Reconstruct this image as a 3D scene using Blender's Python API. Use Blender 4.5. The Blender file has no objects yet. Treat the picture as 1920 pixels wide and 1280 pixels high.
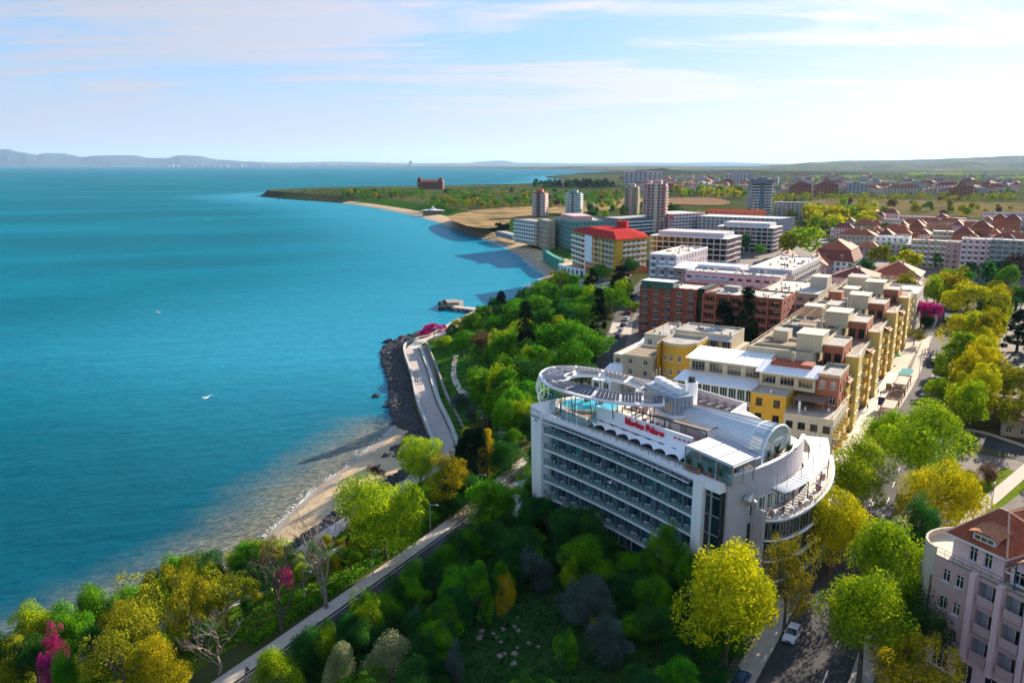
import bpy, math, random
import numpy as np
from mathutils import Matrix, Vector

# ------------------------------------------------------------------ camera, world, sun, exposure
scene = bpy.context.scene
COL = scene.collection
H, FPX, TH = 74.0, 1490.0, math.atan(332 / 1490.0)
CT, SN = math.cos(TH), math.sin(TH)
ZG = 11.0

cam_data = bpy.data.cameras.new("camera")
cam = bpy.data.objects.new("camera", cam_data)
COL.objects.link(cam)
cam.location = (0, 0, H)
cam.rotation_euler = (math.pi / 2 - TH, 0, 0)
cam_data.sensor_width = 36.0
cam_data.lens = 36.0 * FPX / 1920.0
cam_data.clip_start = 0.5
cam_data.clip_end = 150000
scene.camera = cam

SUN_AZ, SUN_EL = math.radians(41), math.radians(19)
sun_dir = Vector((math.sin(SUN_AZ) * math.cos(SUN_EL), math.cos(SUN_AZ) * math.cos(SUN_EL), math.sin(SUN_EL)))

SKY_SAT, SKY_MAX, VEIL, CL_F, CL_B = 1.5, (.88, 1.62, 2.7), .94, 1.02, 1.14
world = bpy.data.worlds.new("World")
scene.world = world
world.use_nodes = True
wn, wl = world.node_tree.nodes, world.node_tree.links
wn.clear()
def N(t, **k):
 n = wn.new(t)
 for a, b in k.items():
  setattr(n, a, b)
 return n
def wmath(op, a, b=None, clamp=False):
 n = N('ShaderNodeMath', operation=op, use_clamp=clamp)
 for i, v in enumerate((a, b)):
  if v is None: continue
  if hasattr(v, 'links'): wl.new(v, n.inputs[i])
  else: n.inputs[i].default_value = v
 return n.outputs[0]
w_out = N('ShaderNodeOutputWorld')
w_bg = N('ShaderNodeBackground')
w_bg.inputs['Strength'].default_value = 0.15
sky = N('ShaderNodeTexSky', sky_type='NISHITA')
sky.sun_disc = False
sky.sun_elevation = SUN_EL
sky.sun_rotation = SUN_AZ
sky.altitude = 70
sky.air_density = 1.0
sky.dust_density = 0.6
sky.ozone_density = 2.5
tc = N('ShaderNodeTexCoord')
sep = N('ShaderNodeSeparateXYZ')
wl.new(tc.outputs['Generated'], sep.inputs[0])
zc = wmath('MAXIMUM', sep.outputs['Z'], 0.0)
zz = wmath('ADD', zc, 0.07)
cx = wmath('DIVIDE', sep.outputs['X'], zz)
cy = wmath('DIVIDE', sep.outputs['Y'], zz)
comb = N('ShaderNodeCombineXYZ')
wl.new(cx, comb.inputs[0]); wl.new(cy, comb.inputs[1])
def cloud(scale, sx, sy, rot, off, detail, rough, dist, lo, hi):
 mp = N('ShaderNodeMapping')
 mp.inputs['Rotation'].default_value = (0, 0, math.radians(rot))
 mp.inputs['Scale'].default_value = (sx, sy, 1)
 mp.inputs['Location'].default_value = off
 wl.new(comb.outputs[0], mp.inputs[0])
 nz = N('ShaderNodeTexNoise')
 nz.inputs['Scale'].default_value = scale
 nz.inputs['Detail'].default_value = detail
 nz.inputs['Roughness'].default_value = rough
 nz.inputs['Distortion'].default_value = dist
 wl.new(mp.outputs[0], nz.inputs['Vector'])
 mr = N('ShaderNodeMapRange', interpolation_type='SMOOTHSTEP')
 mr.inputs['From Min'].default_value = lo
 mr.inputs['From Max'].default_value = hi
 wl.new(nz.outputs[0], mr.inputs['Value'])
 return mr.outputs[0]
big = cloud(0.62, 0.55, 1.15, 14, (20.5, 3.3, 0), 7, 0.60, 1.0, 0.46, 0.62)
wisp = cloud(1.5, 0.30, 1.6, 12, (1.1, 4.0, 0), 11, 0.66, 1.2, 0.49, 0.66)
hz = N('ShaderNodeMapRange', interpolation_type='SMOOTHSTEP')      # cirrus thins into the horizon haze
hz.inputs['From Min'].default_value = 0.015; hz.inputs['From Max'].default_value = 0.09
wl.new(sep.outputs['Z'], hz.inputs['Value'])
cov = wmath('ADD', wmath('MULTIPLY', big, 0.85), wmath('MULTIPLY', wisp, 0.6), clamp=True)
cov = wmath('MULTIPLY', cov, wmath('ADD', wmath('MULTIPLY', hz.outputs[0], 0.62), 0.30))
# clouds scatter forward: brighter round the sun
dotn = N('ShaderNodeVectorMath', operation='DOT_PRODUCT')
wl.new(tc.outputs['Generated'], dotn.inputs[0])
dotn.inputs[1].default_value = sun_dir
fwd = wmath('POWER', wmath('MAXIMUM', dotn.outputs['Value'], 0.0), 4.0)
cl_l = wmath('ADD', wmath('MULTIPLY', fwd, CL_F), CL_B)
cl_c = N('ShaderNodeMix', data_type='RGBA', blend_type='MULTIPLY')
cl_c.inputs['Factor'].default_value = 1.0
cl_c.inputs['A'].default_value = (1.01, 0.975, 1.08, 1)
wl.new(cl_l, cl_c.inputs['B'])
hsv = N('ShaderNodeHueSaturation')
hsv.inputs['Saturation'].default_value = SKY_SAT
wl.new(sky.outputs[0], hsv.inputs['Color'])
# thin high veil: evens out the very bright part of the sky round the sun and whitens the horizon
def vmath(op, a, b):
 n = N('ShaderNodeVectorMath', operation=op)
 for i, v in enumerate((a, b)):
  if hasattr(v, 'links'): wl.new(v, n.inputs[i])
  else: n.inputs[i].default_value = v if hasattr(v, '__len__') else (v, v, v)
 return n.outputs[0]
skyc = vmath('MULTIPLY', hsv.outputs[0], (1.0, .97, 1.05))
soft = vmath('DIVIDE', skyc, vmath('ADD', vmath('DIVIDE', skyc, SKY_MAX), 1.0))
veil = N('ShaderNodeMapRange', interpolation_type='SMOOTHSTEP')
for nm, v in zip(('From Min', 'From Max', 'To Min', 'To Max'), (-.01, .15, VEIL, 0)): veil.inputs[nm].default_value = v
wl.new(sep.outputs['Z'], veil.inputs['Value'])
tint = N('ShaderNodeMix', data_type='RGBA')
wl.new(wmath('ADD', veil.outputs[0], wmath('MULTIPLY', wmath('POWER', wmath('MAXIMUM', dotn.outputs['Value'], 0.0), 7.0), .6), clamp=True), tint.inputs['Factor'])
wl.new(soft, tint.inputs['A'])
mixc = N('ShaderNodeMix', data_type='RGBA')
wl.new(cov, mixc.inputs['Factor'])
wl.new(cl_c.outputs['Result'], tint.inputs['B'])
wl.new(tint.outputs['Result'], mixc.inputs['A'])
wl.new(cl_c.outputs['Result'], mixc.inputs['B'])
wl.new(mixc.outputs['Result'], w_bg.inputs['Color'])
wl.new(w_bg.outputs[0], w_out.inputs[0])

sun_data = bpy.data.lights.new("sun", 'SUN')
sun_data.energy = 4.0
sun_data.angle = math.radians(0.5)
sun_data.color = (1.0, 0.86, 0.68)
sun = bpy.data.objects.new("sun", sun_data)
COL.objects.link(sun)
sun.rotation_euler = (-sun_dir).to_track_quat('-Z', 'Y').to_euler()

vs = scene.view_settings
scene.display_settings.display_device = 'sRGB'
vs.view_transform = 'Standard'
vs.look = 'None'
vs.exposure = 1.92
vs.gamma = 1.0
vs.use_curve_mapping = False
scene.render.engine = 'CYCLES'
cy_ = scene.cycles
cy_.max_bounces = 6
cy_.diffuse_bounces = 4
cy_.glossy_bounces = 3
cy_.transmission_bounces = 4
cy_.transparent_max_bounces = 8
cy_.volume_bounces = 0
cy_.caustics_reflective = False
cy_.caustics_refractive = False
cy_.use_denoising = True
cy_.denoising_prefilter = 'NONE'
cy_.sample_clamp_indirect = 6

# ------------------------------------------------------------------ geography: pixel of the survey picture -> ground point
rnd = random.Random(7)
rng = np.random.default_rng(7)
def G(px, py, z=ZG):
 v = (640 - py) / FPX
 dy, dz = CT + v * SN, -SN + v * CT
 k = (z - H) / dz
 return ((px - 960) / FPX * k, dy * k)
def PXM(x, y, z):
 return FPX / (y * CT - (z - H) * SN)
EX, EY = 0.53, 0.848            # the street's direction; s runs along it, t to its right
def W(s, t):
 return (35.6 + EX * s + EY * t, 86.6 + EY * s - EX * t)
def ST(x, y):
 x -= 35.6; y -= 86.6
 return (EX * x + EY * y, EY * x - EX * y)
STREET_ROT = math.atan2(EY, EX)      # local +X along the street

# ------------------------------------------------------------------ materials
MATS = {}
def _new(name):
 m = bpy.data.materials.new(name)
 m.use_nodes = True
 nt = m.node_tree
 b = nt.nodes['Principled BSDF']
 MATS[name] = m
 return m, nt, b
def mat(name, col, rough=0.8, var=0.12, scale=0.6, bump=0.0, bscale=6.0, metal=0.0, spec=0.3, col2=None, detail=5, streak=0.0, alpha=1.0, lo=.3, hi=.7):
 m, nt, b = _new(name)
 n, l = nt.nodes, nt.links
 geo = n.new('ShaderNodeNewGeometry')
 nz = n.new('ShaderNodeTexNoise')
 nz.inputs['Scale'].default_value = scale
 nz.inputs['Detail'].default_value = detail
 nz.inputs['Roughness'].default_value = 0.65
 l.new(geo.outputs['Position'], nz.inputs['Vector'])
 rp = n.new('ShaderNodeMapRange')
 rp.inputs['From Min'].default_value = lo; rp.inputs['From Max'].default_value = hi
 l.new(nz.outputs[0], rp.inputs['Value'])
 mx = n.new('ShaderNodeMix'); mx.data_type = 'RGBA'
 c1 = [max(0, c * (1 - var)) for c in col]
 c2 = col2 if col2 else [min(1, c * (1 + var)) for c in col]
 mx.inputs['A'].default_value = (*c1, 1); mx.inputs['B'].default_value = (*c2, 1)
 l.new(rp.outputs[0], mx.inputs['Factor'])
 out = mx.outputs['Result']
 if streak > 0:
  mp = n.new('ShaderNodeMapping'); mp.inputs['Scale'].default_value = (1.6, 1.6, 0.12)
  l.new(geo.outputs['Position'], mp.inputs[0])
  n2 = n.new('ShaderNodeTexNoise'); n2.inputs['Scale'].default_value = 1.4; n2.inputs['Detail'].default_value = 6
  l.new(mp.outputs[0], n2.inputs['Vector'])
  r2 = n.new('ShaderNodeMapRange'); r2.inputs['From Min'].default_value = .5; r2.inputs['From Max'].default_value = .75
  r2.inputs['To Max'].default_value = streak
  l.new(n2.outputs[0], r2.inputs['Value'])
  m2 = n.new('ShaderNodeMix'); m2.data_type = 'RGBA'
  l.new(r2.outputs[0], m2.inputs['Factor']); l.new(out, m2.inputs['A'])
  m2.inputs['B'].default_value = (col[0] * .45, col[1] * .43, col[2] * .4, 1)
  out = m2.outputs['Result']
 l.new(out, b.inputs['Base Color'])
 b.inputs['Roughness'].default_value = rough
 b.inputs['Metallic'].default_value = metal
 b.inputs['Specular IOR Level'].default_value = spec if rough < .8 else (.12 if rough < .92 else 0)
 b.inputs['Alpha'].default_value = alpha
 if bump > 0:
  nb = n.new('ShaderNodeTexNoise'); nb.inputs['Scale'].default_value = bscale; nb.inputs['Detail'].default_value = 4
  l.new(geo.outputs['Position'], nb.inputs['Vector'])
  bp = n.new('ShaderNodeBump'); bp.inputs['Strength'].default_value = bump; bp.inputs['Distance'].default_value = 0.08
  l.new(nb.outputs[0], bp.inputs['Height']); l.new(bp.outputs[0], b.inputs['Normal'])
 return m
def glass_mat(name, c1, c2, rough=0.06):
 m, nt, b = _new(name)
 n, l = nt.nodes, nt.links
 oi = n.new('ShaderNodeObjectInfo')
 geo = n.new('ShaderNodeNewGeometry')
 nz = n.new('ShaderNodeTexNoise'); nz.inputs['Scale'].default_value = .7; nz.inputs['Detail'].default_value = 3
 l.new(geo.outputs['Position'], nz.inputs['Vector'])
 ad = n.new('ShaderNodeMath'); ad.operation = 'MULTIPLY'
 l.new(oi.outputs['Random'], ad.inputs[0]); l.new(nz.outputs[0], ad.inputs[1])
 mr = n.new('ShaderNodeMapRange'); mr.inputs['From Min'].default_value = .22; mr.inputs['From Max'].default_value = .5
 l.new(ad.outputs[0], mr.inputs['Value'])
 mx = n.new('ShaderNodeMix'); mx.data_type = 'RGBA'
 mx.inputs['A'].default_value = (*c1, 1); mx.inputs['B'].default_value = (*c2, 1)
 l.new(mr.outputs[0], mx.inputs['Factor']); l.new(mx.outputs['Result'], b.inputs['Base Color'])
 b.inputs['Roughness'].default_value = rough
 b.inputs['Specular IOR Level'].default_value = 0.55
 bp = n.new('ShaderNodeBump'); bp.inputs['Strength'].default_value = .05; bp.inputs['Distance'].default_value = .05
 l.new(nz.outputs[0], bp.inputs['Height']); l.new(bp.outputs[0], b.inputs['Normal'])
 return m
def leaf_mat(name, c1, c2, trans=0.45, hue=0.06):
 m = bpy.data.materials.new(name); m.use_nodes = True; MATS[name] = m
 nt = m.node_tree; n, l = nt.nodes, nt.links
 n.clear()
 out = n.new('ShaderNodeOutputMaterial')
 geo = n.new('ShaderNodeNewGeometry')
 oi = n.new('ShaderNodeObjectInfo')
 mx = n.new('ShaderNodeMix'); mx.data_type = 'RGBA'
 mx.inputs['A'].default_value = (*c1, 1); mx.inputs['B'].default_value = (*c2, 1)
 nz = n.new('ShaderNodeTexNoise'); nz.inputs['Scale'].default_value = .55; nz.inputs['Detail'].default_value = 2
 l.new(geo.outputs['Position'], nz.inputs['Vector'])
 cl = n.new('ShaderNodeMapRange'); cl.inputs['From Min'].default_value = .36; cl.inputs['From Max'].default_value = .64; cl.inputs['To Min'].default_value = -.45; cl.inputs['To Max'].default_value = .55
 l.new(nz.outputs[0], cl.inputs['Value'])
 af = n.new('ShaderNodeMath'); af.operation = 'ADD'; af.use_clamp = True
 l.new(geo.outputs['Random Per Island'], af.inputs[0]); l.new(cl.outputs[0], af.inputs[1]); l.new(af.outputs[0], mx.inputs['Factor'])
 hs = n.new('ShaderNodeHueSaturation')
 mr = n.new('ShaderNodeMapRange'); mr.inputs['To Min'].default_value = .5 - hue * .25; mr.inputs['To Max'].default_value = .5 + hue * .25
 l.new(oi.outputs['Random'], mr.inputs['Value']); l.new(mr.outputs[0], hs.inputs['Hue'])
 mv = n.new('ShaderNodeMapRange'); mv.inputs['To Min'].default_value = .8; mv.inputs['To Max'].default_value = 1.2
 ml = n.new('ShaderNodeMath'); ml.operation = 'FRACT'
 m7 = n.new('ShaderNodeMath'); m7.operation = 'MULTIPLY'; m7.inputs[1].default_value = 7.31
 l.new(oi.outputs['Random'], m7.inputs[0]); l.new(m7.outputs[0], ml.inputs[0]); l.new(ml.outputs[0], mv.inputs['Value'])
 l.new(mv.outputs[0], hs.inputs['Value'])
 l.new(mx.outputs['Result'], hs.inputs['Color'])
 d = n.new('ShaderNodeBsdfDiffuse'); t = n.new('ShaderNodeBsdfTranslucent')
 l.new(hs.outputs[0], d.inputs[0]); l.new(hs.outputs[0], t.inputs[0])
 ms = n.new('ShaderNodeMixShader'); ms.inputs[0].default_value = trans
 l.new(d.outputs[0], ms.inputs[1]); l.new(t.outputs[0], ms.inputs[2])
 l.new(ms.outputs[0], out.inputs[0])
 return m

mat('white', (.88, .88, .89), .6, .05, .35, .02, streak=.18)
mat('white_metal', (.80, .81, .83), .35, .04, 1.2, spec=.5)
mat('cream', (.56, .48, .34), .85, .07, .3, .05, streak=.25)
mat('tan', (.44, .37, .27), .85, .1, .3, .05, streak=.25)
mat('beige', (.52, .47, .38), .85, .08, .3, .05, streak=.25)
mat('yellow', (.62, .36, .05), .85, .07, .3, .05, streak=.2)
mat('pale_yellow', (.66, .48, .14), .85, .07, .3, .05, streak=.2)
mat('terracotta', (.36, .13, .075), .85, .1, .3, .05, streak=.2)
mat('red_plaster', (.30, .085, .055), .85, .1, .3, .05, streak=.25)
mat('pink', (.74, .50, .50), .85, .06, .3, .05, streak=.18)
mat('mauve', (.52, .35, .34), .85, .06, .3, .05, streak=.18)
mat('lilac', (.46, .43, .46), .85, .06, .3, .05, streak=.2)
mat('grey_wall', (.36, .36, .37), .85, .1, .3, .05, streak=.3)
mat('blue_grey', (.13, .19, .24), .6, .1, .3, .02, streak=.2)
mat('teal_wall', (.16, .30, .30), .6, .1, .3, .02)
mat('orange', (.60, .14, .06), .8, .06, .3)
mat('concrete', (.34, .33, .31), .9, .18, .5, .08, streak=.2)
mat('roof_grey', (.34, .32, .30), .9, .3, .35, .06, detail=8)
mat('roof_pale', (.50, .46, .42), .9, .25, .3, .06, detail=8)
mat('roof_brown', (.25, .19, .14), .9, .25, .4, .06, detail=8)
mat('tile_red', (.34, .10, .055), .8, .25, 1.2, .15, 9)
mat('tile_orange', (.42, .16, .08), .8, .25, 1.4, .15, 9)
mat('tile_dark', (.20, .07, .055), .8, .25, 1.2, .15, 9)
mat('tile_ridge', (.62, .38, .26), .8, .1, 1.5)
mat('red_roof', (.40, .045, .04), .93, .15, .8, .05)
mat('dark_metal', (.05, .055, .06), .45, .1, 2, metal=.3, spec=.5)
mat('teal_metal', (.05, .13, .15), .4, .1, 2, metal=.3, spec=.5)
mat('grey_metal', (.42, .43, .45), .4, .08, 1.5, metal=.5, spec=.5)
mat('louvre_metal', (.34, .38, .44), .45, .1, 1.5, metal=.3, spec=.5)
mat('steel', (.55, .56, .58), .3, .05, 2, metal=.8)
mat('wood_deck', (.40, .20, .10), .7, .25, 1.5, .05)
mat('wood_brown', (.20, .13, .09), .7, .25, 1.5, .1)
mat('wood_pale', (.50, .30, .17), .7, .2, 1.5, .1)
mat('solar', (.10, .075, .085), .25, .2, 2.5, spec=.6)
mat('canvas', (.80, .80, .82), .8, .04, .5)
mat('red_letter', (.70, .01, .03), .5, .05, 1)
mat('black', (.012, .012, .014), .5, .1, 2)
mat('rail', (.30, .28, .25), .5, .1, 1, metal=.4)
mat('asphalt', (.060, .057, .060), .9, .38, .22, .12, 14, detail=9)
mat('asphalt_brown', (.15, .125, .11), .9, .25, .4, .12, 14, detail=9)
mat('road_paint', (.62, .62, .60), .8, .2, 3)
mat('paving', (.46, .39, .33), .88, .14, .8, .08, 9, detail=8)
mat('paving_white', (.60, .54, .47), .85, .12, .6, .06, 8, detail=8)
mat('prom_paving', (.42, .36, .34), .88, .14, .45, .08, 8, detail=8)
mat('kerb_stone', (.45, .44, .42), .85, .12, 1.5)
mat('sand', (.50, .37, .23), .95, .2, .12, .1, 3, col2=(.60, .46, .30), detail=9)
mat('wet_sand', (.30, .24, .18), .55, .2, .3, .05, 3, detail=8)
mat('dune', (.42, .28, .15), .95, .2, .03, .2, .5, col2=(.13, .11, .045), detail=10, lo=.46, hi=.62)
mat('marsh', (.25, .18, .09), .95, .2, .012, .2, .3, col2=(.09, .09, .035), detail=10)
mat('ploughed', (.30, .16, .10), .95, .2, .02, .2, .3, col2=(.20, .15, .08), detail=10)
mat('earth', (.16, .12, .075), .95, .25, .25, .25, 3, col2=(.05, .06, .02), detail=9)
mat('grass', (.05, .12, .012), .95, .2, .25, .3, 5, col2=(.13, .16, .016), detail=9)
mat('lawn', (.10, .17, .015), .95, .2, .25, .3, 6, col2=(.17, .20, .02), detail=9)
mat('bank_grass', (.03, .10, .014), .95, .2, .2, .3, 4, col2=(.06, .15, .018), detail=9)
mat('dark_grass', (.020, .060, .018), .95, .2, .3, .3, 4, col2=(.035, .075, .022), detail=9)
mat('rock', (.060, .062, .066), .9, .5, 1.3, .3, 4, detail=8)
mat('rock_pale', (.22, .19, .165), .9, .3, 1.0, .3, 4, detail=8)
mat('stone_wall', (.26, .24, .22), .9, .25, .6, .2, 4, streak=.3)
mat('cliff', (.10, .075, .05), .95, .4, .03, .3, .3, col2=(.05, .055, .025), detail=9)
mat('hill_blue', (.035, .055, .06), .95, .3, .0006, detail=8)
mat('hill_green', (.075, .085, .045), .95, .3, .002, col2=(.15, .15, .07), detail=8)
mat('forest', (.028, .042, .026), .95, .4, .02, .3, .05, col2=(.06, .075, .03), detail=9)
mat('bark', (.11, .085, .065), .9, .3, 3, .3, 12)
mat('bark_pale', (.26, .21, .17), .9, .3, 3, .3, 12)
mat('plastic_white', (.75, .75, .75), .4, .03, 2, spec=.5)
mat('cushion_pale', (.62, .58, .58), .9, .08, 3)
mat('cushion_mauve', (.34, .20, .21), .9, .12, 3)
mat('red_cloth', (.60, .02, .03), .8, .08, 3)
mat('green_cloth', (.02, .45, .10), .8, .08, 3)
mat('teal_cloth', (.02, .30, .32), .8, .08, 3)
mat('navy', (.03, .04, .14), .7, .15, 3)
mat('planter', (.30, .17, .10), .8, .15, 3)
mat('plant_leaf', (.03, .09, .02), .8, .4, 6, col2=(.08, .14, .02))
mat('rubber', (.015, .015, .016), .8, .1, 3)
mat('lamp_glass', (.75, .75, .72), .3, .02, 3)
mat('tail_red', (.35, .01, .01), .3, .02, 3)
mat('bronze', (.35, .30, .26), .35, .1, 2, metal=.7)
mat('foam', (.80, .82, .82), .7, .08, .8)
mat('net_green', (.05, .28, .20), .8, .3, .6)
for nm, c in dict(car_white=(.70, .70, .72), car_silver=(.45, .46, .48), car_green=(.02, .22, .08), car_red=(.25, .02, .03), car_dark=(.02, .025, .04), car_blue=(.03, .07, .20)).items():
 mat(nm, c, .25, .03, 1, spec=.6)
glass_mat('glass', (.010, .016, .020), (.10, .085, .06))
glass_mat('glass_teal', (.006, .065, .085), (.03, .25, .26), .05)
glass_mat('glass_dark', (.006, .020, .026), (.012, .05, .06), .05)
glass_mat('glass_green', (.02, .06, .05), (.06, .14, .12), .06)
mat('glass_panel', (.04, .20, .20), .08, .05, 1, spec=.6, alpha=.55)
mat('glass_vault', (.45, .60, .66), .10, .06, .6, spec=.7, alpha=.8)
mat('vault_metal', (.80, .81, .82), .55, .05, .6, spec=.3)
mat('pool_water', (.04, .42, .55), .06, .18, .8, .12, 3, spec=.6)
leaf_mat('leaf_yellow', (.68, .60, .008), (.27, .30, .010), .25)
leaf_mat('leaf_lime', (.44, .52, .010), (.10, .22, .010), .25)
leaf_mat('leaf_green', (.16, .40, .010), (.028, .125, .012), .22)
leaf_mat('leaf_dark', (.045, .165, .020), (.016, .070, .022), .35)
leaf_mat('leaf_olive', (.40, .36, .014), (.11, .14, .014), .25)
leaf_mat('leaf_gold', (.56, .45, .010), (.22, .20, .012), .25)
leaf_mat('leaf_grey', (.15, .20, .165), (.06, .10, .08), .4)
leaf_mat('leaf_pale', (.34, .34, .16), (.18, .21, .09), .4)
leaf_mat('leaf_pink', (.55, .03, .22), (.36, .02, .15), .4, .05)
leaf_mat('leaf_brown', (.16, .09, .05), (.10, .065, .035), .35)
leaf_mat('needle', (.012, .032, .016), (.008, .020, .012), .15)

# ------------------------------------------------------------------ mesh builder and object helpers
class MB:
 def __init__(s, T=None):
  s.v, s.f, s.m, s.T = [], [], [], T
 def P(s, p):
  if s.T is None: return (p[0], p[1], p[2])
  q = s.T(p) if callable(s.T) else s.T @ Vector(p)
  return (q[0], q[1], q[2])
 def face(s, pts, m=0):
  n = len(s.v)
  s.v += [s.P(p) for p in pts]
  s.f.append(tuple(range(n, n + len(pts)))); s.m.append(m)
 def grid8(s, c, m=0):
  n = len(s.v)
  s.v += [s.P(p) for p in c]
  for q in ((3, 2, 1, 0), (4, 5, 6, 7), (0, 1, 5, 4), (1, 2, 6, 5), (2, 3, 7, 6), (3, 0, 4, 7)):
   s.f.append(tuple(n + i for i in q)); s.m.append(m)
 def box(s, x0, x1, y0, y1, z0, z1, m=0):
  s.grid8([(x0, y0, z0), (x1, y0, z0), (x1, y1, z0), (x0, y1, z0), (x0, y0, z1), (x1, y0, z1), (x1, y1, z1), (x0, y1, z1)], m)
 def prism(s, poly, z0, z1, m=0, mtop=None, bottom=True):
  n = len(poly)
  for i in range(n):
   a, b = poly[i], poly[(i + 1) % n]
   s.face([(a[0], a[1], z0), (b[0], b[1], z0), (b[0], b[1], z1), (a[0], a[1], z1)], m)
  s.face([(p[0], p[1], z1) for p in poly], m if mtop is None else mtop)
  if bottom: s.face([(p[0], p[1], z0) for p in reversed(poly)], m)
 def tube(s, p0, p1, r0, r1=None, n=6, m=0, cap=True):
  r1 = r0 if r1 is None else r1
  p0, p1 = Vector(p0), Vector(p1)
  d = p1 - p0
  if d.length < 1e-6: return
  d.normalize()
  a = d.cross(Vector((0, 0, 1)) if abs(d.z) < .9 else Vector((1, 0, 0))).normalized()
  b = d.cross(a)
  k = len(s.v)
  for c, r in ((p0, r0), (p1, r1)):
   for i in range(n):
    t = 2 * math.pi * i / n
    s.v.append(s.P(c + (a * math.cos(t) + b * math.sin(t)) * r))
  for i in range(n):
   j = (i + 1) % n
   s.f.append((k + i, k + n + i, k + n + j, k + j)); s.m.append(m)
  if cap:
   s.f.append(tuple(k + i for i in range(n))); s.m.append(m)
   s.f.append(tuple(k + n + i for i in reversed(range(n)))); s.m.append(m)
 def bar(s, p0, p1, w, h=None, m=0):
  s.tube(p0, p1, w / 2 * 1.2, None, 4, m)
 def mesh(s, name, mats, smooth=False):
  me = bpy.data.meshes.new(name)
  me.from_pydata(s.v, [], s.f)
  for x in ([mats] if isinstance(mats, str) else mats):
   me.materials.append(MATS[x])
  if len(me.materials) > 1:
   me.polygons.foreach_set('material_index', s.m)
  if smooth:
   me.polygons.foreach_set('use_smooth', [True] * len(s.f))
  me.update()
  return me
 def build(s, name, mats, parent=None, smooth=False, **k):
  return obj(name, s.mesh(name, mats, smooth), parent, **k)
def obj(name, me, parent=None, M=None, label=None, cat=None, group=None, kind=None, world=True):
 o = bpy.data.objects.new(name, me)
 COL.objects.link(o)
 if parent is not None:
  o.parent = parent
  if world and parent.parent is None:
   o.matrix_parent_inverse = Matrix.Translation(-parent.location)
 if M is not None: o.matrix_basis = M
 if parent is not None: KIDS.setdefault(parent.name, []).append(o)
 tag(o, label, cat, group, kind)
 return o
KIDS = {}
def tag(o, label=None, cat=None, group=None, kind=None):
 if label: o['label'] = label
 if cat: o['category'] = cat
 if group: o['group'] = group
 if kind: o['kind'] = kind
def thing(name, label, cat, loc, rotz=0.0, group=None):
 o = bpy.data.objects.new(name, None)
 COL.objects.link(o)
 o.empty_display_size = .3
 o.location = loc
 o.rotation_euler = (0, 0, rotz)
 tag(o, label, cat, group)
 return o
def copy_tree(root, loc, rotz=0.0, scale=1.0, label=None, group=None, mats=None):
 r = root.copy(); COL.objects.link(r)
 r.location = loc; r.rotation_euler = (0, 0, rotz); r.scale = (scale,) * 3 if not hasattr(scale, '__len__') else scale
 if label: r['label'] = label
 if group: r['group'] = group
 def rec(src, dst):
  for ch in KIDS.get(src.name, []):
   c = ch.copy(); COL.objects.link(c); c.parent = dst
   KIDS.setdefault(dst.name, []).append(c)
   rec(ch, c)
 rec(root, r)
 return r
def frameM(o, ux, uy, z=0.0):
 """local x along (ux,uy), y to its left, z up, at o"""
 return Matrix(((ux, -uy, 0, o[0]), (uy, ux, 0, o[1]), (0, 0, 1, z), (0, 0, 0, 1)))
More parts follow.
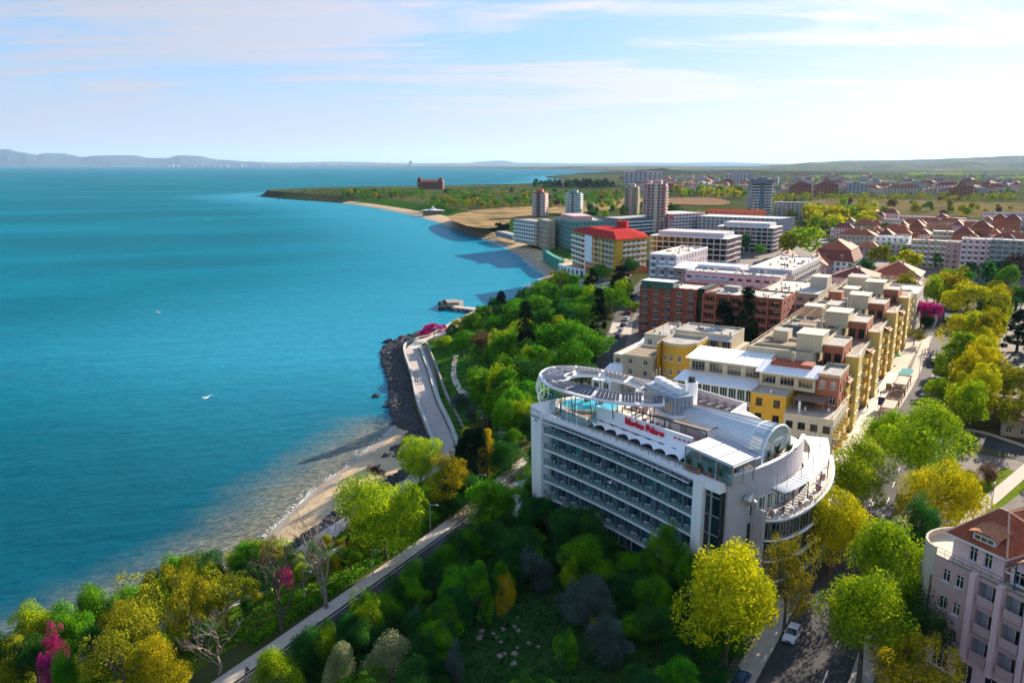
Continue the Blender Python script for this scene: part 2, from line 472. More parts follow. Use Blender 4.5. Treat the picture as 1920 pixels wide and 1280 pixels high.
# ------------------------------------------------------------------ terrain: one sheet from the water's edge to the horizon
# stations along the coast: (coast at z 0, foot of the bank, top of the bank, z foot, z top)
ST_ = [
 ((-160, -5), (-140, -8), (-90, -10), 2.5, 11), ((-95, 70), (-88, 68), (-55, 60), 2.5, 11), ((-78, 101), (-68, 97), (-40, 90), 2.5, 11),
 ((-64, 121), (-52, 116), (-31, 106), 2.5, 11), ((-53.5, 136), (-43, 129), (-23.5, 119), 2.5, 11), ((-48.2, 159), (-34, 147), (-15, 133.5), 2.5, 11),
 ((-45, 176), (-25, 164), (-9, 144), 2.5, 11), ((-40.6, 190), (-17, 180), (-3, 154), 2.5, 11), ((-33.3, 220), (-15, 192.3), (0, 166), 2.5, 11),
 ((-35.5, 230), (-18.2, 211.4), (1.5, 183), 2.5, 11), ((-38, 242), (-23.6, 236), (4, 204), 2.5, 11), ((-41.4, 264.4), (-29.3, 269.3), (10, 236), 2.5, 11),
 ((-46.6, 286), (-33.5, 291), (17, 262), 2.5, 11), ((-52, 317), (-37.1, 311), (22, 288), 2.5, 11), ((-47, 338), (-31.2, 329.2), (28, 306), 2.5, 11),
 ((-30, 372), (-22, 359), (33, 328), 2.5, 11), ((-17, 402), (-10, 390), (40, 355), 2.5, 11), ((0, 443), (9, 436), (50, 384), 2.5, 11),
 ((12, 490), (22, 482), (58, 415), 2.5, 11), ((21.8, 537), (41, 530), (70, 462), 3, 11), ((17, 585), (50, 570), (86, 520), 3, 11),
 ((10.5, 626), (38, 628), (92, 590), 3, 11), ((-4.8, 716), (16, 705), (60, 690), 3, 11), ((-16, 770), (7.8, 777), (40, 770), 3, 11),
 ((-33, 822), (-11, 838), (20, 850), 3, 11), ((-52, 890), (-30, 900), (0, 925), 3, 11), ((-74.5, 973), (-50, 995), (-20, 1010), 3, 10),
 ((-128.9, 1141), (-105, 1165), (-85, 1190), 3, 10), ((-187, 1284), (-170, 1306), (-150, 1330), 3, 10), ((-256, 1430), (-242, 1452), (-215, 1480), 3, 10),
 ((-332, 1569), (-320, 1590), (-290, 1625), 3, 10), ((-452, 1711), (-445, 1722), (-415, 1745), 3, 11), ((-560, 1845), (-553, 1853), (-535, 1862), 3, 12),
 ((-612, 1965), (-605, 1968), (-596, 1972), 4, 13), ((-590, 2080), (-585, 2075), (-575, 2060), 4, 13), ((-520, 2180), (-516, 2172), (-510, 2160), 4, 13),
 ((-405, 2300), (-400, 2294), (-395, 2285), 3, 12), ((-230, 2420), (-226, 2414), (-222, 2405), 3, 11), ((-80, 2640), (-74, 2634), (-68, 2625), 3, 10),
 ((70, 2950), (78, 2946), (85, 2940), 2, 8), ((180, 3500), (188, 3500), (196, 3500), 2, 6), ((260, 4100), (268, 4100), (280, 4100), 2, 6),
 ((190, 4700), (196, 4715), (205, 4730), 2, 6), ((330, 5200), (336, 5200), (345, 5200), 2, 6), ((620, 6600), (626, 6600), (640, 6600), 2, 6),
 ((980, 8300), (986, 8300), (1000, 8300), 2, 6), ((700, 11500), (706, 11520), (720, 11560), 2, 6), ((-1500, 16500), (-1500, 16540), (-1490, 16600), 2, 6),
 ((-5200, 23500), (-5200, 23560), (-5180, 23650), 2, 6), ((-12500, 30500), (-12500, 30600), (-12480, 30700), 2, 6), ((-16500, 33000), (-16500, 33200), (-16400, 33400), 2, 6)]
def catmull(pts, sub):
 out = []
 n = len(pts)
 for i in range(n - 1):
  p0, p1, p2, p3 = pts[max(i - 1, 0)], pts[i], pts[i + 1], pts[min(i + 2, n - 1)]
  for k in range(sub):
   t = k / sub
   out.append(tuple(.5 * (2 * b + (c - a) * t + (2 * a - 5 * b + 4 * c - d) * t * t + (3 * b - a - 3 * c + d) * t ** 3) for a, b, c, d in zip(p0, p1, p2, p3)))
 out.append(tuple(pts[-1]))
 return out
_flat = [(*a, *b, *c, zf, zb) for a, b, c, zf, zb in ST_]
near_n = 28
STN = catmull(_flat[:near_n], 5)[:-1] + [tuple(x) for x in catmull(_flat[near_n - 1:], 2)]
COAST = np.array([p[:2] for p in STN])
BLUFF = [p[4:6] for p in STN]
def bank_z(x, y):
 """height of the terrain at a point (seaward bank or plateau)"""
 best, bz = 1e18, ZG
 for p in STN:
  cx_, cy_2 = p[0], p[1]; fx, fy = p[2], p[3]; bx, by = p[4], p[5]
  for (x0, y0, z0, x1, y1, z1) in ((cx_, cy_2, 0, fx, fy, p[6]), (fx, fy, p[6], bx, by, p[7])):
   dx, dy = x1 - x0, y1 - y0
   L = dx * dx + dy * dy
   t = max(0, min(1, ((x - x0) * dx + (y - y0) * dy) / L))
   d = (x0 + dx * t - x) ** 2 + (y0 + dy * t - y) ** 2
   if d < best:
    best, bz = d, z0 + (z1 - z0) * t
 return bz
def inland(x, y):
 """True when the point is on the plateau"""
 inside = False
 P = GROUND_POLY
 j = len(P) - 1
 for i in range(len(P)):
  xi, yi = P[i]; xj, yj = P[j]
  if (yi > y) != (yj > y) and x < (xj - xi) * (y - yi) / (yj - yi) + xi:
   inside = not inside
  j = i
 return inside
def zat(x, y):
 return ZG if (y < 3000 and inland(x, y)) else bank_z(x, y)
GROUND_POLY = [tuple(b) for b in BLUFF] + [(-16000, 60000), (70000, 60000), (70000, -3000), (-60, -3000)]
m = MB()
for i in range(len(STN) - 1):
 a, b = STN[i], STN[i + 1]
 rows = []
 for p in (a, b):
  off = Vector((p[0] - p[2], p[1] - p[3])); off.normalize()
  row = [(p[0] + off.x * 9, p[1] + off.y * 9, -3.0), (p[0], p[1], 0)]
  row += [(p[0] + (p[2] - p[0]) * t, p[1] + (p[3] - p[1]) * t, p[6] * (t ** .8)) for t in (.35, .7)]
  row.append((p[2], p[3], p[6]))
  for t in (.33, .66):
   row.append((p[2] + (p[4] - p[2]) * t, p[3] + (p[5] - p[3]) * t, p[6] + (p[7] - p[6]) * t))
  row.append((p[4], p[5], p[7]))
  rows.append(row)
 for k in range(7):
  mi = 1 if k < 4 else 0
  y = a[1]
  if k < 4 and 222 < y < 500: mi = 2
  if k >= 4 and y > 1500: mi = 3
  if k < 4 and y > 1560: mi = 3
  if k >= 4 and y < 215: mi = 4
  if k >= 5 and 480 < y < 760: mi = 5
  m.face([rows[1][k], rows[0][k], rows[0][k + 1], rows[1][k + 1]], mi)
m.face([(p[4], p[5], p[7]) for p in STN] + [(x, y, ZG) for x, y in GROUND_POLY[len(BLUFF):]], 6)
mat('ground', (.035, .06, .018), .95, .3, .008, .2, .4, col2=(.10, .10, .04), detail=12)
m.build('ground', ['bank_grass', 'sand', 'earth', 'cliff', 'grass', 'stone_wall', 'ground'], kind='structure')

# ------------------------------------------------------------------ water
def axis(segs):
 out = [segs[0][0]]
 for a, b, st in segs:
  n = max(1, int(round((b - a) / st)))
  out += [a + (b - a) * (i + 1) / n for i in range(n)]
 return np.array(out)
xs = axis([(-70000, -20000, 25000), (-20000, -3000, 8500), (-3000, -800, 550), (-800, -200, 50), (-200, -110, 8), (-110, 60, 2.2), (60, 400, 60), (400, 4000, 900)])
ys = axis([(-3000, -100, 1450), (-100, 60, 20), (60, 260, 2.2), (260, 600, 6), (600, 2400, 25), (2400, 9000, 600), (9000, 75000, 11000)])
X, Y = np.meshgrid(xs, ys)
P = np.stack([X.ravel(), Y.ravel()], 1)
d = np.full(len(P), 1e9)
for i in range(len(COAST) - 1):
 a, b = COAST[i], COAST[i + 1]
 ab = b - a
 t = np.clip(((P - a) @ ab) / (ab @ ab), 0, 1)
 q = a + t[:, None] * ab
 d = np.minimum(d, np.hypot(*(P - q).T))
nx, ny = len(xs), len(ys)
idx = np.arange(nx * ny).reshape(ny, nx)
quads = np.stack([idx[:-1, :-1], idx[:-1, 1:], idx[1:, 1:], idx[1:, :-1]], -1).reshape(-1, 4)
me = bpy.data.meshes.new('sea')
me.from_pydata(np.c_[P, np.zeros(len(P))].tolist(), [], quads.tolist())
at = me.attributes.new('shore', 'FLOAT', 'POINT')
sandy = np.clip((300 - P[:, 1]) / 150, 0, 1) * np.clip((P[:, 1] - 60) / 30, 0, 1)  # beach-side mask: sand tint and the painted loss of sky reflection
at.data.foreach_set('value', d.astype(np.float32))
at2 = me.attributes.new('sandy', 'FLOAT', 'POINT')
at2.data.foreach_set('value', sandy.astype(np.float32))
me.polygons.foreach_set('use_smooth', [True] * len(me.polygons))
sm = bpy.data.materials.new('sea'); sm.use_nodes = True; MATS['sea'] = sm
n, l = sm.node_tree.nodes, sm.node_tree.links
b = n['Principled BSDF']
def SNode(t, **k):
 q = n.new(t)
 for a_, v in k.items(): setattr(q, a_, v)
 return q
def srange(src, a, b_, c, d_, smooth=True):
 q = SNode('ShaderNodeMapRange')
 if smooth: q.interpolation_type = 'SMOOTHSTEP'
 for nm, v in zip(('From Min', 'From Max', 'To Min', 'To Max'), (a, b_, c, d_)): q.inputs[nm].default_value = v
 l.new(src, q.inputs['Value'])
 return q.outputs[0]
def smix(f, a, b_):
 q = SNode('ShaderNodeMix', data_type='RGBA')
 for v, s_ in ((f, q.inputs['Factor']), (a, q.inputs['A']), (b_, q.inputs['B'])):
  if hasattr(v, 'links'): l.new(v, s_)
  else: s_.default_value = v if not hasattr(v, '__len__') else (*v, 1)
 return q.outputs['Result']
a1 = SNode('ShaderNodeAttribute', attribute_name='shore'); a2 = SNode('ShaderNodeAttribute', attribute_name='sandy')
geo = SNode('ShaderNodeNewGeometry')
def snoise(scale, sc, rot, detail, rough=.6, dist=0.0):
 mp = SNode('ShaderNodeMapping', vector_type='TEXTURE'); mp.inputs['Scale'].default_value = [1 / q_ for q_ in sc]; mp.inputs['Rotation'].default_value = (0, 0, math.radians(rot))
 l.new(geo.outputs['Position'], mp.inputs[0])
 q = SNode('ShaderNodeTexNoise'); q.inputs['Scale'].default_value = scale; q.inputs['Detail'].default_value = detail
 q.inputs['Roughness'].default_value = rough; q.inputs['Distortion'].default_value = dist
 l.new(mp.outputs[0], q.inputs['Vector'])
 return q.outputs[0]
patch = snoise(.004, (.6, 1.6, 1), 20, 7)
col = smix(srange(patch, .35, .68, 0, 1), (.0003, .112, .165), (.0004, .160, .235))
near_shore = srange(a1.outputs['Fac'], 5, 240, 1, 0)
cove = SNode('ShaderNodeMath', operation='SUBTRACT', use_clamp=True); l.new(near_shore, cove.inputs[0]); l.new(a2.outputs['Fac'], cove.inputs[1])
col = smix(cove.outputs[0], col, (.006, .225, .335))
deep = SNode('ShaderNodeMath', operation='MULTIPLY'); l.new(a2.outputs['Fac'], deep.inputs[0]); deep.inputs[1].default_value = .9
col = smix(deep.outputs[0], col, (.0002, .070, .112))  # weaker sky reflection painted into the colour, not water depth
edge_n = snoise(.10, (1, 1, 1), 0, 5)
ad = SNode('ShaderNodeMath', operation='MULTIPLY_ADD'); l.new(edge_n, ad.inputs[0]); ad.inputs[1].default_value = -14; l.new(a1.outputs['Fac'], ad.inputs[2])
shal = srange(ad.outputs[0], -6, 18, .9, 0)
ml = SNode('ShaderNodeMath', operation='MULTIPLY'); l.new(shal, ml.inputs[0]); l.new(srange(a2.outputs['Fac'], .44, .56, 0, 1), ml.inputs[1])
ripple = snoise(1.3, (.45, 1, 1), 35, 3)
sandc = smix(srange(ripple, .42, .62, 0, 1), (.10, .105, .085), (.23, .205, .15))
col = smix(ml.outputs[0], col, sandc)
w1 = snoise(.40, (.38, 1.0, 1), 38, 7, .66, .3); w2 = snoise(.07, (.4, 1.0, 1), 30, 3)
hs = SNode('ShaderNodeMath', operation='MULTIPLY_ADD'); l.new(w2, hs.inputs[0]); hs.inputs[1].default_value = 2.2; l.new(w1, hs.inputs[2])
bp = SNode('ShaderNodeBump'); bp.inputs['Strength'].default_value = .6; bp.inputs['Distance'].default_value = 1.2
l.new(hs.outputs[0], bp.inputs['Height']); l.new(bp.outputs[0], b.inputs['Normal'])
n.remove(b)
df = SNode('ShaderNodeBsdfDiffuse'); l.new(col, df.inputs[0]); l.new(bp.outputs[0], df.inputs['Normal'])
gs = SNode('ShaderNodeBsdfGlossy'); gs.inputs['Roughness'].default_value = .18; l.new(bp.outputs[0], gs.inputs['Normal'])
lw = SNode('ShaderNodeFresnel'); lw.inputs['IOR'].default_value = 1.33; l.new(bp.outputs[0], lw.inputs['Normal'])
mxs = SNode('ShaderNodeMixShader'); gf = SNode('ShaderNodeMath', operation='MULTIPLY_ADD'); l.new(cove.outputs[0], gf.inputs[0]); gf.inputs[1].default_value = .10; l.new(srange(lw.outputs[0], 0.02, .9, .015, .09, False), gf.inputs[2]); l.new(gf.outputs[0], mxs.inputs[0])   # wave facets keep grazing reflection low
l.new(df.outputs[0], mxs.inputs[1]); l.new(gs.outputs[0], mxs.inputs[2])
l.new(mxs.outputs[0], n['Material Output'].inputs[0])
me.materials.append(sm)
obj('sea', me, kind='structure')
# wet band of the beach, broken foam and drift along the waterline
foam, drift = [], []
for (y0, y1, ds) in ((112, 222, 1.0), (480, 1500, 2.4)):
 seg = catmull([q[:7] for q in STN if y0 <= q[1] <= y1], 6); m = MB(); prev = None
 for i, p in enumerate(seg):
  o = Vector((p[0] - p[2], p[1] - p[3])); L = o.length; o.normalize()
  k = math.sin(i * .41) * .5 + math.sin(i * .13 + 1) + rnd.uniform(-.25, .25)
  t = min(.3, (2.2 + .7 * k) * ds / L); z = lambda t_: p[6] * (t_ / .35 * .35 ** .8) + .03
  a = (p[0] + o.x * .4, p[1] + o.y * .4, .02); c = (p[0] - o.x * L * t, p[1] - o.y * L * t, z(t))
  if prev: m.face([prev[0], a, c, prev[1]])
  prev = (a, c)
  dens = (math.sin(i * .29) + math.sin(i * .083 + 2)) * .5 + .65
  for _ in range(int(max(0, dens) * 11)):
   d_ = abs(rnd.gauss(0, .38)) * ds * (1 if rnd.random() < .8 else 3.4); j_ = rnd.uniform(-1, 1) * 1.2 * ds
   foam.append((p[0] + o.x * (d_ + .1 + .3 * k) - o.y * j_, p[1] + o.y * (d_ + .1 + .3 * k) + o.x * j_, .05, ds))
  for _ in range(5): 
   t = rnd.uniform(.12, .6); drift.append((p[0] - o.x * L * t - o.y * rnd.uniform(-2, 2), p[1] - o.y * L * t + o.x * rnd.uniform(-2, 2), p[6] * t ** .8 + .05, ds * rnd.uniform(.3, 1)))
 m.build('wet_sand', 'wet_sand', kind='structure')
for nm, mt, pts, sz in (('sea_foam', 'foam', foam, .14), ('beach_drift', 'bark', drift, .16)):
 m = MB()
 for x, y, z, ds in pts:
  a, r = rnd.uniform(0, 6.3), sz * ds * rnd.uniform(.4, 1.5)
  m.face([(x + r * math.cos(a + q) * (1.9 if q in (0, 3.1) else .7), y + r * math.sin(a + q) * (1.9 if q in (0, 3.1) else .7), z) for q in (0, 1.5, 3.1, 4.6)])
 m.build(nm, mt, kind='stuff')

# ------------------------------------------------------------------ sheets laid on the ground
LIFT = [0.0]
def sheet(name, poly, material, z=None, lift=.03, kind='structure'):
 """flat patch on the plateau (or draped by zat when z is 'drape')"""
 m = MB()
 A = sum(poly[i - 1][0] * poly[i][1] - poly[i][0] * poly[i - 1][1] for i in range(len(poly)))
 if A < 0: poly = poly[::-1]
 zz_ = ZG + lift if z is None else z + lift
 m.face([(x, y, zz_) for x, y in poly])
 return m.build(name, material, kind=kind)
def ribbon(path, w, sub=6, off=0.0):
 pts = catmull(path, sub)
 L, R = [], []
 for i, p in enumerate(pts):
  a, b_ = pts[max(i - 1, 0)], pts[min(i + 1, len(pts) - 1)]
  d_ = Vector((b_[0] - a[0], b_[1] - a[1])).normalized()
  nrm = Vector((-d_.y, d_.x))
  L.append((p[0] + nrm.x * (off + w / 2), p[1] + nrm.y * (off + w / 2))); R.append((p[0] + nrm.x * (off - w / 2), p[1] + nrm.y * (off - w / 2)))
 return L, R
def strip(name, path, w, material, lift=.05, sub=6, off=0.0, drape=False, thick=0.0, kind='structure'):
 L, R = ribbon(path, w, sub, off)
 m = MB()
 for i in range(len(L) - 1):
  zs = [(zat(*q) if drape else ZG) + lift for q in (L[i], R[i], R[i + 1], L[i + 1])]
  q = [(L[i][0], L[i][1], zs[0]), (R[i][0], R[i][1], zs[1]), (R[i + 1][0], R[i + 1][1], zs[2]), (L[i + 1][0], L[i + 1][1], zs[3])]
  m.face(q)
  if thick:
   m.face([(q[0][0], q[0][1], q[0][2] - thick), q[0], q[3], (q[3][0], q[3][1], q[3][2] - thick)])
   m.face([q[1], (q[1][0], q[1][1], q[1][2] - thick), (q[2][0], q[2][1], q[2][2] - thick), q[2]])
 return m.build(name, material, kind=kind)
# town floor: yards and paved ground between the buildings
sheet('town_ground', [W(-60, 60), W(-60, -50), W(60, -55), W(100, -78), (34, 262), (48, 325), (62, 383), (84, 470), (100, 560), (150, 640), (260, 700), W(620, 60), W(430, 120)], 'asphalt_brown', lift=.02)
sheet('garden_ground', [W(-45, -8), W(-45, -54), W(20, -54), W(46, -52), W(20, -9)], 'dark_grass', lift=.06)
sheet('park_lawn', [W(20, 26), W(48, 14), W(72, 11), W(98, 20), W(90, 40), W(60, 60)], 'lawn', lift=.06)
sheet('yard', [W(104, 10), W(160, 12), W(160, 60), W(108, 50)], 'earth', lift=.06)
mainline = [W(-40, -1), W(0, 0), W(50, 0.3), W(110, .3), W(180, 1.5), W(290, -2), W(420, -8)]
strip('street', mainline, 9.6, 'asphalt', lift=.09)
strip('pavement', mainline, 2.6, 'paving', lift=.21, off=-6.15, thick=.14)
strip('pavement', mainline[:-1], 2.8, 'paving', lift=.21, off=6.25, thick=.14)

# dashes and side lines
m = MB()
for k in range(26):
 s0 = -34 + k * 9
 t0 = 2.3 - .012 * max(0, s0)
 m.face([(*W(s0, t0 + .09), ZG + .12), (*W(s0, t0 - .09), ZG + .12), (*W(s0 + 3.2, t0 - .09), ZG + .12), (*W(s0 + 3.2, t0 + .09), ZG + .12)])
for s0 in (-6, 62):
 for q in ((0, .0, 2.2, .14), (1.6, -.5, 2.6, .9), (2.8, -.25, 3.2, .35), (.5, .35, 1.1, .7)):
  m.face([(*W(s0 + q[0], -1.2 + q[3]), ZG + .12), (*W(s0 + q[0], -1.2 + q[1]), ZG + .12), (*W(s0 + q[2], -1.2 + q[1]), ZG + .12), (*W(s0 + q[2], -1.2 + q[3]), ZG + .12)])
m.build('road_markings', 'road_paint', kind='structure')
# pedestrian walk along the yellow block, and the walk between cafes and street
sheet('promenade', [W(64, -11.8), W(64, -7.0), W(150, -7.2), W(172, -7.3), W(172, -11.8)], 'paving_white', lift=.23)
sheet('promenade', [W(172, -11.8), W(172, -7.3), W(205, -7.5), W(236, -7.5), W(236, -14)], 'paving', lift=.23)
sheet('walk', [W(52, -7.5), W(68, -12), W(64, -20), W(40, -18), W(34, -7.5)], 'paving', lift=.23)
# the side street and paths on the right
strip('street', [W(118, 4), W(117, 14), W(107, 26), W(96, 44)], 7, 'asphalt', lift=.07)
strip('pavement', [W(122, 8), W(121.5, 16), W(112, 29), W(101, 46)], 1.6, 'paving', lift=.2, thick=.13)
strip('path', [W(46, 13.5), W(66, 15.5), W(82, 19.5), W(110, 27)], 2.6, 'paving', lift=.15)
strip('path', [W(71, 8), W(72, 12), W(73, 17)], 2.4, 'paving', lift=.15)
sheet('parking_area', [W(50, 19), W(74, 20), W(92, 25.5), W(84, 44), W(58, 38)], 'asphalt_brown', lift=.12)
sheet('square', [W(172, 20), W(206, 16), W(236, 26), W(210, 60), W(176, 46)], 'paving', lift=.09)
sheet('square', [W(206, 18), W(230, 22), W(220, 44), W(198, 34)], 'asphalt', lift=.13)
sheet('parking_area', [W(292, 20), W(340, 14), W(345, 40), W(300, 46)], 'asphalt', lift=.08)
# the lower road, its pavements, and the road behind the neighbours
low = [W(-70, -56), W(-34, -57.2), W(-24, -57.6), W(16, -60), W(40, -63.6), (7, 163), (14, 196), (24, 228), (32, 255), (38, 285), (46.5, 328), (60, 385), (76, 440)]
strip('road', low[:6], 5.2, 'asphalt', lift=.10)
strip('road', low[5:], 8.0, 'asphalt', lift=.09)
strip('pavement', low[:6], 2.3, 'paving', lift=.2, off=4.0, thick=.14)
strip('road_edge_line', low[:6], .09, 'road_paint', lift=.13, off=2.35)
sheet('road_crossing', [(37, 297), (45, 294), (49, 316), (41, 318)], 'paving', lift=.14)
# seaside promenade
prom = [(-72, 99), (-51, 119), (-41.5, 133), (-35.5, 146.5), (-27, 163), (-20, 179), (-16.8, 191.4), (-20.8, 211.4), (-26.4, 236), (-32.4, 269.3), (-40, 308), (-37.5, 321), (-32, 330.5), (-23.4, 360.5), (-12, 396)]
PZ = 2.75
def pstrip(name, path, w, material, z, off=0.0, thick=0.0, sub=6, parent=None, kind='structure', h0=None):
 L, R = ribbon(path, w, sub, off)
 m = MB()
 for i in range(len(L) - 1):
  q = [(*L[i], z), (*R[i], z), (*R[i + 1], z), (*L[i + 1], z)]
  m.face(q)
  if thick:
   lo = z - thick
   m.face([(*L[i], lo), q[0], q[3], (*L[i + 1], lo)]); m.face([q[1], (*R[i], lo), (*R[i + 1], lo), q[2]])
 for k in (0, -1):
  if thick: m.face([(*L[k], z), (*L[k], z - thick), (*R[k], z - thick), (*R[k], z)])
 return m.build(name, material, parent, kind=None if parent else kind)
pstrip('seaside_promenade', prom[:6], 4.2, 'prom_paving', PZ, thick=1.6)
pstrip('seaside_promenade', prom[5:11], 5.2, 'prom_paving', PZ + .01, thick=2.6)
pstrip('seaside_promenade', prom[10:], 3.8, 'paving_white', PZ + .02, thick=2.4)
t = thing('sea_wall', 'low concrete parapet along the water side of the seaside promenade', 'wall', (-30, 250, PZ))
pstrip('wall', prom[5:], .55, 'concrete', PZ + .75, off=2.9, thick=3.0, parent=t)
pstrip('coping', prom[5:], .75, 'kerb_stone', PZ + .83, off=2.9, thick=.08, parent=t)
t = thing('retaining_wall', 'long stepped concrete retaining wall between promenade and grass bank', 'wall', (-22, 250, PZ))
pstrip('wall', prom[6:11], 1.0, 'concrete', PZ + 1.0, off=-3.4, thick=3, parent=t)
pstrip('coping', prom[6:11], 1.15, 'kerb_stone', PZ + 1.08, off=-3.4, thick=.08, parent=t)
pstrip('apron', prom[6:11], 1.9, 'stone_wall', PZ + .35, off=-4.85, thick=3, parent=t)
pstrip('back_wall', prom[6:11], .6, 'stone_wall', PZ + 2.2, off=-6.1, thick=5, parent=t)
# winding paths on the bank
for path, w in (([G(855, 660, 6), G(850, 690, 6), G(858, 715, 6.5), G(880, 745, 7), G(905, 785, 8), G(900, 815, 8), G(890, 835, 8)], 1.8),
    ([G(955, 780, 9), G(945, 800, 9), G(935, 828, 9), G(922, 850, 9)], 2.2),
    ([(-50, 109), (-40, 121), (-33, 131), (-25, 142), (-18, 154), (-10, 163)], 2.6)):
 strip('path', path, w, 'paving', lift=.22, drape=True, thick=.4)
# far ground patches: dunes, marsh, fields
def blob(pts, jit, sub=5):
 out = []
 for x, y in catmull(pts + [pts[0]], sub)[:-1]:
  out.append((x + rnd.uniform(-jit, jit), y + rnd.uniform(-jit, jit)))
 return out
sheet('dunes', blob([G(*p, 11) for p in ((880, 424), (840, 408), (875, 398), (920, 392), (985, 388), (1010, 392), (1000, 402), (965, 408), (945, 424), (905, 428))], 3), 'dune', lift=.25)
sheet('dunes', blob([G(*p, 11) for p in ((1015, 398), (1040, 383), (1085, 378), (1150, 372), (1215, 372), (1210, 384), (1150, 392), (1060, 401))], 4), 'dune', lift=.25)
sheet('field', blob([G(*p, 11) for p in ((1248, 383), (1252, 371), (1300, 370), (1340, 371), (1362, 377), (1352, 385))], 4), 'ploughed', lift=.25)
sheet('marsh', blob([G(*p, 11) for p in ((1500, 381), (1560, 373), (1700, 374), (1820, 378), (1960, 384), (1990, 412), (1820, 409), (1700, 405), (1600, 398), (1520, 392))], 6), 'marsh', lift=.25)
for px, py, w, h_, mt in ((1580, 332, 110, 7, 'lawn'), (1760, 326, 120, 6, 'lawn'), (1880, 330, 130, 10, 'lawn'), (1690, 316, 160, 3, 'dune'), (1850, 314, 120, 3, 'dune'), (1480, 325, 60, 3, 'dune'), (1660, 339, 40, 3, 'ploughed'), (1780, 320, 60, 2.5, 'ploughed')):
 sheet('field', [G(px - w / 2, py + h_ / 2), G(px + w / 2, py + h_ / 2 - 1), G(px + w * .42, py - h_ / 2), G(px - w * .45, py - h_ / 2 + .5)], mt, lift=.4)

# ------------------------------------------------------------------ far hills
def ridge(name, prof, dist, depth, material, rough=.12, seed=0):
 r = random.Random(seed)
 pts = []
 for i in range(len(prof) - 1):
  (x0, y0), (x1, y1) = prof[i], prof[i + 1]
  k = max(2, int((x1 - x0) / 6))
  for j in range(k):
   t_ = j / k; t_ = t_ * t_ * (3 - 2 * t_)
   pts.append((x0 + (x1 - x0) * j / k, y0 + (y1 - y0) * t_))
 m = MB()
 cols = []
 for i, (px, py) in enumerate(pts):
  d_ = dist * (1 + .02 * math.sin(i * .3))
  top = max(4.0, H + (308 - py) / FPX * d_ * 1.0)
  dirx = (px - 960) / FPX / CT
  col_ = []
  for u_, f in ((-.5, 0), (-.36, .18), (-.2, .55), (-.08, .85), (0, 1), (.15, .8), (.5, 0)):
   dd = d_ + depth * u_
   j = r.uniform(-rough, rough) * (1 if 0 < f < 1 else 0)
   col_.append((dirx * dd, dd, -2 + (top + 2) * max(0, min(1, f + j * .5))))
  cols.append(col_)
 for a_, b_ in zip(cols, cols[1:]):
  for k in range(6):
   m.face([a_[k], b_[k], b_[k + 1], a_[k + 1]])
 m.build(name, material, kind='structure', smooth=True)
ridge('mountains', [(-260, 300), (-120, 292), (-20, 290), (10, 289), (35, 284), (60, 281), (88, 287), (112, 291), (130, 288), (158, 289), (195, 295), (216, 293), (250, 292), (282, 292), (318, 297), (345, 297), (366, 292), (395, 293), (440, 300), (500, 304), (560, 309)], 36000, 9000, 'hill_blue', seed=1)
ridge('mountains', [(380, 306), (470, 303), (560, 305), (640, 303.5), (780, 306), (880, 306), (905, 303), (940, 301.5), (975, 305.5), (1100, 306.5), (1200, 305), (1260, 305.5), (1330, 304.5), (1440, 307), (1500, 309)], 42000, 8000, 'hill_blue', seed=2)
ridge('hills', [(1390, 311), (1440, 308.5), (1500, 304.5), (1560, 301.5), (1640, 301), (1700, 299.5), (1760, 297), (1800, 295.5), (1850, 293), (1920, 292), (2060, 289), (2300, 292)], 15000, 5000, 'hill_green', seed=3)
ridge('hills', [(1420, 311), (1480, 308), (1600, 306.5), (1680, 308), (1750, 304.5), (1850, 306), (1920, 303), (2080, 302)], 10500, 2500, 'hill_green', seed=4)
ridge('hills', [(1040, 329), (1090, 323), (1130, 322), (1180, 320.5), (1215, 316.5), (1230, 314.5), (1250, 318.5), (1300, 320), (1370, 319), (1450, 321), (1540, 322), (1650, 326)], 5600, 900, 'forest', seed=5)
ridge('hills', [(1000, 314), (1080, 311.5), (1200, 311), (1300, 312), (1420, 311.5), (1500, 314)], 12500, 1800, 'hill_green', seed=6)
ridge('far_shore', [(330, 310.6), (420, 310.0), (520, 310.0), (640, 310.4), (760, 310.6), (900, 311), (1000, 312.5)], 27500, 900, 'forest', seed=7)
# ------------------------------------------------------------------ building kit
_cache = {}
def window_mesh(w, h, style='win', frame='white_metal', glass='glass'):
 key = ('w', round(w, 2), round(h, 2), style, frame, glass)
 if key not in _cache:
  m = MB(); f = .07
  m.box(0, w, .02, .10, 0, f); m.box(0, w, .02, .10, h - f, h)
  m.box(0, f, .02, .10, f, h - f); m.box(w - f, w, .02, .10, f, h - f)
  k = 1 if w < 1.7 else (2 if w < 2.9 else 3)
  for i in range(1, k + 1):
   x = w * i / (k + 1)
   if k == 1 and style == 'door': x = w * .6
   m.box(x - .035, x + .035, .03, .09, f, h - f)
  if style == 'win' and h > 1.0:
   m.box(f, w - f, .035, .085, h * .70, h * .70 + .05)
  m.face([(0, .06, 0), (w, .06, 0), (w, .06, h), (0, .06, h)], 1)
  if style == 'win':
   m.box(-.06, w + .06, -.30, .02, -.07, 0, 0)
  _cache[key] = m.mesh('window', [frame, glass])
 return _cache[key]
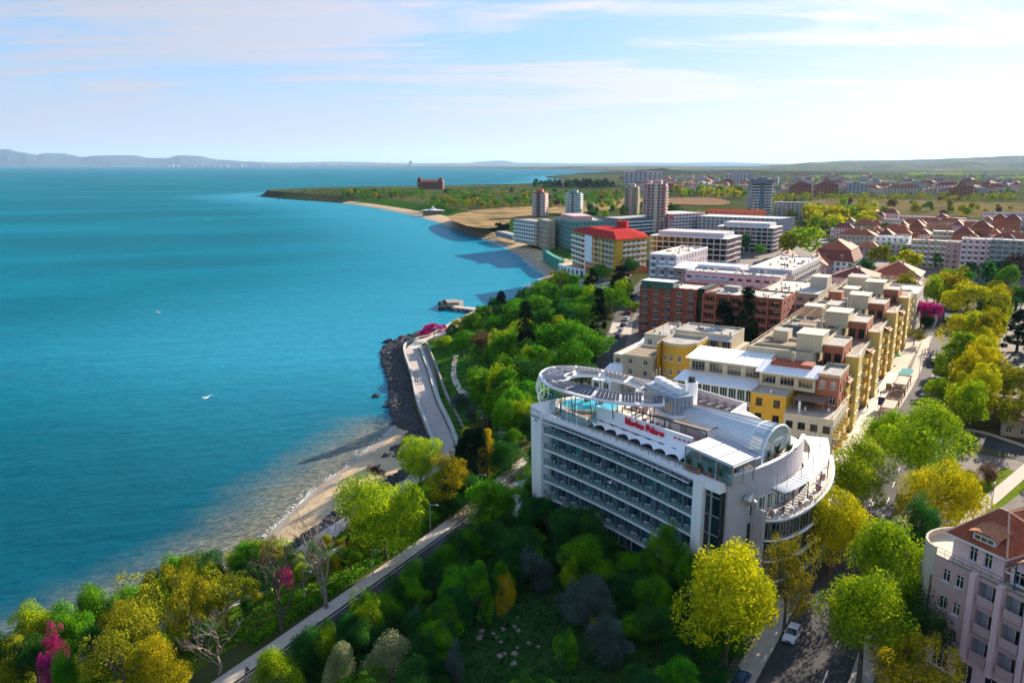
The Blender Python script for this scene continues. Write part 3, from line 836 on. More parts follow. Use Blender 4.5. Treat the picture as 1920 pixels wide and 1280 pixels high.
def balcony_mesh(w, d=1.3, style='rail', slab='white', panel='rail'):
 key = ('b', round(w, 2), round(d, 2), style, slab, panel)
 if key not in _cache:
  m = MB()
  m.box(0, w, -d, .05, -.2, 0, 0)
  if style == 'solid':
   m.box(0, w, -d, -d + .12, 0, .95, 1); m.box(0, .12, -d + .12, 0, 0, .95, 1); m.box(w - .12, w, -d + .12, 0, 0, .95, 1)
  elif style == 'arc':
   pass
  else:
   m.box(0, w, -d, -d + .05, .95, 1.02, 1)
   n_ = max(3, int(w / .9))
   for i in range(n_ + 1):
    x = w * i / n_
    m.box(max(0, x - .025), min(w, x + .025), -d + .005, -d + .045, 0, .95, 1)
   for z in (.3, .62): m.box(0, w, -d + .015, -d + .035, z, z + .03, 1)
   for x in (.0, w - .05): m.box(x, x + .05, -d + .05, 0, .95, 1.02, 1)
   if style == 'glass': m.face([(0, -d + .02, .05), (w, -d + .02, .05), (w, -d + .02, .93), (0, -d + .02, .93)], 2)
  _cache[key] = m.mesh('balcony', [slab, panel, 'glass_panel'])
 return _cache[key]
def unit_mesh(kind):
 """roof clutter, local origin at base"""
 if kind not in _cache:
  m = MB()
  if kind == 'air_conditioner':
   m.box(-.45, .45, -.2, .2, .08, .72); m.tube((.1, -.21, .4), (.1, -.2, .4), .24, n=10, m=1); m.box(-.4, -.3, -.18, .18, 0, .08); m.box(.3, .4, -.18, .18, 0, .08)
   mats = ['plastic_white', 'dark_metal']
  elif kind == 'roof_vent':
   m.tube((0, 0, 0), (0, 0, .55), .22, n=8); m.tube((0, 0, .6), (0, 0, .75), .42, .1, n=8, m=1); m.tube((0, 0, .55), (0, 0, .6), .06, n=4)
   mats = ['dark_metal', 'dark_metal']
  elif kind == 'chimney':
   m.box(-.4, .4, -.3, .3, 0, 1.5); m.box(-.48, .48, -.38, .38, 1.5, 1.62, 1); m.box(-.2, .2, -.12, .12, 1.62, 1.85, 1)
   mats = ['beige', 'concrete']
  elif kind == 'roof_hatch':
   m.box(-.7, .7, -.7, .7, 0, .35); m.box(-.8, .8, -.8, .8, .35, .45, 1)
   mats = ['concrete', 'dark_metal']
  elif kind == 'antenna':
   m.tube((0, 0, 0), (0, 0, 3.4), .035, n=5)
   for z, w in ((3.2, .6), (2.8, .8), (2.4, .5)): m.tube((-w / 2, 0, z), (w / 2, 0, z), .015, n=4)
   mats = ['grey_metal', 'grey_metal']
  elif kind == 'water_heater':
   m.box(-.9, .9, -.05, .05, .2, .25); m.face([(-.9, -.6, .15), (.9, -.6, .15), (.9, .5, .95), (-.9, .5, .95)], 1); m.tube((-.8, .6, 1.1), (.8, .6, 1.1), .25, n=8); m.tube((-.7, .5, 0), (-.7, .6, 1.0), .03, n=4); m.tube((.7, .5, 0), (.7, .6, 1.0), .03, n=4)
   mats = ['steel', 'solar']
  _cache[kind] = m.mesh(kind, mats)
 return _cache[kind]
def clutter(parent, poly_fn, z, items, seed=0):
 r = random.Random(seed)
 for kind, n_ in items:
  for _ in range(n_):
   x, y, rot = poly_fn(r)
   obj(kind, unit_mesh(kind), parent, Matrix.Translation((x, y, z)) @ Matrix.Rotation(rot, 4, 'Z'))
def facade(wall, A, B, z0, rows, M=None, depth=.22, m=0, mrev=None):
 """wall from A to B (interior on the left); rows: (z_lo, z_hi, [(u0,u1,za,zb)...]); openings get reveals. Returns opening list in world frame"""
 L = math.hypot(B[0] - A[0], B[1] - A[1]); ux, uy = (B[0] - A[0]) / L, (B[1] - A[1]) / L
 T = lambda u, y, z: (A[0] + ux * u - uy * y, A[1] + uy * u + ux * y, z)
 for (zl, zh, ops) in rows:
  ops = sorted(ops)
  if not ops:
   wall.face([T(0, 0, zl), T(L, 0, zl), T(L, 0, zh), T(0, 0, zh)], m); continue
  x = 0
  for (u0, u1, za, zb) in ops:
   if u0 > x: wall.face([T(x, 0, zl), T(u0, 0, zl), T(u0, 0, zh), T(x, 0, zh)], m)
   if za > zl: wall.face([T(u0, 0, zl), T(u1, 0, zl), T(u1, 0, za), T(u0, 0, za)], m)
   if zb < zh: wall.face([T(u0, 0, zb), T(u1, 0, zb), T(u1, 0, zh), T(u0, 0, zh)], m)
   d = depth + .1
   wall.face([T(u0, 0, za), T(u1, 0, za), T(u1, d, za), T(u0, d, za)], m)
   wall.face([T(u1, 0, zb), T(u0, 0, zb), T(u0, d, zb), T(u1, d, zb)], m)
   wall.face([T(u0, 0, zb), T(u0, 0, za), T(u0, d, za), T(u0, d, zb)], m)
   wall.face([T(u1, 0, za), T(u1, 0, zb), T(u1, d, zb), T(u1, d, za)], m)
   x = u1
  if x < L: wall.face([T(x, 0, zl), T(L, 0, zl), T(L, 0, zh), T(x, 0, zh)], m)
 return (A, ux, uy, L)
def bays(L, n, w, sill, head, margin=0.0, skip=()):
 p = (L - 2 * margin) / n
 return [(margin + p * (i + .5) - w / 2, margin + p * (i + .5) + w / 2, sill, head) for i in range(n) if i not in skip]
def block(name, label, cat, poly, z0, z1, floors, wallmat, edges, roofmat='roof_grey', parapet=.5, group=None, joined=False, frame='white_metal', glass='glass',
          balc=None, root=None, clut=None, seed=0, trim=None, first_h=None, wallname='wall', slabs=False):
 """flat-roofed block. poly CCW. edges: {edge index: dict(n, w, h, sill, style, balc, skip, pattern)}"""
 A_ = sum(poly[i - 1][0] * poly[i][1] - poly[i][0] * poly[i - 1][1] for i in range(len(poly)))
 n_ = len(poly)
 if A_ < 0:
  poly = poly[::-1]
  edges = {(n_ - 2 - k) % n_: v for k, v in edges.items()}
 cx_ = sum(p[0] for p in poly) / n_; cy_3 = sum(p[1] for p in poly) / n_
 if root is None: root = thing(name, label, cat, (cx_, cy_3, z0), 0, group)
 wall = MB()
 fh = (z1 - z0) / floors
 many = MB()
 r = random.Random(seed)
 for i in range(n_):
  A, B = poly[i], poly[(i + 1) % n_]
  L = math.hypot(B[0] - A[0], B[1] - A[1])
  e = edges.get(i)
  if e is None:
   facade(wall, A, B, z0, [(z0, z1, [])]); continue
  rows = []
  for k in range(floors):
   zl, zh = z0 + fh * k, z0 + fh * (k + 1)
   if k < e.get('from', 0): rows.append((zl, zh, [])); continue
   sill, hh = e.get('sill', .9), e.get('h', 1.5)
   if e.get('style') == 'door': sill = .06
   ops = bays(L, e['n'], e['w'], zl + sill, min(zl + sill + hh, zh - .12), e.get('margin', 0), e.get('skip', ()))
   rows.append((zl, zh, ops))
  A0, ux, uy, L = facade(wall, A, B, z0, rows, depth=e.get('depth', .2))
  for k, (zl, zh, ops) in enumerate(rows):
   for j, (u0, u1, za, zb) in enumerate(ops):
    dp = e.get('depth', .2)
    o = (A[0] + ux * u0 - uy * dp, A[1] + uy * u0 + ux * dp)
    M = frameM(o, ux, uy, za)
    if joined:
     many.T = M
     many.face([(0, .06, 0), (u1 - u0, .06, 0), (u1 - u0, .06, zb - za), (0, .06, zb - za)], 1)
     many.box((u1 - u0) / 2 - .05, (u1 - u0) / 2 + .05, 0, .05, 0, zb - za, 0)
    else:
     obj('window', window_mesh(u1 - u0, zb - za, e.get('style', 'win'), e.get('frame', frame), e.get('glass', glass)), root, M)
    bw = e.get('balc')
    if bw and k >= e.get('bfrom', 1) and (e.get('bskip') is None or (j + (k if e.get('bstag') else 0)) % 2 not in e['bskip']):
     ww = min(u1 - u0 + 1.0, L / e['n'] - .15) if bw is True else bw
     mm = balcony_mesh(ww, e.get('bd', 1.2), e.get('bstyle', 'rail'), e.get('slab', 'white'), e.get('panel', 'rail'))
     c = (u0 + u1) / 2 - ww / 2
     Mb = frameM((A[0] + ux * c, A[1] + uy * c), ux, uy, zl + .05)
     if joined:
      many2 = MB(Mb); many2.box(0, ww, -1.2, .05, -.15, .85)
      slab_j.setdefault(root.name, MB()); sj = slab_j[root.name]
      n0 = len(sj.v); sj.v += many2.v; sj.f += [tuple(q + n0 for q in f) for f in many2.f]; sj.m += [0] * len(many2.f)
     else: obj('balcony', mm, root, Mb)
 # roof and parapet
 par = MB()
 if parapet > 0:
  ins = inset(poly, .25)
  for i in range(n_):
   j = (i + 1) % n_
   a, b, c, d = poly[i], poly[j], ins[j], ins[i]
   par.face([(*a, z1), (*b, z1), (*b, z1 + parapet), (*a, z1 + parapet)])
   par.face([(*a, z1 + parapet), (*b, z1 + parapet), (*c, z1 + parapet), (*d, z1 + parapet)])
   par.face([(*d, z1 + parapet), (*c, z1 + parapet), (*c, z1), (*d, z1)])
  par.build('parapet', trim or wallmat, root)
 rf = MB(); rf.face([(*p, z1 + .02) for p in poly])
 wall.build(wallname, wallmat, root)
 rf.build('roof', roofmat, root)
 if joined and many.f:
  many.T = None
  many.build('windows', [frame, glass], root, kind='stuff')
  if root.name in slab_j: slab_j.pop(root.name).build('balconies', balc or 'white', root, kind='stuff')
 if clut:
  xs_ = [p[0] for p in poly]; ys_ = [p[1] for p in poly]
  ins = inset(poly, .9)
  def fn(r_):
   for _ in range(40):
    x, y = r_.uniform(min(xs_), max(xs_)), r_.uniform(min(ys_), max(ys_))
    if pip(x, y, ins): break
   return x, y, STREET_ROT + r_.choice((0, math.pi / 2, math.pi))
  clutter(root, fn, z1 + .02, clut, seed)
 return root
slab_j = {}
def inset(poly, d):
 n_ = len(poly); out = []
 for i in range(n_):
  p0, p1, p2 = Vector(poly[i - 1]), Vector(poly[i]), Vector(poly[(i + 1) % n_])
  a, b = (p1 - p0).normalized(), (p2 - p1).normalized()
  na, nb = Vector((-a.y, a.x)), Vector((-b.y, b.x))
  k = (na + nb); k = k / max(.2, k.dot(na)) if k.length > 1e-6 else na
  out.append((p1.x + k.x * d, p1.y + k.y * d))
 return out
def pip(x, y, P):
 c = False; j = len(P) - 1
 for i in range(len(P)):
  if (P[i][1] > y) != (P[j][1] > y) and x < (P[j][0] - P[i][0]) * (y - P[i][1]) / (P[j][1] - P[i][1]) + P[i][0]: c = not c
  j = i
 return c
def rect(s0, s1, t0, t1):
 """CCW rectangle on the street grid; edges: 0 facing -s (towards the camera), 1 facing +t (street side), 2 facing +s, 3 facing -t"""
 return [W(s0, t0), W(s0, t1), W(s1, t1), W(s1, t0)]
def hip_roof(root, poly4, z, h, material, over=.5, ridge='tile_ridge', gable=False, name='roof', along=None):
 """roof over 4-gon; ridge along the longer side"""
 P = [Vector(p) for p in inset(poly4, -over)]
 if (along if along is not None else ((P[1] - P[0]).length < (P[2] - P[1]).length)):
  P = P[1:] + P[:1]
 c0, c1 = (P[3] + P[0]) / 2, (P[1] + P[2]) / 2
 wdt = (P[3] - P[0]).length; L = (c1 - c0).length
 k = 0 if gable else min(.48, wdt / 2 / L)
 r0, r1 = c0 + (c1 - c0) * k, c1 - (c1 - c0) * k
 m = MB()
 e = lambda p: (p.x, p.y, z); t = lambda p: (p.x, p.y, z + h)
 m.face([e(P[0]), e(P[1]), t(r1), t(r0)]); m.face([e(P[2]), e(P[3]), t(r0), t(r1)])
 m.face([e(P[1]), e(P[2]), t(r1)], 1 if gable else 0); m.face([e(P[3]), e(P[0]), t(r0)], 1 if gable else 0)
 m.face([(p.x, p.y, z - .12) for p in reversed(P)])
 for i in range(4):
  a, b = P[i], P[(i + 1) % 4]
  m.face([(a.x, a.y, z - .12), (b.x, b.y, z - .12), e(b), e(a)])
 rf = m.build(name, [material, 'beige'], root)
 if ridge:
  q = MB()
  q.tube(t(r0), t(r1), .16, n=5)
  if not gable:
   for a, b in ((P[0], r0), (P[3], r0), (P[1], r1), (P[2], r1)): q.tube(e(a), t(b), .13, n=5)
  q.build('ridge_tiles', ridge, rf)
 return rf

# ------------------------------------------------------------------ the long stepped apartment block along the promenade
R_ = dict(n=0)
lb = thing('apartment_block', 'long stepped yellow and cream apartment block with red-brown penthouses along the white walk', 'apartment block', (*W(165, -24), ZG))
base_e = {1: dict(n=30, w=1.7, h=2.2, style='door', balc=True, bd=1.3, bstyle='solid', panel='pale_yellow', slab='beige', bskip=(1,), from_=0), 0: dict(n=4, w=1.2, h=1.4), 3: dict(n=24, w=1.4, h=1.5)}
block('apartment_block', '', '', rect(93, 240, -35.5, -13.2), ZG, 27.2, 5, 'beige', base_e, 'roof_brown', .45, root=lb, trim='cream', frame='white_metal')
# upper storey set back
block('', '', '', rect(98, 236, -35.3, -20.5), 27.24, 30.4, 1, 'cream', {3: dict(n=26, w=1.5, h=1.6), 1: dict(n=8, w=1.6, h=2.1, style='door')}, 'roof_brown', .5, root=lb, clut=[('roof_vent', 14), ('roof_hatch', 5), ('antenna', 5)], seed=3, trim='cream', wallname='upper_wall')
rail = MB()
for (a, b) in ((W(98.5, -35), W(236, -35)), (W(98.5, -33.6), W(236, -33.6))):
 rail.bar((*a, 31.7), (*b, 31.7), .14)
for k in range(24): rail.bar((*W(98.5 + k * 5.97, -35), 30.9), (*W(98.5 + k * 5.97, -35), 31.7), .1)
rail.build('roof_railing', 'beige', lb)
for k in range(15):
 q = MB(); q.prism(rect(103 + k * 9, 103.3 + k * 9, -34.9, -25.3 if k % 3 else -20.8), 30.42, 31.0); q.build('roof_divider', 'cream', lb)
 if k % 2: q = MB(); q.prism(rect(103.5 + k * 9, 111.5 + k * 9, -34, -25.6), 30.42, 30.46); q.build('roof_felt', ('roof_grey', 'asphalt_brown', 'dark_metal')[k % 3], lb)
for i, s0 in enumerate((105, 139, 173, 206)):
 # cream stair tower, red penthouse, yellow bay tower of one module
 q = MB(); q.prism(rect(s0 - 3.5, s0 + 4.5, -25, -19.2), 30.4, 34.4); q.build('stair_tower', 'cream', lb)
 q = MB(); q.prism(rect(s0 - 3.7, s0 + 4.7, -25.2, -19.0), 34.42, 34.7); q.build('tower_coping', 'beige', lb)
 pr = block('', '', '', rect(s0 - 2, s0 + 10, -19.1, -14.6), 27.24, 32.0, 1, 'terracotta', {0: dict(n=2, w=1.5, h=2.6, sill=.5, frame='dark_metal'), 1: dict(n=2, w=1.6, h=2.6, sill=.4)}, 'roof_grey', .35, root=lb, trim='tan', wallname='penthouse_wall', seed=i)
 q = MB()
 q.prism(rect(s0 + 1, s0 + 6.5, -14.5, -11.4), ZG, 29.4, mtop=1); q.build('bay_tower', ['pale_yellow', 'paving'], lb)
 for a, b in ((W(s0 + 1.1, -14), W(s0 + 1.1, -11.6)), (W(s0 + 1.1, -11.6), W(s0 + 6.4, -11.6))):
  rl = MB()
  for z in (30.0, 30.4): rl.tube((*a, z), (*b, z), .04, n=4)
  for k in range(4):
   p = (a[0] + (b[0] - a[0]) * k / 3, a[1] + (b[1] - a[1]) * k / 3); rl.tube((*p, 29.4), (*p, 30.4), .03, n=4)
  rl.build('tower_railing', 'rail', lb)
 # slanted terracotta gable wing walls between the towers
 q = MB()
 a, b = W(s0 - 6, -14.4), W(s0 - 6, -11.6)
 q.prism(rect(s0 - 9, s0 - 5, -14.4, -11.9), ZG, 25.5); q.build('bay_wall', 'yellow', lb)
 q = MB(); T0 = [(*W(s0 - 9.3, -14.6), 27.3), (*W(s0 - 4.7, -14.6), 27.3), (*W(s0 - 4.7, -11.4), 25.5), (*W(s0 - 9.3, -11.4), 25.5)]
 q.face(T0); q.face([(x, y, z - .2) for x, y, z in reversed(T0)])
 for k in range(4): q.face([T0[k], (T0[k][0], T0[k][1], T0[k][2] - .2), (T0[(k + 1) % 4][0], T0[(k + 1) % 4][1], T0[(k + 1) % 4][2] - .2), T0[(k + 1) % 4]])
 q.build('sloped_roof', 'tile_orange', lb)
 for k in range(5):
  z = ZG + 3.2 * k + .3
  for t0 in (s0 + 1.6, s0 + 4.2):
   o = W(t0, -11.38)
   obj('window', window_mesh(1.2, 1.6, 'win'), lb, frameM(o, EX, EY, z + .9))
  for t0 in (s0 - 8.4, s0 - 6.6):
   o = W(t0, -11.88)
   obj('window', window_mesh(1.0, 1.6, 'win'), lb, frameM(o, EX, EY, z + .9))
 for k in range(4):
  obj('air_conditioner', unit_mesh('air_conditioner'), lb, Matrix.Translation((*W(s0 + 8 + k * 2.2, -15.5 + .4 * (k % 2)), 27.26)) @ Matrix.Rotation(STREET_ROT, 4, 'Z'))
for k, (s0, d_, t0, w_, h_, wm) in enumerate(((110, 5, -32.5, 3.5, 2.6, 'cream'), (124, 7, -29.5, 4, 2.0, 'tan'), (149, 6, -33.5, 5, 3.0, 'cream'), (163, 9, -30, 4.5, 1.6, 'beige'), (182, 5, -33, 4, 2.8, 'terracotta'), (196, 8, -31, 5, 2.2, 'cream'), (217, 10, -33, 6.5, 3.6, 'cream'), (229, 5, -28, 4, 2.4, 'tan'))):
 q = MB(); q.prism(rect(s0, s0 + d_, t0, t0 + w_), 30.44, 30.44 + h_, 0, 1); q.prism(rect(s0 - .15, s0 + d_ + .15, t0 - .15, t0), 30.44 + h_ - .3, 30.44 + h_ + .3); q.build('roof_house', [wm, ('roof_grey', 'roof_brown', 'roof_pale')[k % 3]], lb, kind='stuff')
# timber pergola and solar racks on the roof
q = MB()
for k in range(11):
 a, b = W(131 + k * 1.3, -33.5), W(131 + k * 1.3, -24.5); q.bar((*a, 33.6), (*b, 33.6), .14)
for tt in (-33, -29.5, -25):
 a, b = W(130, tt), W(145, tt); q.bar((*a, 33.4), (*b, 33.4), .2)
q.build('roof_pergola', 'wood_pale', lb)
q = MB()
for s0 in (131, 144.5):
 for tt in (-33, -25): q.bar((*W(s0, tt), 30.4), (*W(s0, tt), 33.4), .2)
q.build('pergola_posts', 'wood_pale', lb)
for k in range(10):
 o = W(115.5 + (k // 5) * 5, -34 + (k % 5) * 1.75)
 obj('solar_panel', MB_solar if 'MB_solar' in globals() else globals().setdefault('MB_solar', (lambda m_: (m_.face([(0, 0, .2), (1.5, 0, .2), (1.5, 3.2, 1.5), (0, 3.2, 1.5)]), m_.face([(0, 3.2, 1.48), (1.5, 3.2, 1.48), (1.5, 0, .18), (0, 0, .18)]), m_.mesh('solar_panel', 'dark_metal'))[2])(MB())), lb, frameM(o, EY, -EX, 30.42))
for tt, s0, hh in ((-23, 121, 6), (-22.6, 154, 7), (-22, 156, 5.5), (-22.4, 188, 6)):
 q = MB(); q.tube((*W(s0, tt), 30.4), (*W(s0, tt), 30.4 + hh), .12, .06, 6)
 for k in range(3):
  a = W(s0 + .5 * math.cos(k * 2.1), tt + .5 * math.sin(k * 2.1)); q.box(a[0] - .15, a[0] + .15, a[1] - .1, a[1] + .1, 30.4 + hh - 1.8, 30.4 + hh)
 q.build('mast', 'steel', lb)

# ------------------------------------------------------------------ cream corner wing in front of it, stepping down towards the resort hotel
cw = thing('apartment_wing', 'cream corner wing with white lean-to roofs and a bright yellow bay behind the glass vault', 'apartment block', (*W(84, -22), ZG))
block('', '', '', rect(77, 93, -21.3, -11.2), ZG, 21.6, 3, 'beige', {0: dict(n=4, w=1.5, h=1.5, sill=.9, frame='dark_metal'), 1: dict(n=6, w=1.6, h=2.0, balc=True, style='door', bskip=(1,), bstyle='solid', panel='pale_yellow')}, 'paving', .5, root=cw, trim='cream')
block('', '', '', rect(78.6, 93, -29, -21.4), ZG, 24.9, 4, 'yellow', {0: dict(n=2, w=1.4, h=1.7, sill=.9, frame='dark_metal')}, 'paving', .3, root=cw, trim='tan', wallname='yellow_wall')
block('', '', '', rect(85.5, 93, -29, -17), 24.95, 28.3, 1, 'cream', {0: dict(n=3, w=3.0, h=1.8, sill=.8, frame='beige'), 1: dict(n=1, w=2, h=2)}, 'white_metal', 0, root=cw, wallname='attic_wall')
def lean(root, s0, s1, t0, t1, z0, z1, material='white_metal', seams=0, name='lean_to_roof'):
 """mono-pitch metal roof rising along s"""
 c = [(*W(s0, t0), z0), (*W(s0, t1), z0), (*W(s1, t1), z1), (*W(s1, t0), z1)]
 q = MB(); q.face(c); q.face([(x, y, z - .15) for x, y, z in reversed(c)])
 for k in range(4):
  a, b = c[k], c[(k + 1) % 4]
  q.face([(a[0], a[1], a[2] - .15), (b[0], b[1], b[2] - .15), b, a])
 rf = q.build(name, material, root)
 if seams:
  q = MB()
  for k in range(seams + 1):
   f = k / seams
   a = [c[0][i] + (c[1][i] - c[0][i]) * f for i in range(3)]; b = [c[3][i] + (c[2][i] - c[3][i]) * f for i in range(3)]
   q.bar((a[0], a[1], a[2] + .03), (b[0], b[1], b[2] + .03), .06)
  q.build('standing_seams', material, rf)
lean(cw, 84.4, 91, -29.8, -16.4, 28.45, 29.9, 'white_metal', 12)
q = MB(); q.prism(rect(88.4, 92.5, -27.5, -18.5), 29.3, 30.2); q.build('roof_box', 'red_plaster', cw)
q = MB(); q.prism(rect(90.2, 90.9, -23.5, -22.7), 30.2, 32.4); q.build('chimney_stack', 'tan', cw)
# terracotta corner with sloping gable beside the yellow towers
block('', '', '', rect(86.5, 98, -16.9, -12.2), ZG, 28.6, 5, 'terracotta', {0: dict(n=2, w=1.3, h=1.9), 1: dict(n=3, w=1.4, h=1.9, style='door')}, 'roof_grey', .7, root=cw, trim='tan', wallname='terracotta_wall')
for k, (s0, t0, z) in enumerate(((80, -25, 25.0), (82.5, -18, 21.7), (84, -13.5, 21.7), (88, -14.6, 28.7))):
 obj('air_conditioner', unit_mesh('air_conditioner'), cw, Matrix.Translation((*W(s0, t0), z)) @ Matrix.Rotation(STREET_ROT, 4, 'Z'))
for (a, b, z) in (((W(77.2, -21), W(77.2, -11.5), 22.1)), (W(77.2, -11.5), W(93, -11.5), 22.1), (W(79, -29), W(79, -21.5), 25.2)):
 rl = MB(); L = math.hypot(b[0] - a[0], b[1] - a[1]); k = max(2, int(L / 1.5))
 for zz2 in (z + .5, z + .95): rl.tube((*a, zz2), (*b, zz2), .04, n=4)
 for i in range(k + 1):
  p = (a[0] + (b[0] - a[0]) * i / k, a[1] + (b[1] - a[1]) * i / k); rl.tube((*p, z - .1), (*p, z + .95), .03, n=4)
 rl.build('terrace_railing', 'rail', cw)
q = MB(); q.tube((*W(78.5, -18.5), 21.6), (*W(78.5, -18.5), 24.6), .28, n=8); q.build('vent_pipe', 'plastic_white', cw)
q = MB(); q.prism(rect(81, 86, -20.5, -14), 24.1, 24.3)
for a in ((81.2, -20.2), (81.2, -14.2), (85.8, -20.2), (85.8, -14.2)): q.bar((*W(*a), 21.6), (*W(*a), 24.1), .18)
q.build('terrace_canopy', 'wood_brown', cw)

# cream wing with white metal roofs behind the rear sun terrace
mw = thing('apartment_wing', 'low cream wing with a white metal roof and a row of white framed glass doors', 'apartment block', (*W(88, -38), ZG))
block('', '', '', rect(82, 96, -47.5, -29.1), ZG, 21.4, 3, 'beige', {0: dict(n=6, w=1.4, h=1.6), 3: dict(n=4, w=1.3, h=1.5)}, 'roof_pale', 0, root=mw)
block('', '', '', rect(82.4, 88, -47.4, -29.2), 21.45, 24.6, 1, 'white', {0: dict(n=9, w=1.75, h=2.6, style='door', sill=.1, glass='glass_green')}, 'white_metal', 0, root=mw, wallname='gallery_wall')
lean(mw, 81.0, 88.4, -47.8, -29.1, 24.75, 25.5, 'white_metal', 16)
block('', '', '', rect(88, 97, -46.5, -29.2), 21.45, 28.6, 2, 'cream', {0: dict(n=4, w=3.2, h=2.2, sill=.75, from_=1, frame='beige'), 3: dict(n=2, w=1.5, h=1.6)}, 'white_metal', 0, root=mw, wallname='upper_wall')
lean(mw, 87.2, 98, -47.2, -28.8, 28.75, 29.6, 'white_metal', 14)
rl = MB()
for (t0, t1, s0, z) in ((-47, -29.3, 81.2, 21.5), (-46.5, -29.3, 87.6, 25.6)):
 for zz2 in (z + .5, z + 1.0): rl.tube((*W(s0, t0), zz2), (*W(s0, t1), zz2), .035, n=4)
 for k in range(13):
  p = W(s0, t0 + (t1 - t0) * k / 12); rl.tube((*p, z), (*p, z + 1.0), .03, n=4)
rl.build('terrace_railing', 'rail', mw)

# ------------------------------------------------------------------ cream and yellow villa complex with the round tower
nw = thing('apartment_house', 'cream apartment house with a rounded yellow stair tower and white terrace roofs', 'apartment house', (*W(122, -62), ZG))
block('', '', '', rect(119, 135, -63.5, -45), ZG, 23.6, 4, 'cream', {0: dict(n=5, w=1.9, h=1.5, frame='dark_metal'), 1: dict(n=4, w=1.2, h=1.4)}, 'paving', 0, root=nw)
block('', '', '', rect(122, 134, -63, -46.5), 23.65, 27.4, 1, 'cream', {0: dict(n=5, w=2.2, h=2.3, style='door')}, 'roof_grey', .45, root=nw, wallname='upper_wall', trim='beige', clut=[('roof_hatch', 2), ('roof_vent', 4)], seed=8)
lean(nw, 119.6, 122.2, -63.4, -46, 26.5, 27.0, 'lilac', 0, 'awning')
block('', '', '', rect(112, 146, -77.5, -63.6), ZG, 20.5, 3, 'cream', {0: dict(n=5, w=1.3, h=1.5), 3: dict(n=11, w=1.3, h=1.5), 1: dict(n=4, w=1.3, h=1.5)}, 'white_metal', .4, root=nw, wallname='road_wall', trim='cream')
block('', '', '', rect(126, 146, -74, -63.7), 20.55, 24.2, 1, 'cream', {0: dict(n=3, w=1.4, h=1.7), 3: dict(n=6, w=1.4, h=1.6)}, 'roof_grey', .5, root=nw, wallname='attic_wall', clut=[('antenna', 2), ('roof_vent', 5), ('chimney', 2)], seed=4)
block('', '', '', rect(104, 117, -71, -62.2), ZG, 22.8, 4, 'tan', {0: dict(n=2, w=1.1, h=1.4), 3: dict(n=3, w=1.1, h=1.4)}, 'roof_brown', .5, root=nw, wallname='tan_wall', trim='cream')
block('', '', '', rect(97, 118, -77, -71.2), ZG, 16.5, 2, 'white', {3: dict(n=6, w=1.5, h=1.6), 0: dict(n=2, w=1.5, h=1.6)}, 'white_metal', .3, root=nw, wallname='low_wall')
for k in range(5): lean(nw, 104 + k * 6, 109.6 + k * 6, -77.2, -71.0 if k < 2 else -74.2, 18.4 + .5 * k + (0 if k > 1 else -1), 19.6 + .5 * k + (0 if k > 1 else -1), 'white_metal', 6, 'terrace_roof')
rt = []
for k in range(13):
 a = math.radians(-75 + k * 12.5)
 rt.append(W(111.5 - 4.6 * math.cos(a) * 1.25, -57.2 + 5.0 * math.sin(a)))
rt = [W(119, -62), ] + [W(105.7 , -61.8)] + [p for p in rt][1:] + [W(119, -52.2)]
m = MB(); m.prism(rt if sum(rt[i - 1][0] * rt[i][1] - rt[i][0] * rt[i - 1][1] for i in range(len(rt))) > 0 else rt[::-1], ZG, 26.6, 0, 1); m.build('round_tower', ['yellow', 'roof_grey'], nw)
pl = rt if sum(rt[i - 1][0] * rt[i][1] - rt[i][0] * rt[i - 1][1] for i in range(len(rt))) > 0 else rt[::-1]
ins = inset(pl, .3); m = MB()
for i in range(len(pl)):
 j = (i + 1) % len(pl)
 m.face([(*pl[i], 26.6), (*pl[j], 26.6), (*pl[j], 27.4), (*pl[i], 27.4)]); m.face([(*pl[i], 27.4), (*pl[j], 27.4), (*ins[j], 27.4), (*ins[i], 27.4)]); m.face([(*ins[i], 27.4), (*ins[j], 27.4), (*ins[j], 26.6), (*ins[i], 26.6)])
m.build('tower_parapet', 'cream', nw)
for z in (15.4, 18.6, 22.4):
 for k in (4, 6, 8):
  i = k % len(pl); a, b = Vector(pl[i]), Vector(pl[(i + 1) % len(pl)]); d = (b - a); L = d.length; d /= max(L, .01)
  o = a + d * max(0, L / 2 - .5) + Vector((d.y, -d.x)) * .06
  obj('window', window_mesh(.95, 1.7, 'win'), nw, frameM(o, d.x, d.y, z))
block('', '', '', rect(99, 118.5, -62, -48), ZG, 17.6, 2, 'yellow', {0: dict(n=5, w=1.6, h=1.7), 1: dict(n=5, w=1.4, h=1.6)}, 'paving_white', .9, root=nw, wallname='terrace_wall', trim='cream')
for k in range(7): obj('terrace_post', _cache.setdefault('tpost', (lambda q: (q.box(-.25, .25, -.25, .25, 0, 2.6), q.mesh('terrace_post', 'cream'))[1])(MB())), nw, Matrix.Translation((*W(102 + k * 2.3, -61.2), 17.6)))

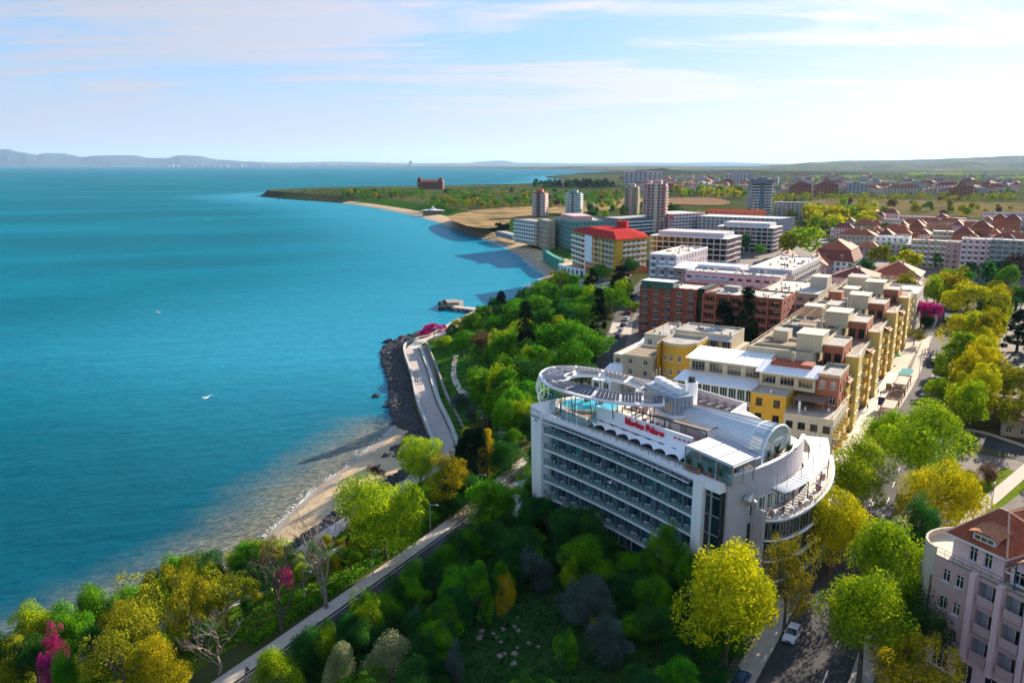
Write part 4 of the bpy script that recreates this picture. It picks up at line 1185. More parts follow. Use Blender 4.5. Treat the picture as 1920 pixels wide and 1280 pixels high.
# ------------------------------------------------------------------ red apartment block behind
rb = thing('apartment_block', 'brick red apartment block with rows of deep balconies and a dark stair slit', 'apartment block', (*W(189, -73), ZG))
block('', '', '', rect(181, 198, -99, -77.2), ZG, 29.6, 6, 'red_plaster', {0: dict(n=5, w=2.1, h=1.7, balc=True, bd=.9, slab='mauve', panel='red_plaster', bstyle='solid', bskip=(1,)), 3: dict(n=5, w=1.6, h=1.5, balc=True, bstyle='solid', panel='mauve'), 1: dict(n=4, w=1.3, h=1.4)}, 'roof_pale', .7, root=rb, trim='red_plaster', clut=[('roof_hatch', 4), ('roof_vent', 8)], seed=5, glass='glass_dark')
block('', '', '', rect(180.4, 198, -74.4, -47), ZG, 29.2, 6, 'red_plaster', {0: dict(n=6, w=2.9, h=2.0, style='door', sill=.1, depth=1.2, balc=True, bd=.9, slab='mauve', panel='red_plaster', bstyle='solid', bfrom=0), 1: dict(n=3, w=1.3, h=1.4)}, 'roof_pale', .5, root=rb, trim='terracotta', clut=[('roof_hatch', 6), ('roof_vent', 10), ('chimney', 3), ('air_conditioner', 6)], seed=6, glass='glass_dark', wallname='balcony_wall')
q = MB()
for k in range(7):
 t0 = -74.2 + k * 4.5; q.prism(rect(179.2, 180.3, t0 - .3, t0 + .3), ZG, 29.2)
q.build('pilasters', 'terracotta', rb)
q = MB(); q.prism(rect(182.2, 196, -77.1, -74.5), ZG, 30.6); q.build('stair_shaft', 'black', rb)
for k in range(6):
 for tt in (-77.0, -75.6):
  obj('window', window_mesh(1.1, 2.2, 'win', 'dark_metal', 'glass_dark'), rb, frameM(W(182.1, tt), EY, -EX, ZG + .6 + k * 3.1))
q = MB(); q.prism(rect(183.5, 184.3, -97.5, -96.7), 29.6, 31.4); q.prism(rect(190, 194, -70, -65), 29.2, 31.0); q.prism(rect(188, 190.5, -62, -59), 29.2, 30.6); q.build('roof_house', 'concrete', rb)
q = MB(); q.prism(rect(180.6, 187, -98.4, -86), 29.65, 32.2, 0, 1); q.build('glazed_attic', ['glass_green', 'white_metal'], rb)
# tan block at its right and behind
tb = block('apartment_block', 'tan apartment block with white framed windows beside the red block', 'apartment block', rect(205, 238, -61, -40.5), ZG, 28, 5, 'tan', {0: dict(n=5, w=2.0, h=1.6, balc=True, bd=1, panel='tan', bstyle='solid', bskip=(0,)), 3: dict(n=8, w=1.4, h=1.5), 1: dict(n=8, w=1.4, h=1.5)}, 'roof_pale', .5, clut=[('roof_vent', 8), ('roof_hatch', 3), ('chimney', 2)], seed=9)
q = MB(); q.prism(rect(222, 231, -47, -41), 28, 32.5); q.build('lift_house', 'beige', tb)
wr = block('shop_block', 'low flat-roofed block with a bright white roof and rooftop units behind the long yellow block', 'building', rect(243, 268, -36, -12), ZG, 25.5, 4, 'beige', {0: dict(n=6, w=1.5, h=1.5), 1: dict(n=6, w=1.5, h=1.5), 3: dict(n=6, w=1.5, h=1.5)}, 'white', .5, clut=[('air_conditioner', 10), ('roof_vent', 8), ('roof_hatch', 2)], seed=12)

# ------------------------------------------------------------------ pink and white complex
pc = thing('apartment_complex', 'pale pink apartment complex stepping round a court with many roof vents and arched loggias', 'apartment complex', (*W(285, -95), ZG))
block('', '', '', rect(272, 318, -133, -119), ZG, 31, 6, 'lilac', {0: dict(n=3, w=1.7, h=1.6, balc=True, panel='white', bstyle='solid', bd=.8), 1: dict(n=11, w=1.4, h=1.5), 3: dict(n=12, w=1.5, h=1.5, balc=True, bd=1, panel='white', bstyle='solid', bskip=(1,))}, 'roof_pale', .6, root=pc, trim='white', clut=[('roof_vent', 14), ('roof_hatch', 5), ('chimney', 3)], seed=21, wallname='sea_wing_wall')
block('', '', '', rect(243, 258, -104, -63), ZG, 28, 5, 'pink', {0: dict(n=11, w=2.2, h=1.9, style='door', depth=.9, balc=True, bd=.9, panel='pink', slab='white', bstyle='solid'), 1: dict(n=4, w=1.5, h=1.6), 3: dict(n=4, w=1.4, h=1.5)}, 'roof_pale', .6, root=pc, trim='lilac', clut=[('roof_vent', 14), ('roof_hatch', 4), ('air_conditioner', 6), ('chimney', 4)], seed=22, wallname='front_wing_wall')
block('', '', '', rect(258.2, 314, -80, -62), ZG, 29.5, 5, 'lilac', {1: dict(n=13, w=2.0, h=2.0, style='door', depth=.8, balc=True, bd=1, panel='beige', slab='white', bstyle='solid'), 3: dict(n=13, w=1.4, h=1.5), 0: dict(n=2, w=1.4, h=1.5)}, 'roof_pale', .5, root=pc, trim='white', clut=[('roof_vent', 26), ('roof_hatch', 8), ('chimney', 3)], seed=23, wallname='street_wing_wall')
block('', '', '', rect(272, 296, -118.8, -100), ZG, 25, 4, 'pink', {0: dict(n=6, w=1.6, h=1.6, balc=True, panel='mauve', bstyle='solid', bd=.9), 3: dict(n=6, w=1.4, h=1.5)}, 'roof_brown', .6, root=pc, trim='lilac', clut=[('roof_vent', 8), ('chimney', 4)], seed=24, wallname='court_wing_wall')
block('', '', '', rect(259, 270, -104, -84), ZG, 29.3, 5, 'white', {0: dict(n=5, w=1.6, h=1.8), 3: dict(n=3, w=1.4, h=1.5)}, 'white_metal', .3, root=pc, wallname='court_wall')
lean(pc, 268, 282, -128, -108, 26, 27.6, 'white_metal', 10, 'terrace_roof')
lean(pc, 239.5, 243, -100, -84, 25.6, 26.2, 'lilac', 0, 'awning')
lean(pc, 229, 240, -106, -88, 19, 20.5, 'white_metal', 8, 'terrace_roof')
block('', '', '', rect(229.2, 242.8, -108, -70), ZG, 18.8, 3, 'pink', {0: dict(n=9, w=1.7, h=1.7, balc=True, bd=.9, panel='pink', bstyle='solid', bskip=(1,)), 3: dict(n=4, w=1.3, h=1.5)}, 'roof_pale', .6, root=pc, wallname='low_wing_wall', clut=[('roof_vent', 5), ('air_conditioner', 5)], seed=25)

# ------------------------------------------------------------------ middle distance: beach hotels, towers, unfinished blocks
bh = thing('beach_hotel', 'red roofed beach hotel with yellow piers and white balconies above an arcaded terrace', 'hotel', (58, 492, ZG))
bp_ = [(40, 526), (47, 496), (60, 458), (80, 476), (82, 505), (60, 535)]
block('', '', '', bp_, 9, 31.5, 7, 'yellow', {0: dict(n=5, w=4.2, h=2.3, style='door', balc=True, bd=1.1, panel='white', bstyle='solid', glass='glass_dark'), 1: dict(n=8, w=3.5, h=2.4, style='door', balc=True, bd=1.1, panel='white', bstyle='rail', glass='glass_dark'), 2: dict(n=6, w=2.6, h=2.1, style='door', balc=True, bd=1.1, panel='white', bstyle='solid')}, 'red_roof', .2, root=bh, trim='red_roof')
q = MB()
for f in (.24, .5, .98):
 x, y = 47 + 13 * f, 496 - 38 * f
 q = MB(); q.prism([(x - 1.1, y - .6), (x + .4, y - 2.3), (x + 2.0, y - .4), (x + .6, y + 1.2)], 9, 30.2); q.build('yellow_pier', 'yellow', bh)
q = MB(); q.prism([(59.6, 459.6), (60.2, 455.8), (64, 459.4), (62.6, 461.5)], 9, 31.2); q.build('yellow_pier', 'yellow', bh)
q = MB()
q.prism([(45.6, 499), (49, 488.6), (50.4, 489.6), (47.4, 499.6)], 9, 31.2); q.build('pale_pier', 'white', bh)
q = MB(); q.prism([(45.9, 496), (60, 456.6), (81.4, 475.6), (70, 485)], 8.9, 14.6); q.build('orange_base', 'orange', bh)
q = MB(); q.prism([(49, 489), (51, 483.4), (52.2, 484), (50, 489.4)], 14.7, 31); q.prism([(44.2, 508), (46, 500.8), (47, 501), (45, 508.2)], 9, 31); q.build('red_bay', 'red_roof', bh, kind='stuff')
q = MB()
for c in ([(38.8, 527.4), (46.2, 494.8), (59.6, 455.6), (81.6, 475), (83.6, 506), (60.6, 537)],):
 top = [(c_[0] * .55 + 61 * .45, c_[1] * .55 + 497 * .45) for c_ in c]
 for i in range(6):
  j = (i + 1) % 6
  q.face([(*c[i], 31.8), (*c[j], 31.8), (*top[j], 35), (*top[i], 35)])
 q.face([(*p, 35) for p in top]); q.face([(*p, 31.6) for p in reversed(c)])
 for i in range(6): q.face([(*c[i], 31.6), (*c[(i + 1) % 6], 31.6), (*c[(i + 1) % 6], 31.8), (*c[i], 31.8)])
rf = q.build('roof', 'red_roof', bh)
q = MB(); q.prism([(66, 505), (72, 503), (74, 509), (68, 511)], 34.8, 39); q.build('lift_house', 'red_roof', rf)
q = MB()
for (a, b) in (((52, 480), (60, 490)), ((46.5, 500), (58, 500)), ((63, 462), (65, 482)), ((74, 470), (68, 484))): q.bar((*a, 32.2), (*b, 34.8), .35)
q.build('ridge_tiles', 'tile_ridge', rf)
ar = thing('beach_arcade', 'white arcaded terrace wall at the head of the beach below the red roofed hotel', 'arcade', (52, 515, 3))
arc = [(31, 531), (36, 517), (43, 505), (52, 496), (61, 490)]
arcp = catmull(arc, 3)
q = MB(); q.prism(arcp + [(70, 500), (52, 530), (40, 540)][::1] if False else [(x, y) for x, y in arcp] + [(70, 498), (45, 540)], 1.5, 9.0, 0, 1)
q.build('terrace', ['white', 'paving'], ar)
for i in range(len(arcp) - 1):
 a, b = Vector(arcp[i]), Vector(arcp[i + 1]); d = (b - a).normalized(); L = (b - a).length
 obj('arch_window', window_mesh(round(L * .62, 1), 3.2, 'win', 'white_metal', 'glass_dark'), ar, frameM(a + d * L * .19 + Vector((d.y, -d.x)) * .15, d.x, d.y, 4.8))
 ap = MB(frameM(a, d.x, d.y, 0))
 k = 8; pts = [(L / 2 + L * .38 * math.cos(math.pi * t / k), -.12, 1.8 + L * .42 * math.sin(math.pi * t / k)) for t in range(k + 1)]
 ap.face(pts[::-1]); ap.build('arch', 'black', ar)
beachwall = thing('scaffold_net', 'green mesh covered embankment wall behind the beach beside the arcade', 'wall', (25, 560, 3))
q = MB(); pth = [(33, 545), (29, 565), (26, 590), (24, 612)]
for a, b in zip(pth, pth[1:]):
 q.prism([a, (a[0] + 2, a[1]), (b[0] + 2, b[1]), b][::-1] if False else [(a[0], a[1]), (a[0] + 3, a[1] + .5), (b[0] + 3, b[1] + .5), (b[0], b[1])], 2, 10)
q.build('netting', 'net_green', beachwall)
q = MB()
for i in range(10):
 f = i / 9 * 2.999; k = int(f); f -= k
 x, y = pth[k][0] + (pth[k + 1][0] - pth[k][0]) * f, pth[k][1] + (pth[k + 1][1] - pth[k][1]) * f
 q.bar((x - .3, y, 2), (x - .3, y, 10.5), .3)
q.build('posts', 'teal_wall', beachwall)
block('hotel_building', 'beige stepped hotel with a dark pitched roof edge at the head of the beach', 'hotel', [(2, 716), (20, 682), (36, 690), (18, 726)], 6, 26, 6, 'beige', {0: dict(n=9, w=2.2, h=1.7, balc=True, panel='beige', bstyle='solid'), 1: dict(n=4, w=1.8, h=1.6)}, 'roof_grey', .6, joined=True, frame='beige')
block('hotel_building', 'grey brown slab-sided hotel tower on the beach edge', 'hotel', [(22, 690), (29, 664), (36, 668), (30, 694)], 4, 28, 6, 'tan', {0: dict(n=6, w=2.6, h=1.4), 1: dict(n=1, w=1.2, h=1.2)}, 'roof_grey', .4, joined=True)
block('hotel_building', 'low flat beach pavilion with glazed front left of the beige hotel', 'pavilion', [(-16, 790), (0, 742), (10, 745), (-6, 794)], 5, 9.5, 1, 'grey_wall', {0: dict(n=12, w=3, h=2.6, sill=.4)}, 'roof_grey', .4, joined=True)
tg = block('glass_hotel', 'teal glass fronted hotel with a long sloping roof behind the red roofed one', 'hotel', [(36, 690), (47, 640), (74, 650), (72, 706)], 7, 29, 6, 'teal_wall', {0: dict(n=16, w=2.7, h=2.9, sill=.3), 1: dict(n=8, w=2.7, h=2.9, sill=.3)}, 'roof_grey', .8, joined=True, glass='glass_teal', frame='cream')
q = MB(); q.prism([(42, 690), (50, 655), (66, 660), (60, 700)], 29.02, 32.6); q.build('attic', 'mauve', tg)
block('hotel_building', 'long pale grey blue terraced hotel behind the teal glass hotel', 'hotel', [(84, 760), (100, 730), (150, 770), (136, 800)], 9, 25, 5, 'blue_grey', {1: dict(n=16, w=2.4, h=1.7, balc=True), 0: dict(n=6, w=2, h=1.6)}, 'roof_grey', .5, joined=True, frame='white')
block('hotel_building', 'pink white low hotel between the two groups of towers', 'hotel', [(132, 790), (150, 752), (186, 775), (170, 812)], 10, 28, 6, 'pink', {1: dict(n=10, w=2.4, h=1.6, balc=True), 0: dict(n=9, w=2, h=1.6)}, 'roof_pale', .5, joined=True)
def tower(label, poly, z1, floors, wm, glass='glass_dark', cap=None, nb=None, dark=None):
 L = [math.hypot(poly[(i + 1) % 4][0] - poly[i][0], poly[(i + 1) % 4][1] - poly[i][1]) for i in range(4)]
 e = {i: dict(n=max(2, int(L[i] / 4.2)), w=2.6, h=1.7, balc=True, bd=1, panel='white', bstyle='solid') for i in range(4)}
 t = block('tower_block', label, 'tower block', poly, 10, z1, floors, wm, e, 'roof_grey', .6, joined=True, glass=glass, balc={'tan': 'tan', 'mauve': 'mauve'}.get(wm, 'white'))
 c = [sum(p[k] for p in poly) / 4 for k in (0, 1)]
 q = MB(); q.prism([(c[0] + (p[0] - c[0]) * .5, c[1] + (p[1] - c[1]) * .5) for p in poly], z1 + .02, z1 + 4); q.build('lift_house', cap or wm, t)
 if dark:
  q = MB(); a, b = poly[0], poly[1]; nx, ny = (b[1] - a[1]), -(b[0] - a[0]); L0 = math.hypot(nx, ny); nx /= L0; ny /= L0
  P_ = lambda f, d: (a[0] + (b[0] - a[0]) * f + nx * d, a[1] + (b[1] - a[1]) * f + ny * d)
  q.prism([P_(.42, -.2), P_(.42, 1.6), P_(.60, 1.6), P_(.60, -.2)][::1], 10, z1 + 1.5); q.build('stair_core', dark, t)
 return t
def tp(pxl, pxr, Yd, zt, dep=16, rot=.3):
 """square-ish tower seen between two pixel columns at distance Yd"""
 xl, xr = (pxl - 960) / FPX * Yd * 1.0, (pxr - 960) / FPX * Yd
 w = (xr - xl) / (math.cos(rot) + .55 * math.sin(rot)) 
 c, s_ = math.cos(-rot), math.sin(-rot)
 o = (xl, Yd)
 return [o, (o[0] + w * c, o[1] + w * s_), (o[0] + w * c - dep * s_, o[1] + w * s_ + dep * c), (o[0] - dep * s_, o[1] + dep * c)]
tower('red brown tower block with white balcony bands standing in the dunes', tp(998, 1023, 990, 0), 40, 12, 'terracotta', dark='dark_metal')
tower('blue green tower block standing in the dunes right of the red brown one', tp(1059, 1089, 1040, 0), 37.5, 11, 'teal_wall', 'glass_teal', dark='blue_grey')
tower('slim beige tower block, leftmost of the tight cluster behind the red roofed hotel', tp(1168, 1194, 1010, 0), 46, 14, 'tan', dark='mauve')
tower('taller dark tower block in the cluster behind the red roofed hotel', tp(1202, 1222, 900, 0), 52, 15, 'mauve')
tower('biggest brown tower block of the cluster, with a pale blank stair core', tp(1208, 1247, 760, 0), 55.5, 16, 'mauve', dark='beige')
bt = tower('tall blue grey office tower with vertical fins and a broad flat cap', tp(1403, 1441, 940, 0, 22, .2), 55.5, 14, 'blue_grey', 'glass_dark', cap='blue_grey', dark='blue_grey')
q = MB(); pq = tp(1401, 1443, 936, 0, 26, .2); q.prism(pq, 52.5, 57.5); q.build('cap', 'blue_grey', bt)
q = MB(); q.box(pq[0][0] - 1, pq[0][0] + 4, pq[0][1] + 6, pq[0][1] + 12, 10, 64); q.build('lift_shaft', 'grey_wall', bt)
def unfinished(label, poly, z1, floors, nf, ns):
 """concrete frame: slabs, columns, dark interior"""
 c = [sum(p[k] for p in poly) / len(poly) for k in (0, 1)]
 t = thing('unfinished_building', label, 'building', (c[0], c[1], ZG))
 fh = (z1 - ZG) / floors
 q = MB()
 for k in range(1, floors + 1): q.prism(poly, ZG + fh * k - .35, ZG + fh * k)
 q.build('floor_slabs', 'white', t)
 q = MB(); ins = inset(poly, 2.2); q.prism(ins, ZG, z1 - .4); q.build('inner_wall', 'glass_dark', t)
 col = MB()
 for i in range(len(poly)):
  a, b = poly[i], poly[(i + 1) % len(poly)]; n_ = max(2, int(math.hypot(b[0] - a[0], b[1] - a[1]) / 4.2))
  for k in range(n_):
   x, y = a[0] + (b[0] - a[0]) * k / n_, a[1] + (b[1] - a[1]) * k / n_
   x += (c[0] - x) * .02; y += (c[1] - y) * .02
   col.box(x - .3, x + .3, y - .3, y + .3, ZG, z1 - .36)
 col.build('columns', 'mauve', t)
 q = MB(); q.prism(inset(poly, 4), z1 + .02, z1 + 2.8); q.build('roof_house', 'lilac', t)
 return t
unfinished('white concrete framed building with open dark storeys, nearer of two', rect(402, 432, -186, -134), 28.5, 5, 9, 4)
unfinished('white banded terraced building behind the nearer open framed one', rect(498, 524, -172, -130), 29, 6, 9, 4)
block('school_building', 'long white grey building with rows of windows beside the big yellow tree', 'building', [(176, 760), (240, 720), (262, 742), (196, 790)], ZG, 26, 5, 'lilac', {0: dict(n=18, w=2, h=1.7), 1: dict(n=6, w=2, h=1.7)}, 'white_metal', .4, joined=True)
block('apartment_block', 'orange roofed block half hidden left of the blue grey tower', 'apartment block', [(196, 800), (250, 790), (252, 806), (198, 818)], ZG, 29, 5, 'orange', {0: dict(n=12, w=2, h=1.6)}, 'red_roof', .4, joined=True)
block('apartment_block', 'small grey block right of the blue grey tower foot', 'apartment block', [(312, 960), (346, 940), (352, 956), (320, 978)], ZG, 30, 6, 'grey_wall', {0: dict(n=8, w=2, h=1.6)}, 'roof_grey', .4, joined=True)

# mansarded villa, brown roofed houses
ms = block('mansard_house', 'large house with a steep dark red mansard roof and an orange tiled hip above it', 'house', rect(388, 418, -80, -58), ZG, 20, 3, 'white', {0: dict(n=7, w=1.5, h=1.6), 1: dict(n=8, w=1.5, h=1.6)}, 'roof_grey', .3, joined=True)
q = MB(); a, b = inset(rect(388, 418, -80, -58), -.6), inset(rect(388, 418, -80, -58), 2.2)
for i in range(4):
 j = (i + 1) % 4; q.face([(*a[i], 20.3), (*a[j], 20.3), (*b[j], 26.5), (*b[i], 26.5)])
q.face([(*p, 26.5) for p in b]); q.build('mansard', 'tile_dark', ms)
hip_roof(ms, b, 26.6, 4.8, 'tile_red', .4)
for tt in (-74, -65): obj('window', window_mesh(1.6, 2.2), ms, frameM(W(388.4, tt), EY, -EX, 22))
def house(label, s0, s1, t0, t1, h, rh, wm, rm, gable=False, z=ZG, name='house', fl=3, group=None, chim=1, joined=True):
 P_ = rect(s0, s1, t0, t1)
 t = block(name, label, 'house', P_, z, z + h, fl, wm, {0: dict(n=max(2, int((t1 - t0) / 3)), w=1.2, h=1.4), 1: dict(n=max(2, int((s1 - s0) / 3)), w=1.2, h=1.4), 3: dict(n=max(2, int((s1 - s0) / 3)), w=1.2, h=1.4)}, 'roof_grey', 0, group, joined=joined)
 rf = hip_roof(t, P_, z + h + .1, rh, rm, .6, gable=gable)
 for k in range(chim):
  p = W(s0 + (s1 - s0) * (.35 + .3 * k), t0 + (t1 - t0) * .6); q = MB(); q.box(p[0] - .5, p[0] + .5, p[1] - .4, p[1] + .4, z + h + rh * .3, z + h + rh + 1.0); q.build('chimney', 'beige', rf)
 return t
house('brown roofed chalet house with a white gable left of the mansard house', 372, 390, -101, -86, 9, 5, 'white', 'tile_dark', True)
house('brown roofed house with a pale stone dome beside it', 366, 384, -84, -68, 9, 5, 'mauve', 'tile_red', True)
house('wide villa with a low red hipped roof behind the yellow street trees', 342, 366, -42, -20, 9, 6, 'beige', 'tile_red')
house('stepped red roofed house with white balconies in front of the mansard house', 290, 312, -52, -34, 13, 4, 'pink', 'tile_dark')
house('small grey house with a shallow roof right of the shop block', 318, 330, -30, -18, 8, 3, 'beige', 'tile_red')
# right-hand district: rows of apartment houses
cols = ['lilac', 'pink', 'beige', 'white', 'tan', 'mauve', 'cream']
names = dict(lilac='lilac', pink='pink', beige='beige', white='white', tan='tan', mauve='mauve', cream='cream')
D = [ # pixel x of the front left base, pixel y of base, width, depth, height, wall, roof kind, label
 (1570, 470, 24, 14, 12, 'beige', 'hip', 'beige red hipped house, nearest row behind the mansard house'),
 (1600, 482, 16, 12, 11, 'lilac', 'hip', 'lilac house with a steep red roof in front of the white flat block'),
 (1638, 478, 22, 12, 13, 'white', 'flat', 'white flat roofed block with small square windows in the right hand district'),
 (1668, 484, 20, 14, 14, 'beige', 'flat', 'beige flat roofed block left of the pink grey apartment slab'),
 (1704, 500, 34, 13, 15, 'tan', 'flat', 'tan flat block with a brown panel between its windows behind the yellow trees'),
 (1768, 505, 18, 14, 18, 'lilac', 'flat', 'lilac tall narrow block with a blank side wall'),
 (1796, 508, 20, 14, 16, 'pink', 'flat', 'pink grey block with bay balconies left of the dull apartment slab'),
 (1598, 452, 26, 12, 11, 'pink', 'hip', 'pink house row with red hipped roof, third row from the front'),
 (1650, 452, 22, 12, 12, 'white', 'hip', 'white house with bright red hipped roof in the middle of the district'),
 (1690, 462, 24, 13, 12, 'mauve', 'hip', 'mauve house under overlapping red roofs'),
 (1745, 470, 26, 12, 13, 'tan', 'flat', 'tan block with white roof clutter behind the lilac block'),
 (1600, 435, 26, 12, 10, 'white', 'hip', 'white house with chimneys and red roof behind the yellow tree mass'),
 (1655, 436, 20, 12, 10, 'beige', 'flat', 'small beige flat block with dark windows in the back row'),
 (1710, 444, 44, 13, 12, 'cream', 'hip', 'long cream house with an orange red roof in the back row'),
 (1788, 446, 26, 14, 12, 'beige', 'hip', 'beige house with a dark red hipped roof left of the slab'),
 (1830, 452, 30, 14, 12, 'white', 'hip', 'white house with a steep red roof behind the dull slab'),
 (1685, 424, 60, 12, 9, 'mauve', 'flat', 'long low building with a bright white roof at the district edge'),
 (1770, 428, 50, 12, 9, 'pink', 'flat', 'long low pink building with a cluttered roof at the district edge'),
 (1840, 425, 60, 12, 12, 'lilac', 'flat', 'long pale blue white slab at the edge of the marsh'),
 (1880, 422, 40, 12, 10, 'white', 'flat', 'white slab at the far right edge of the marsh'),
 (1858, 470, 30, 14, 12, 'tan', 'hip', 'tan house with red roof right behind the dull slab'),
 (1735, 490, 16, 10, 11, 'pink', 'hip', 'small pink house squeezed behind the tan flat block'),
 (1556, 448, 14, 10, 8, 'beige', 'flat', 'small beige flat house at the foot of the yellow tree mass'),
]
for i, (px, py, w, dp, h, wm, kind, lab) in enumerate(D):
 s0, t0 = ST(*G(px, py)); h *= (1.2, .8, 1.0, .7, 1.1, .9)[i % 6]; wm = {'white': 'tan', 'lilac': 'mauve'}.get(wm, wm) if i % 2 else wm
 if kind == 'flat':
  block('apartment_house', lab, 'apartment house', rect(s0, s0 + dp, t0, t0 + w), ZG, ZG + h, max(2, int(h / 3)), wm, {0: dict(n=int(w / 3.2), w=1.5, h=1.5, balc=(i % 2 == 0), panel='white', bstyle='solid'), 1: dict(n=4, w=1.4, h=1.4), 3: dict(n=4, w=1.4, h=1.4)}, 'white' if 'white roof' in lab else 'roof_pale', .5, joined=True, clut=[('chimney', 3), ('roof_hatch', 3)], seed=i)
 else:
  house(lab, s0, s0 + dp, t0, t0 + w, h - 2, 4, wm, ['tile_red', 'tile_orange', 'tile_red'][i % 3], name='apartment_house', chim=2)
db = block('apartment_slab', 'dull grey apartment slab with rows of mixed glazed balconies at the right edge', 'apartment block', rect(447, 462, 6, 42), ZG, 31, 7, 'concrete', {0: dict(n=11, w=2.4, h=1.7, balc=True, bd=1.1, panel='grey_wall', bstyle='solid', bskip=(1,), bstag=True), 3: dict(n=3, w=1.4, h=1.4), 1: dict(n=3, w=1.4, h=1.4)}, 'roof_grey', .5, clut=[('chimney', 4), ('roof_hatch', 4), ('antenna', 3)], seed=31, glass='glass_green')

# ------------------------------------------------------------------ low house at the right edge and the pink hotel at the lower right
sh = house('small pale house with an old brown roof, half hidden by the olive tree', 122, 134, 19, 40, 4.4, 1.6, 'tan', 'tile_dark', True, fl=1, chim=1, joined=False)
# ------------------------------------------------------------------ the curved white resort hotel
HL = (5.8, 137.1)
HUX, HUY, HNX, HNY = .5856, -.8106, .8106, .5856
def hc(a):
 f = max(0, min(1, a / 35.5))
 return .75 * 4 * f * (1 - f)
def HP(a, b, curve=True):
 b2 = b + (hc(a) if curve and b < 6 else 0)
 return (HL[0] + HUX * a + HNX * b2, HL[1] + HUY * a + HNY * b2)
def HPn(a, b): return HP(a, b, False)
ho = thing('resort_hotel', 'curved white hotel with glazed balcony rows, rooftop pool and a red lettered sign wall', 'hotel', (*HPn(18, 12), ZG))
SL = [14.4 + 3.02 * k for k in range(5)]
RZ = 29.6
NB = 12
BW = 35.5 / NB
aa = [BW * i for i in range(NB + 1)]
fine = [35.5 * i / 24 for i in range(25)]
def hband(m, b0, b1, z0, z1, mi=0, pts=fine):
 for x0, x1 in zip(pts, pts[1:]):
  m.grid8([(*HP(x0, b0), z0), (*HP(x1, b0), z0), (*HP(x1, b1), z0), (*HP(x0, b1), z0), (*HP(x0, b0), z1), (*HP(x1, b0), z1), (*HP(x1, b1), z1), (*HP(x0, b1), z1)], mi)
# core
core = [HP(a, 1.75) for a in fine] + [HPn(40.2, 2.0)]
arcc = []
ARC0, ARC1, ARCM = (40.4, 1.4), (35.9, 25.8), (42.2, 14.2)
for k in range(13):
 f = k / 12
 arcc.append(tuple((1 - f) ** 2 * p + 2 * f * (1 - f) * q + f * f * r_ for p, q, r_ in zip(ARC0, ARCM, ARC1)))
core += [HPn(a - .5, b + .3) for a, b in arcc[1:]]
core += [HPn(19.4, 32.4), HPn(1.8, 21), HPn(-6.8, 13), HPn(-7.6, 7)]
q = MB(); q.prism(core, ZG, RZ - .05); q.build('wall', 'white', ho)
# left end wall, wider at its crown
q = MB()
q.grid8([(*HPn(-2.7, -.5), ZG), (*HPn(-.02, -.5), ZG), (*HPn(-.02, 5), ZG), (*HPn(-2.7, 5), ZG), (*HPn(-3.25, -.6), 31.2), (*HPn(-.02, -.6), 30.2), (*HPn(-.02, 5), 30.2), (*HPn(-3.25, 5), 31.2)])
q.build('end_wall', 'white', ho)
q = MB()
for k in range(26):
 z = ZG + .9 + k * .74
 q.box(-2.95, -.1, -.66, -.60, z, z + .03)
q.T = lambda p: (*HPn(p[0], p[1] + .02), p[2])
m2 = MB(lambda p: (*HPn(p[0], p[1]), p[2]))
for k in range(26):
 z = ZG + .9 + k * .74; f = (z - ZG) / 20
 m2.box(-2.75 - .5 * f, -.1, -.53 - .1 * f, -.48, z, z + .03)
m2.build('cladding_joints', 'grey_metal', ho)
# slabs, soffits, balustrades
for k, z in enumerate(SL):
 q = MB(); hband(q, 0, 1.9, z - .28, z); q.build('balcony_slab', 'white', ho)
 q = MB()
 for x0, x1 in zip(fine, fine[1:]): q.bar((*HP(x0, .06), z + 1.02), (*HP(x1, .06), z + 1.02), .07)
 for a in aa: q.bar((*HP(a, .06), z), (*HP(a, .06), z + 1.02), .06)
 for a in (0.02, 35.48):
  q.bar((*HP(a, .06), z + 1.02), (*HP(a, 1.7), z + 1.02), .06)
 q.build('handrail', 'teal_metal', ho)
 for i in range(NB):
  q = MB()
  for h0 in (0, .5):
   x0, x1 = aa[i] + BW * h0 + .05, aa[i] + BW * (h0 + .5) - .05
   q.face([(*HP(x0, .07), z + .06), (*HP(x1, .07), z + .06), (*HP(x1, .07), z + .97), (*HP(x0, .07), z + .97)])
  q.build('glass_panel', 'glass_panel', ho)
 for i in range(NB + 1):
  a = aa[i]
  o = HP(a, 0); T = frameM(o, HUX, HUY, 0)
  q = MB(T); q.box(-.11, .11, .75, 1.74, z + .002, z + 2.70); q.build('divider', 'blue_grey' if 0 < i < NB else 'white', ho)
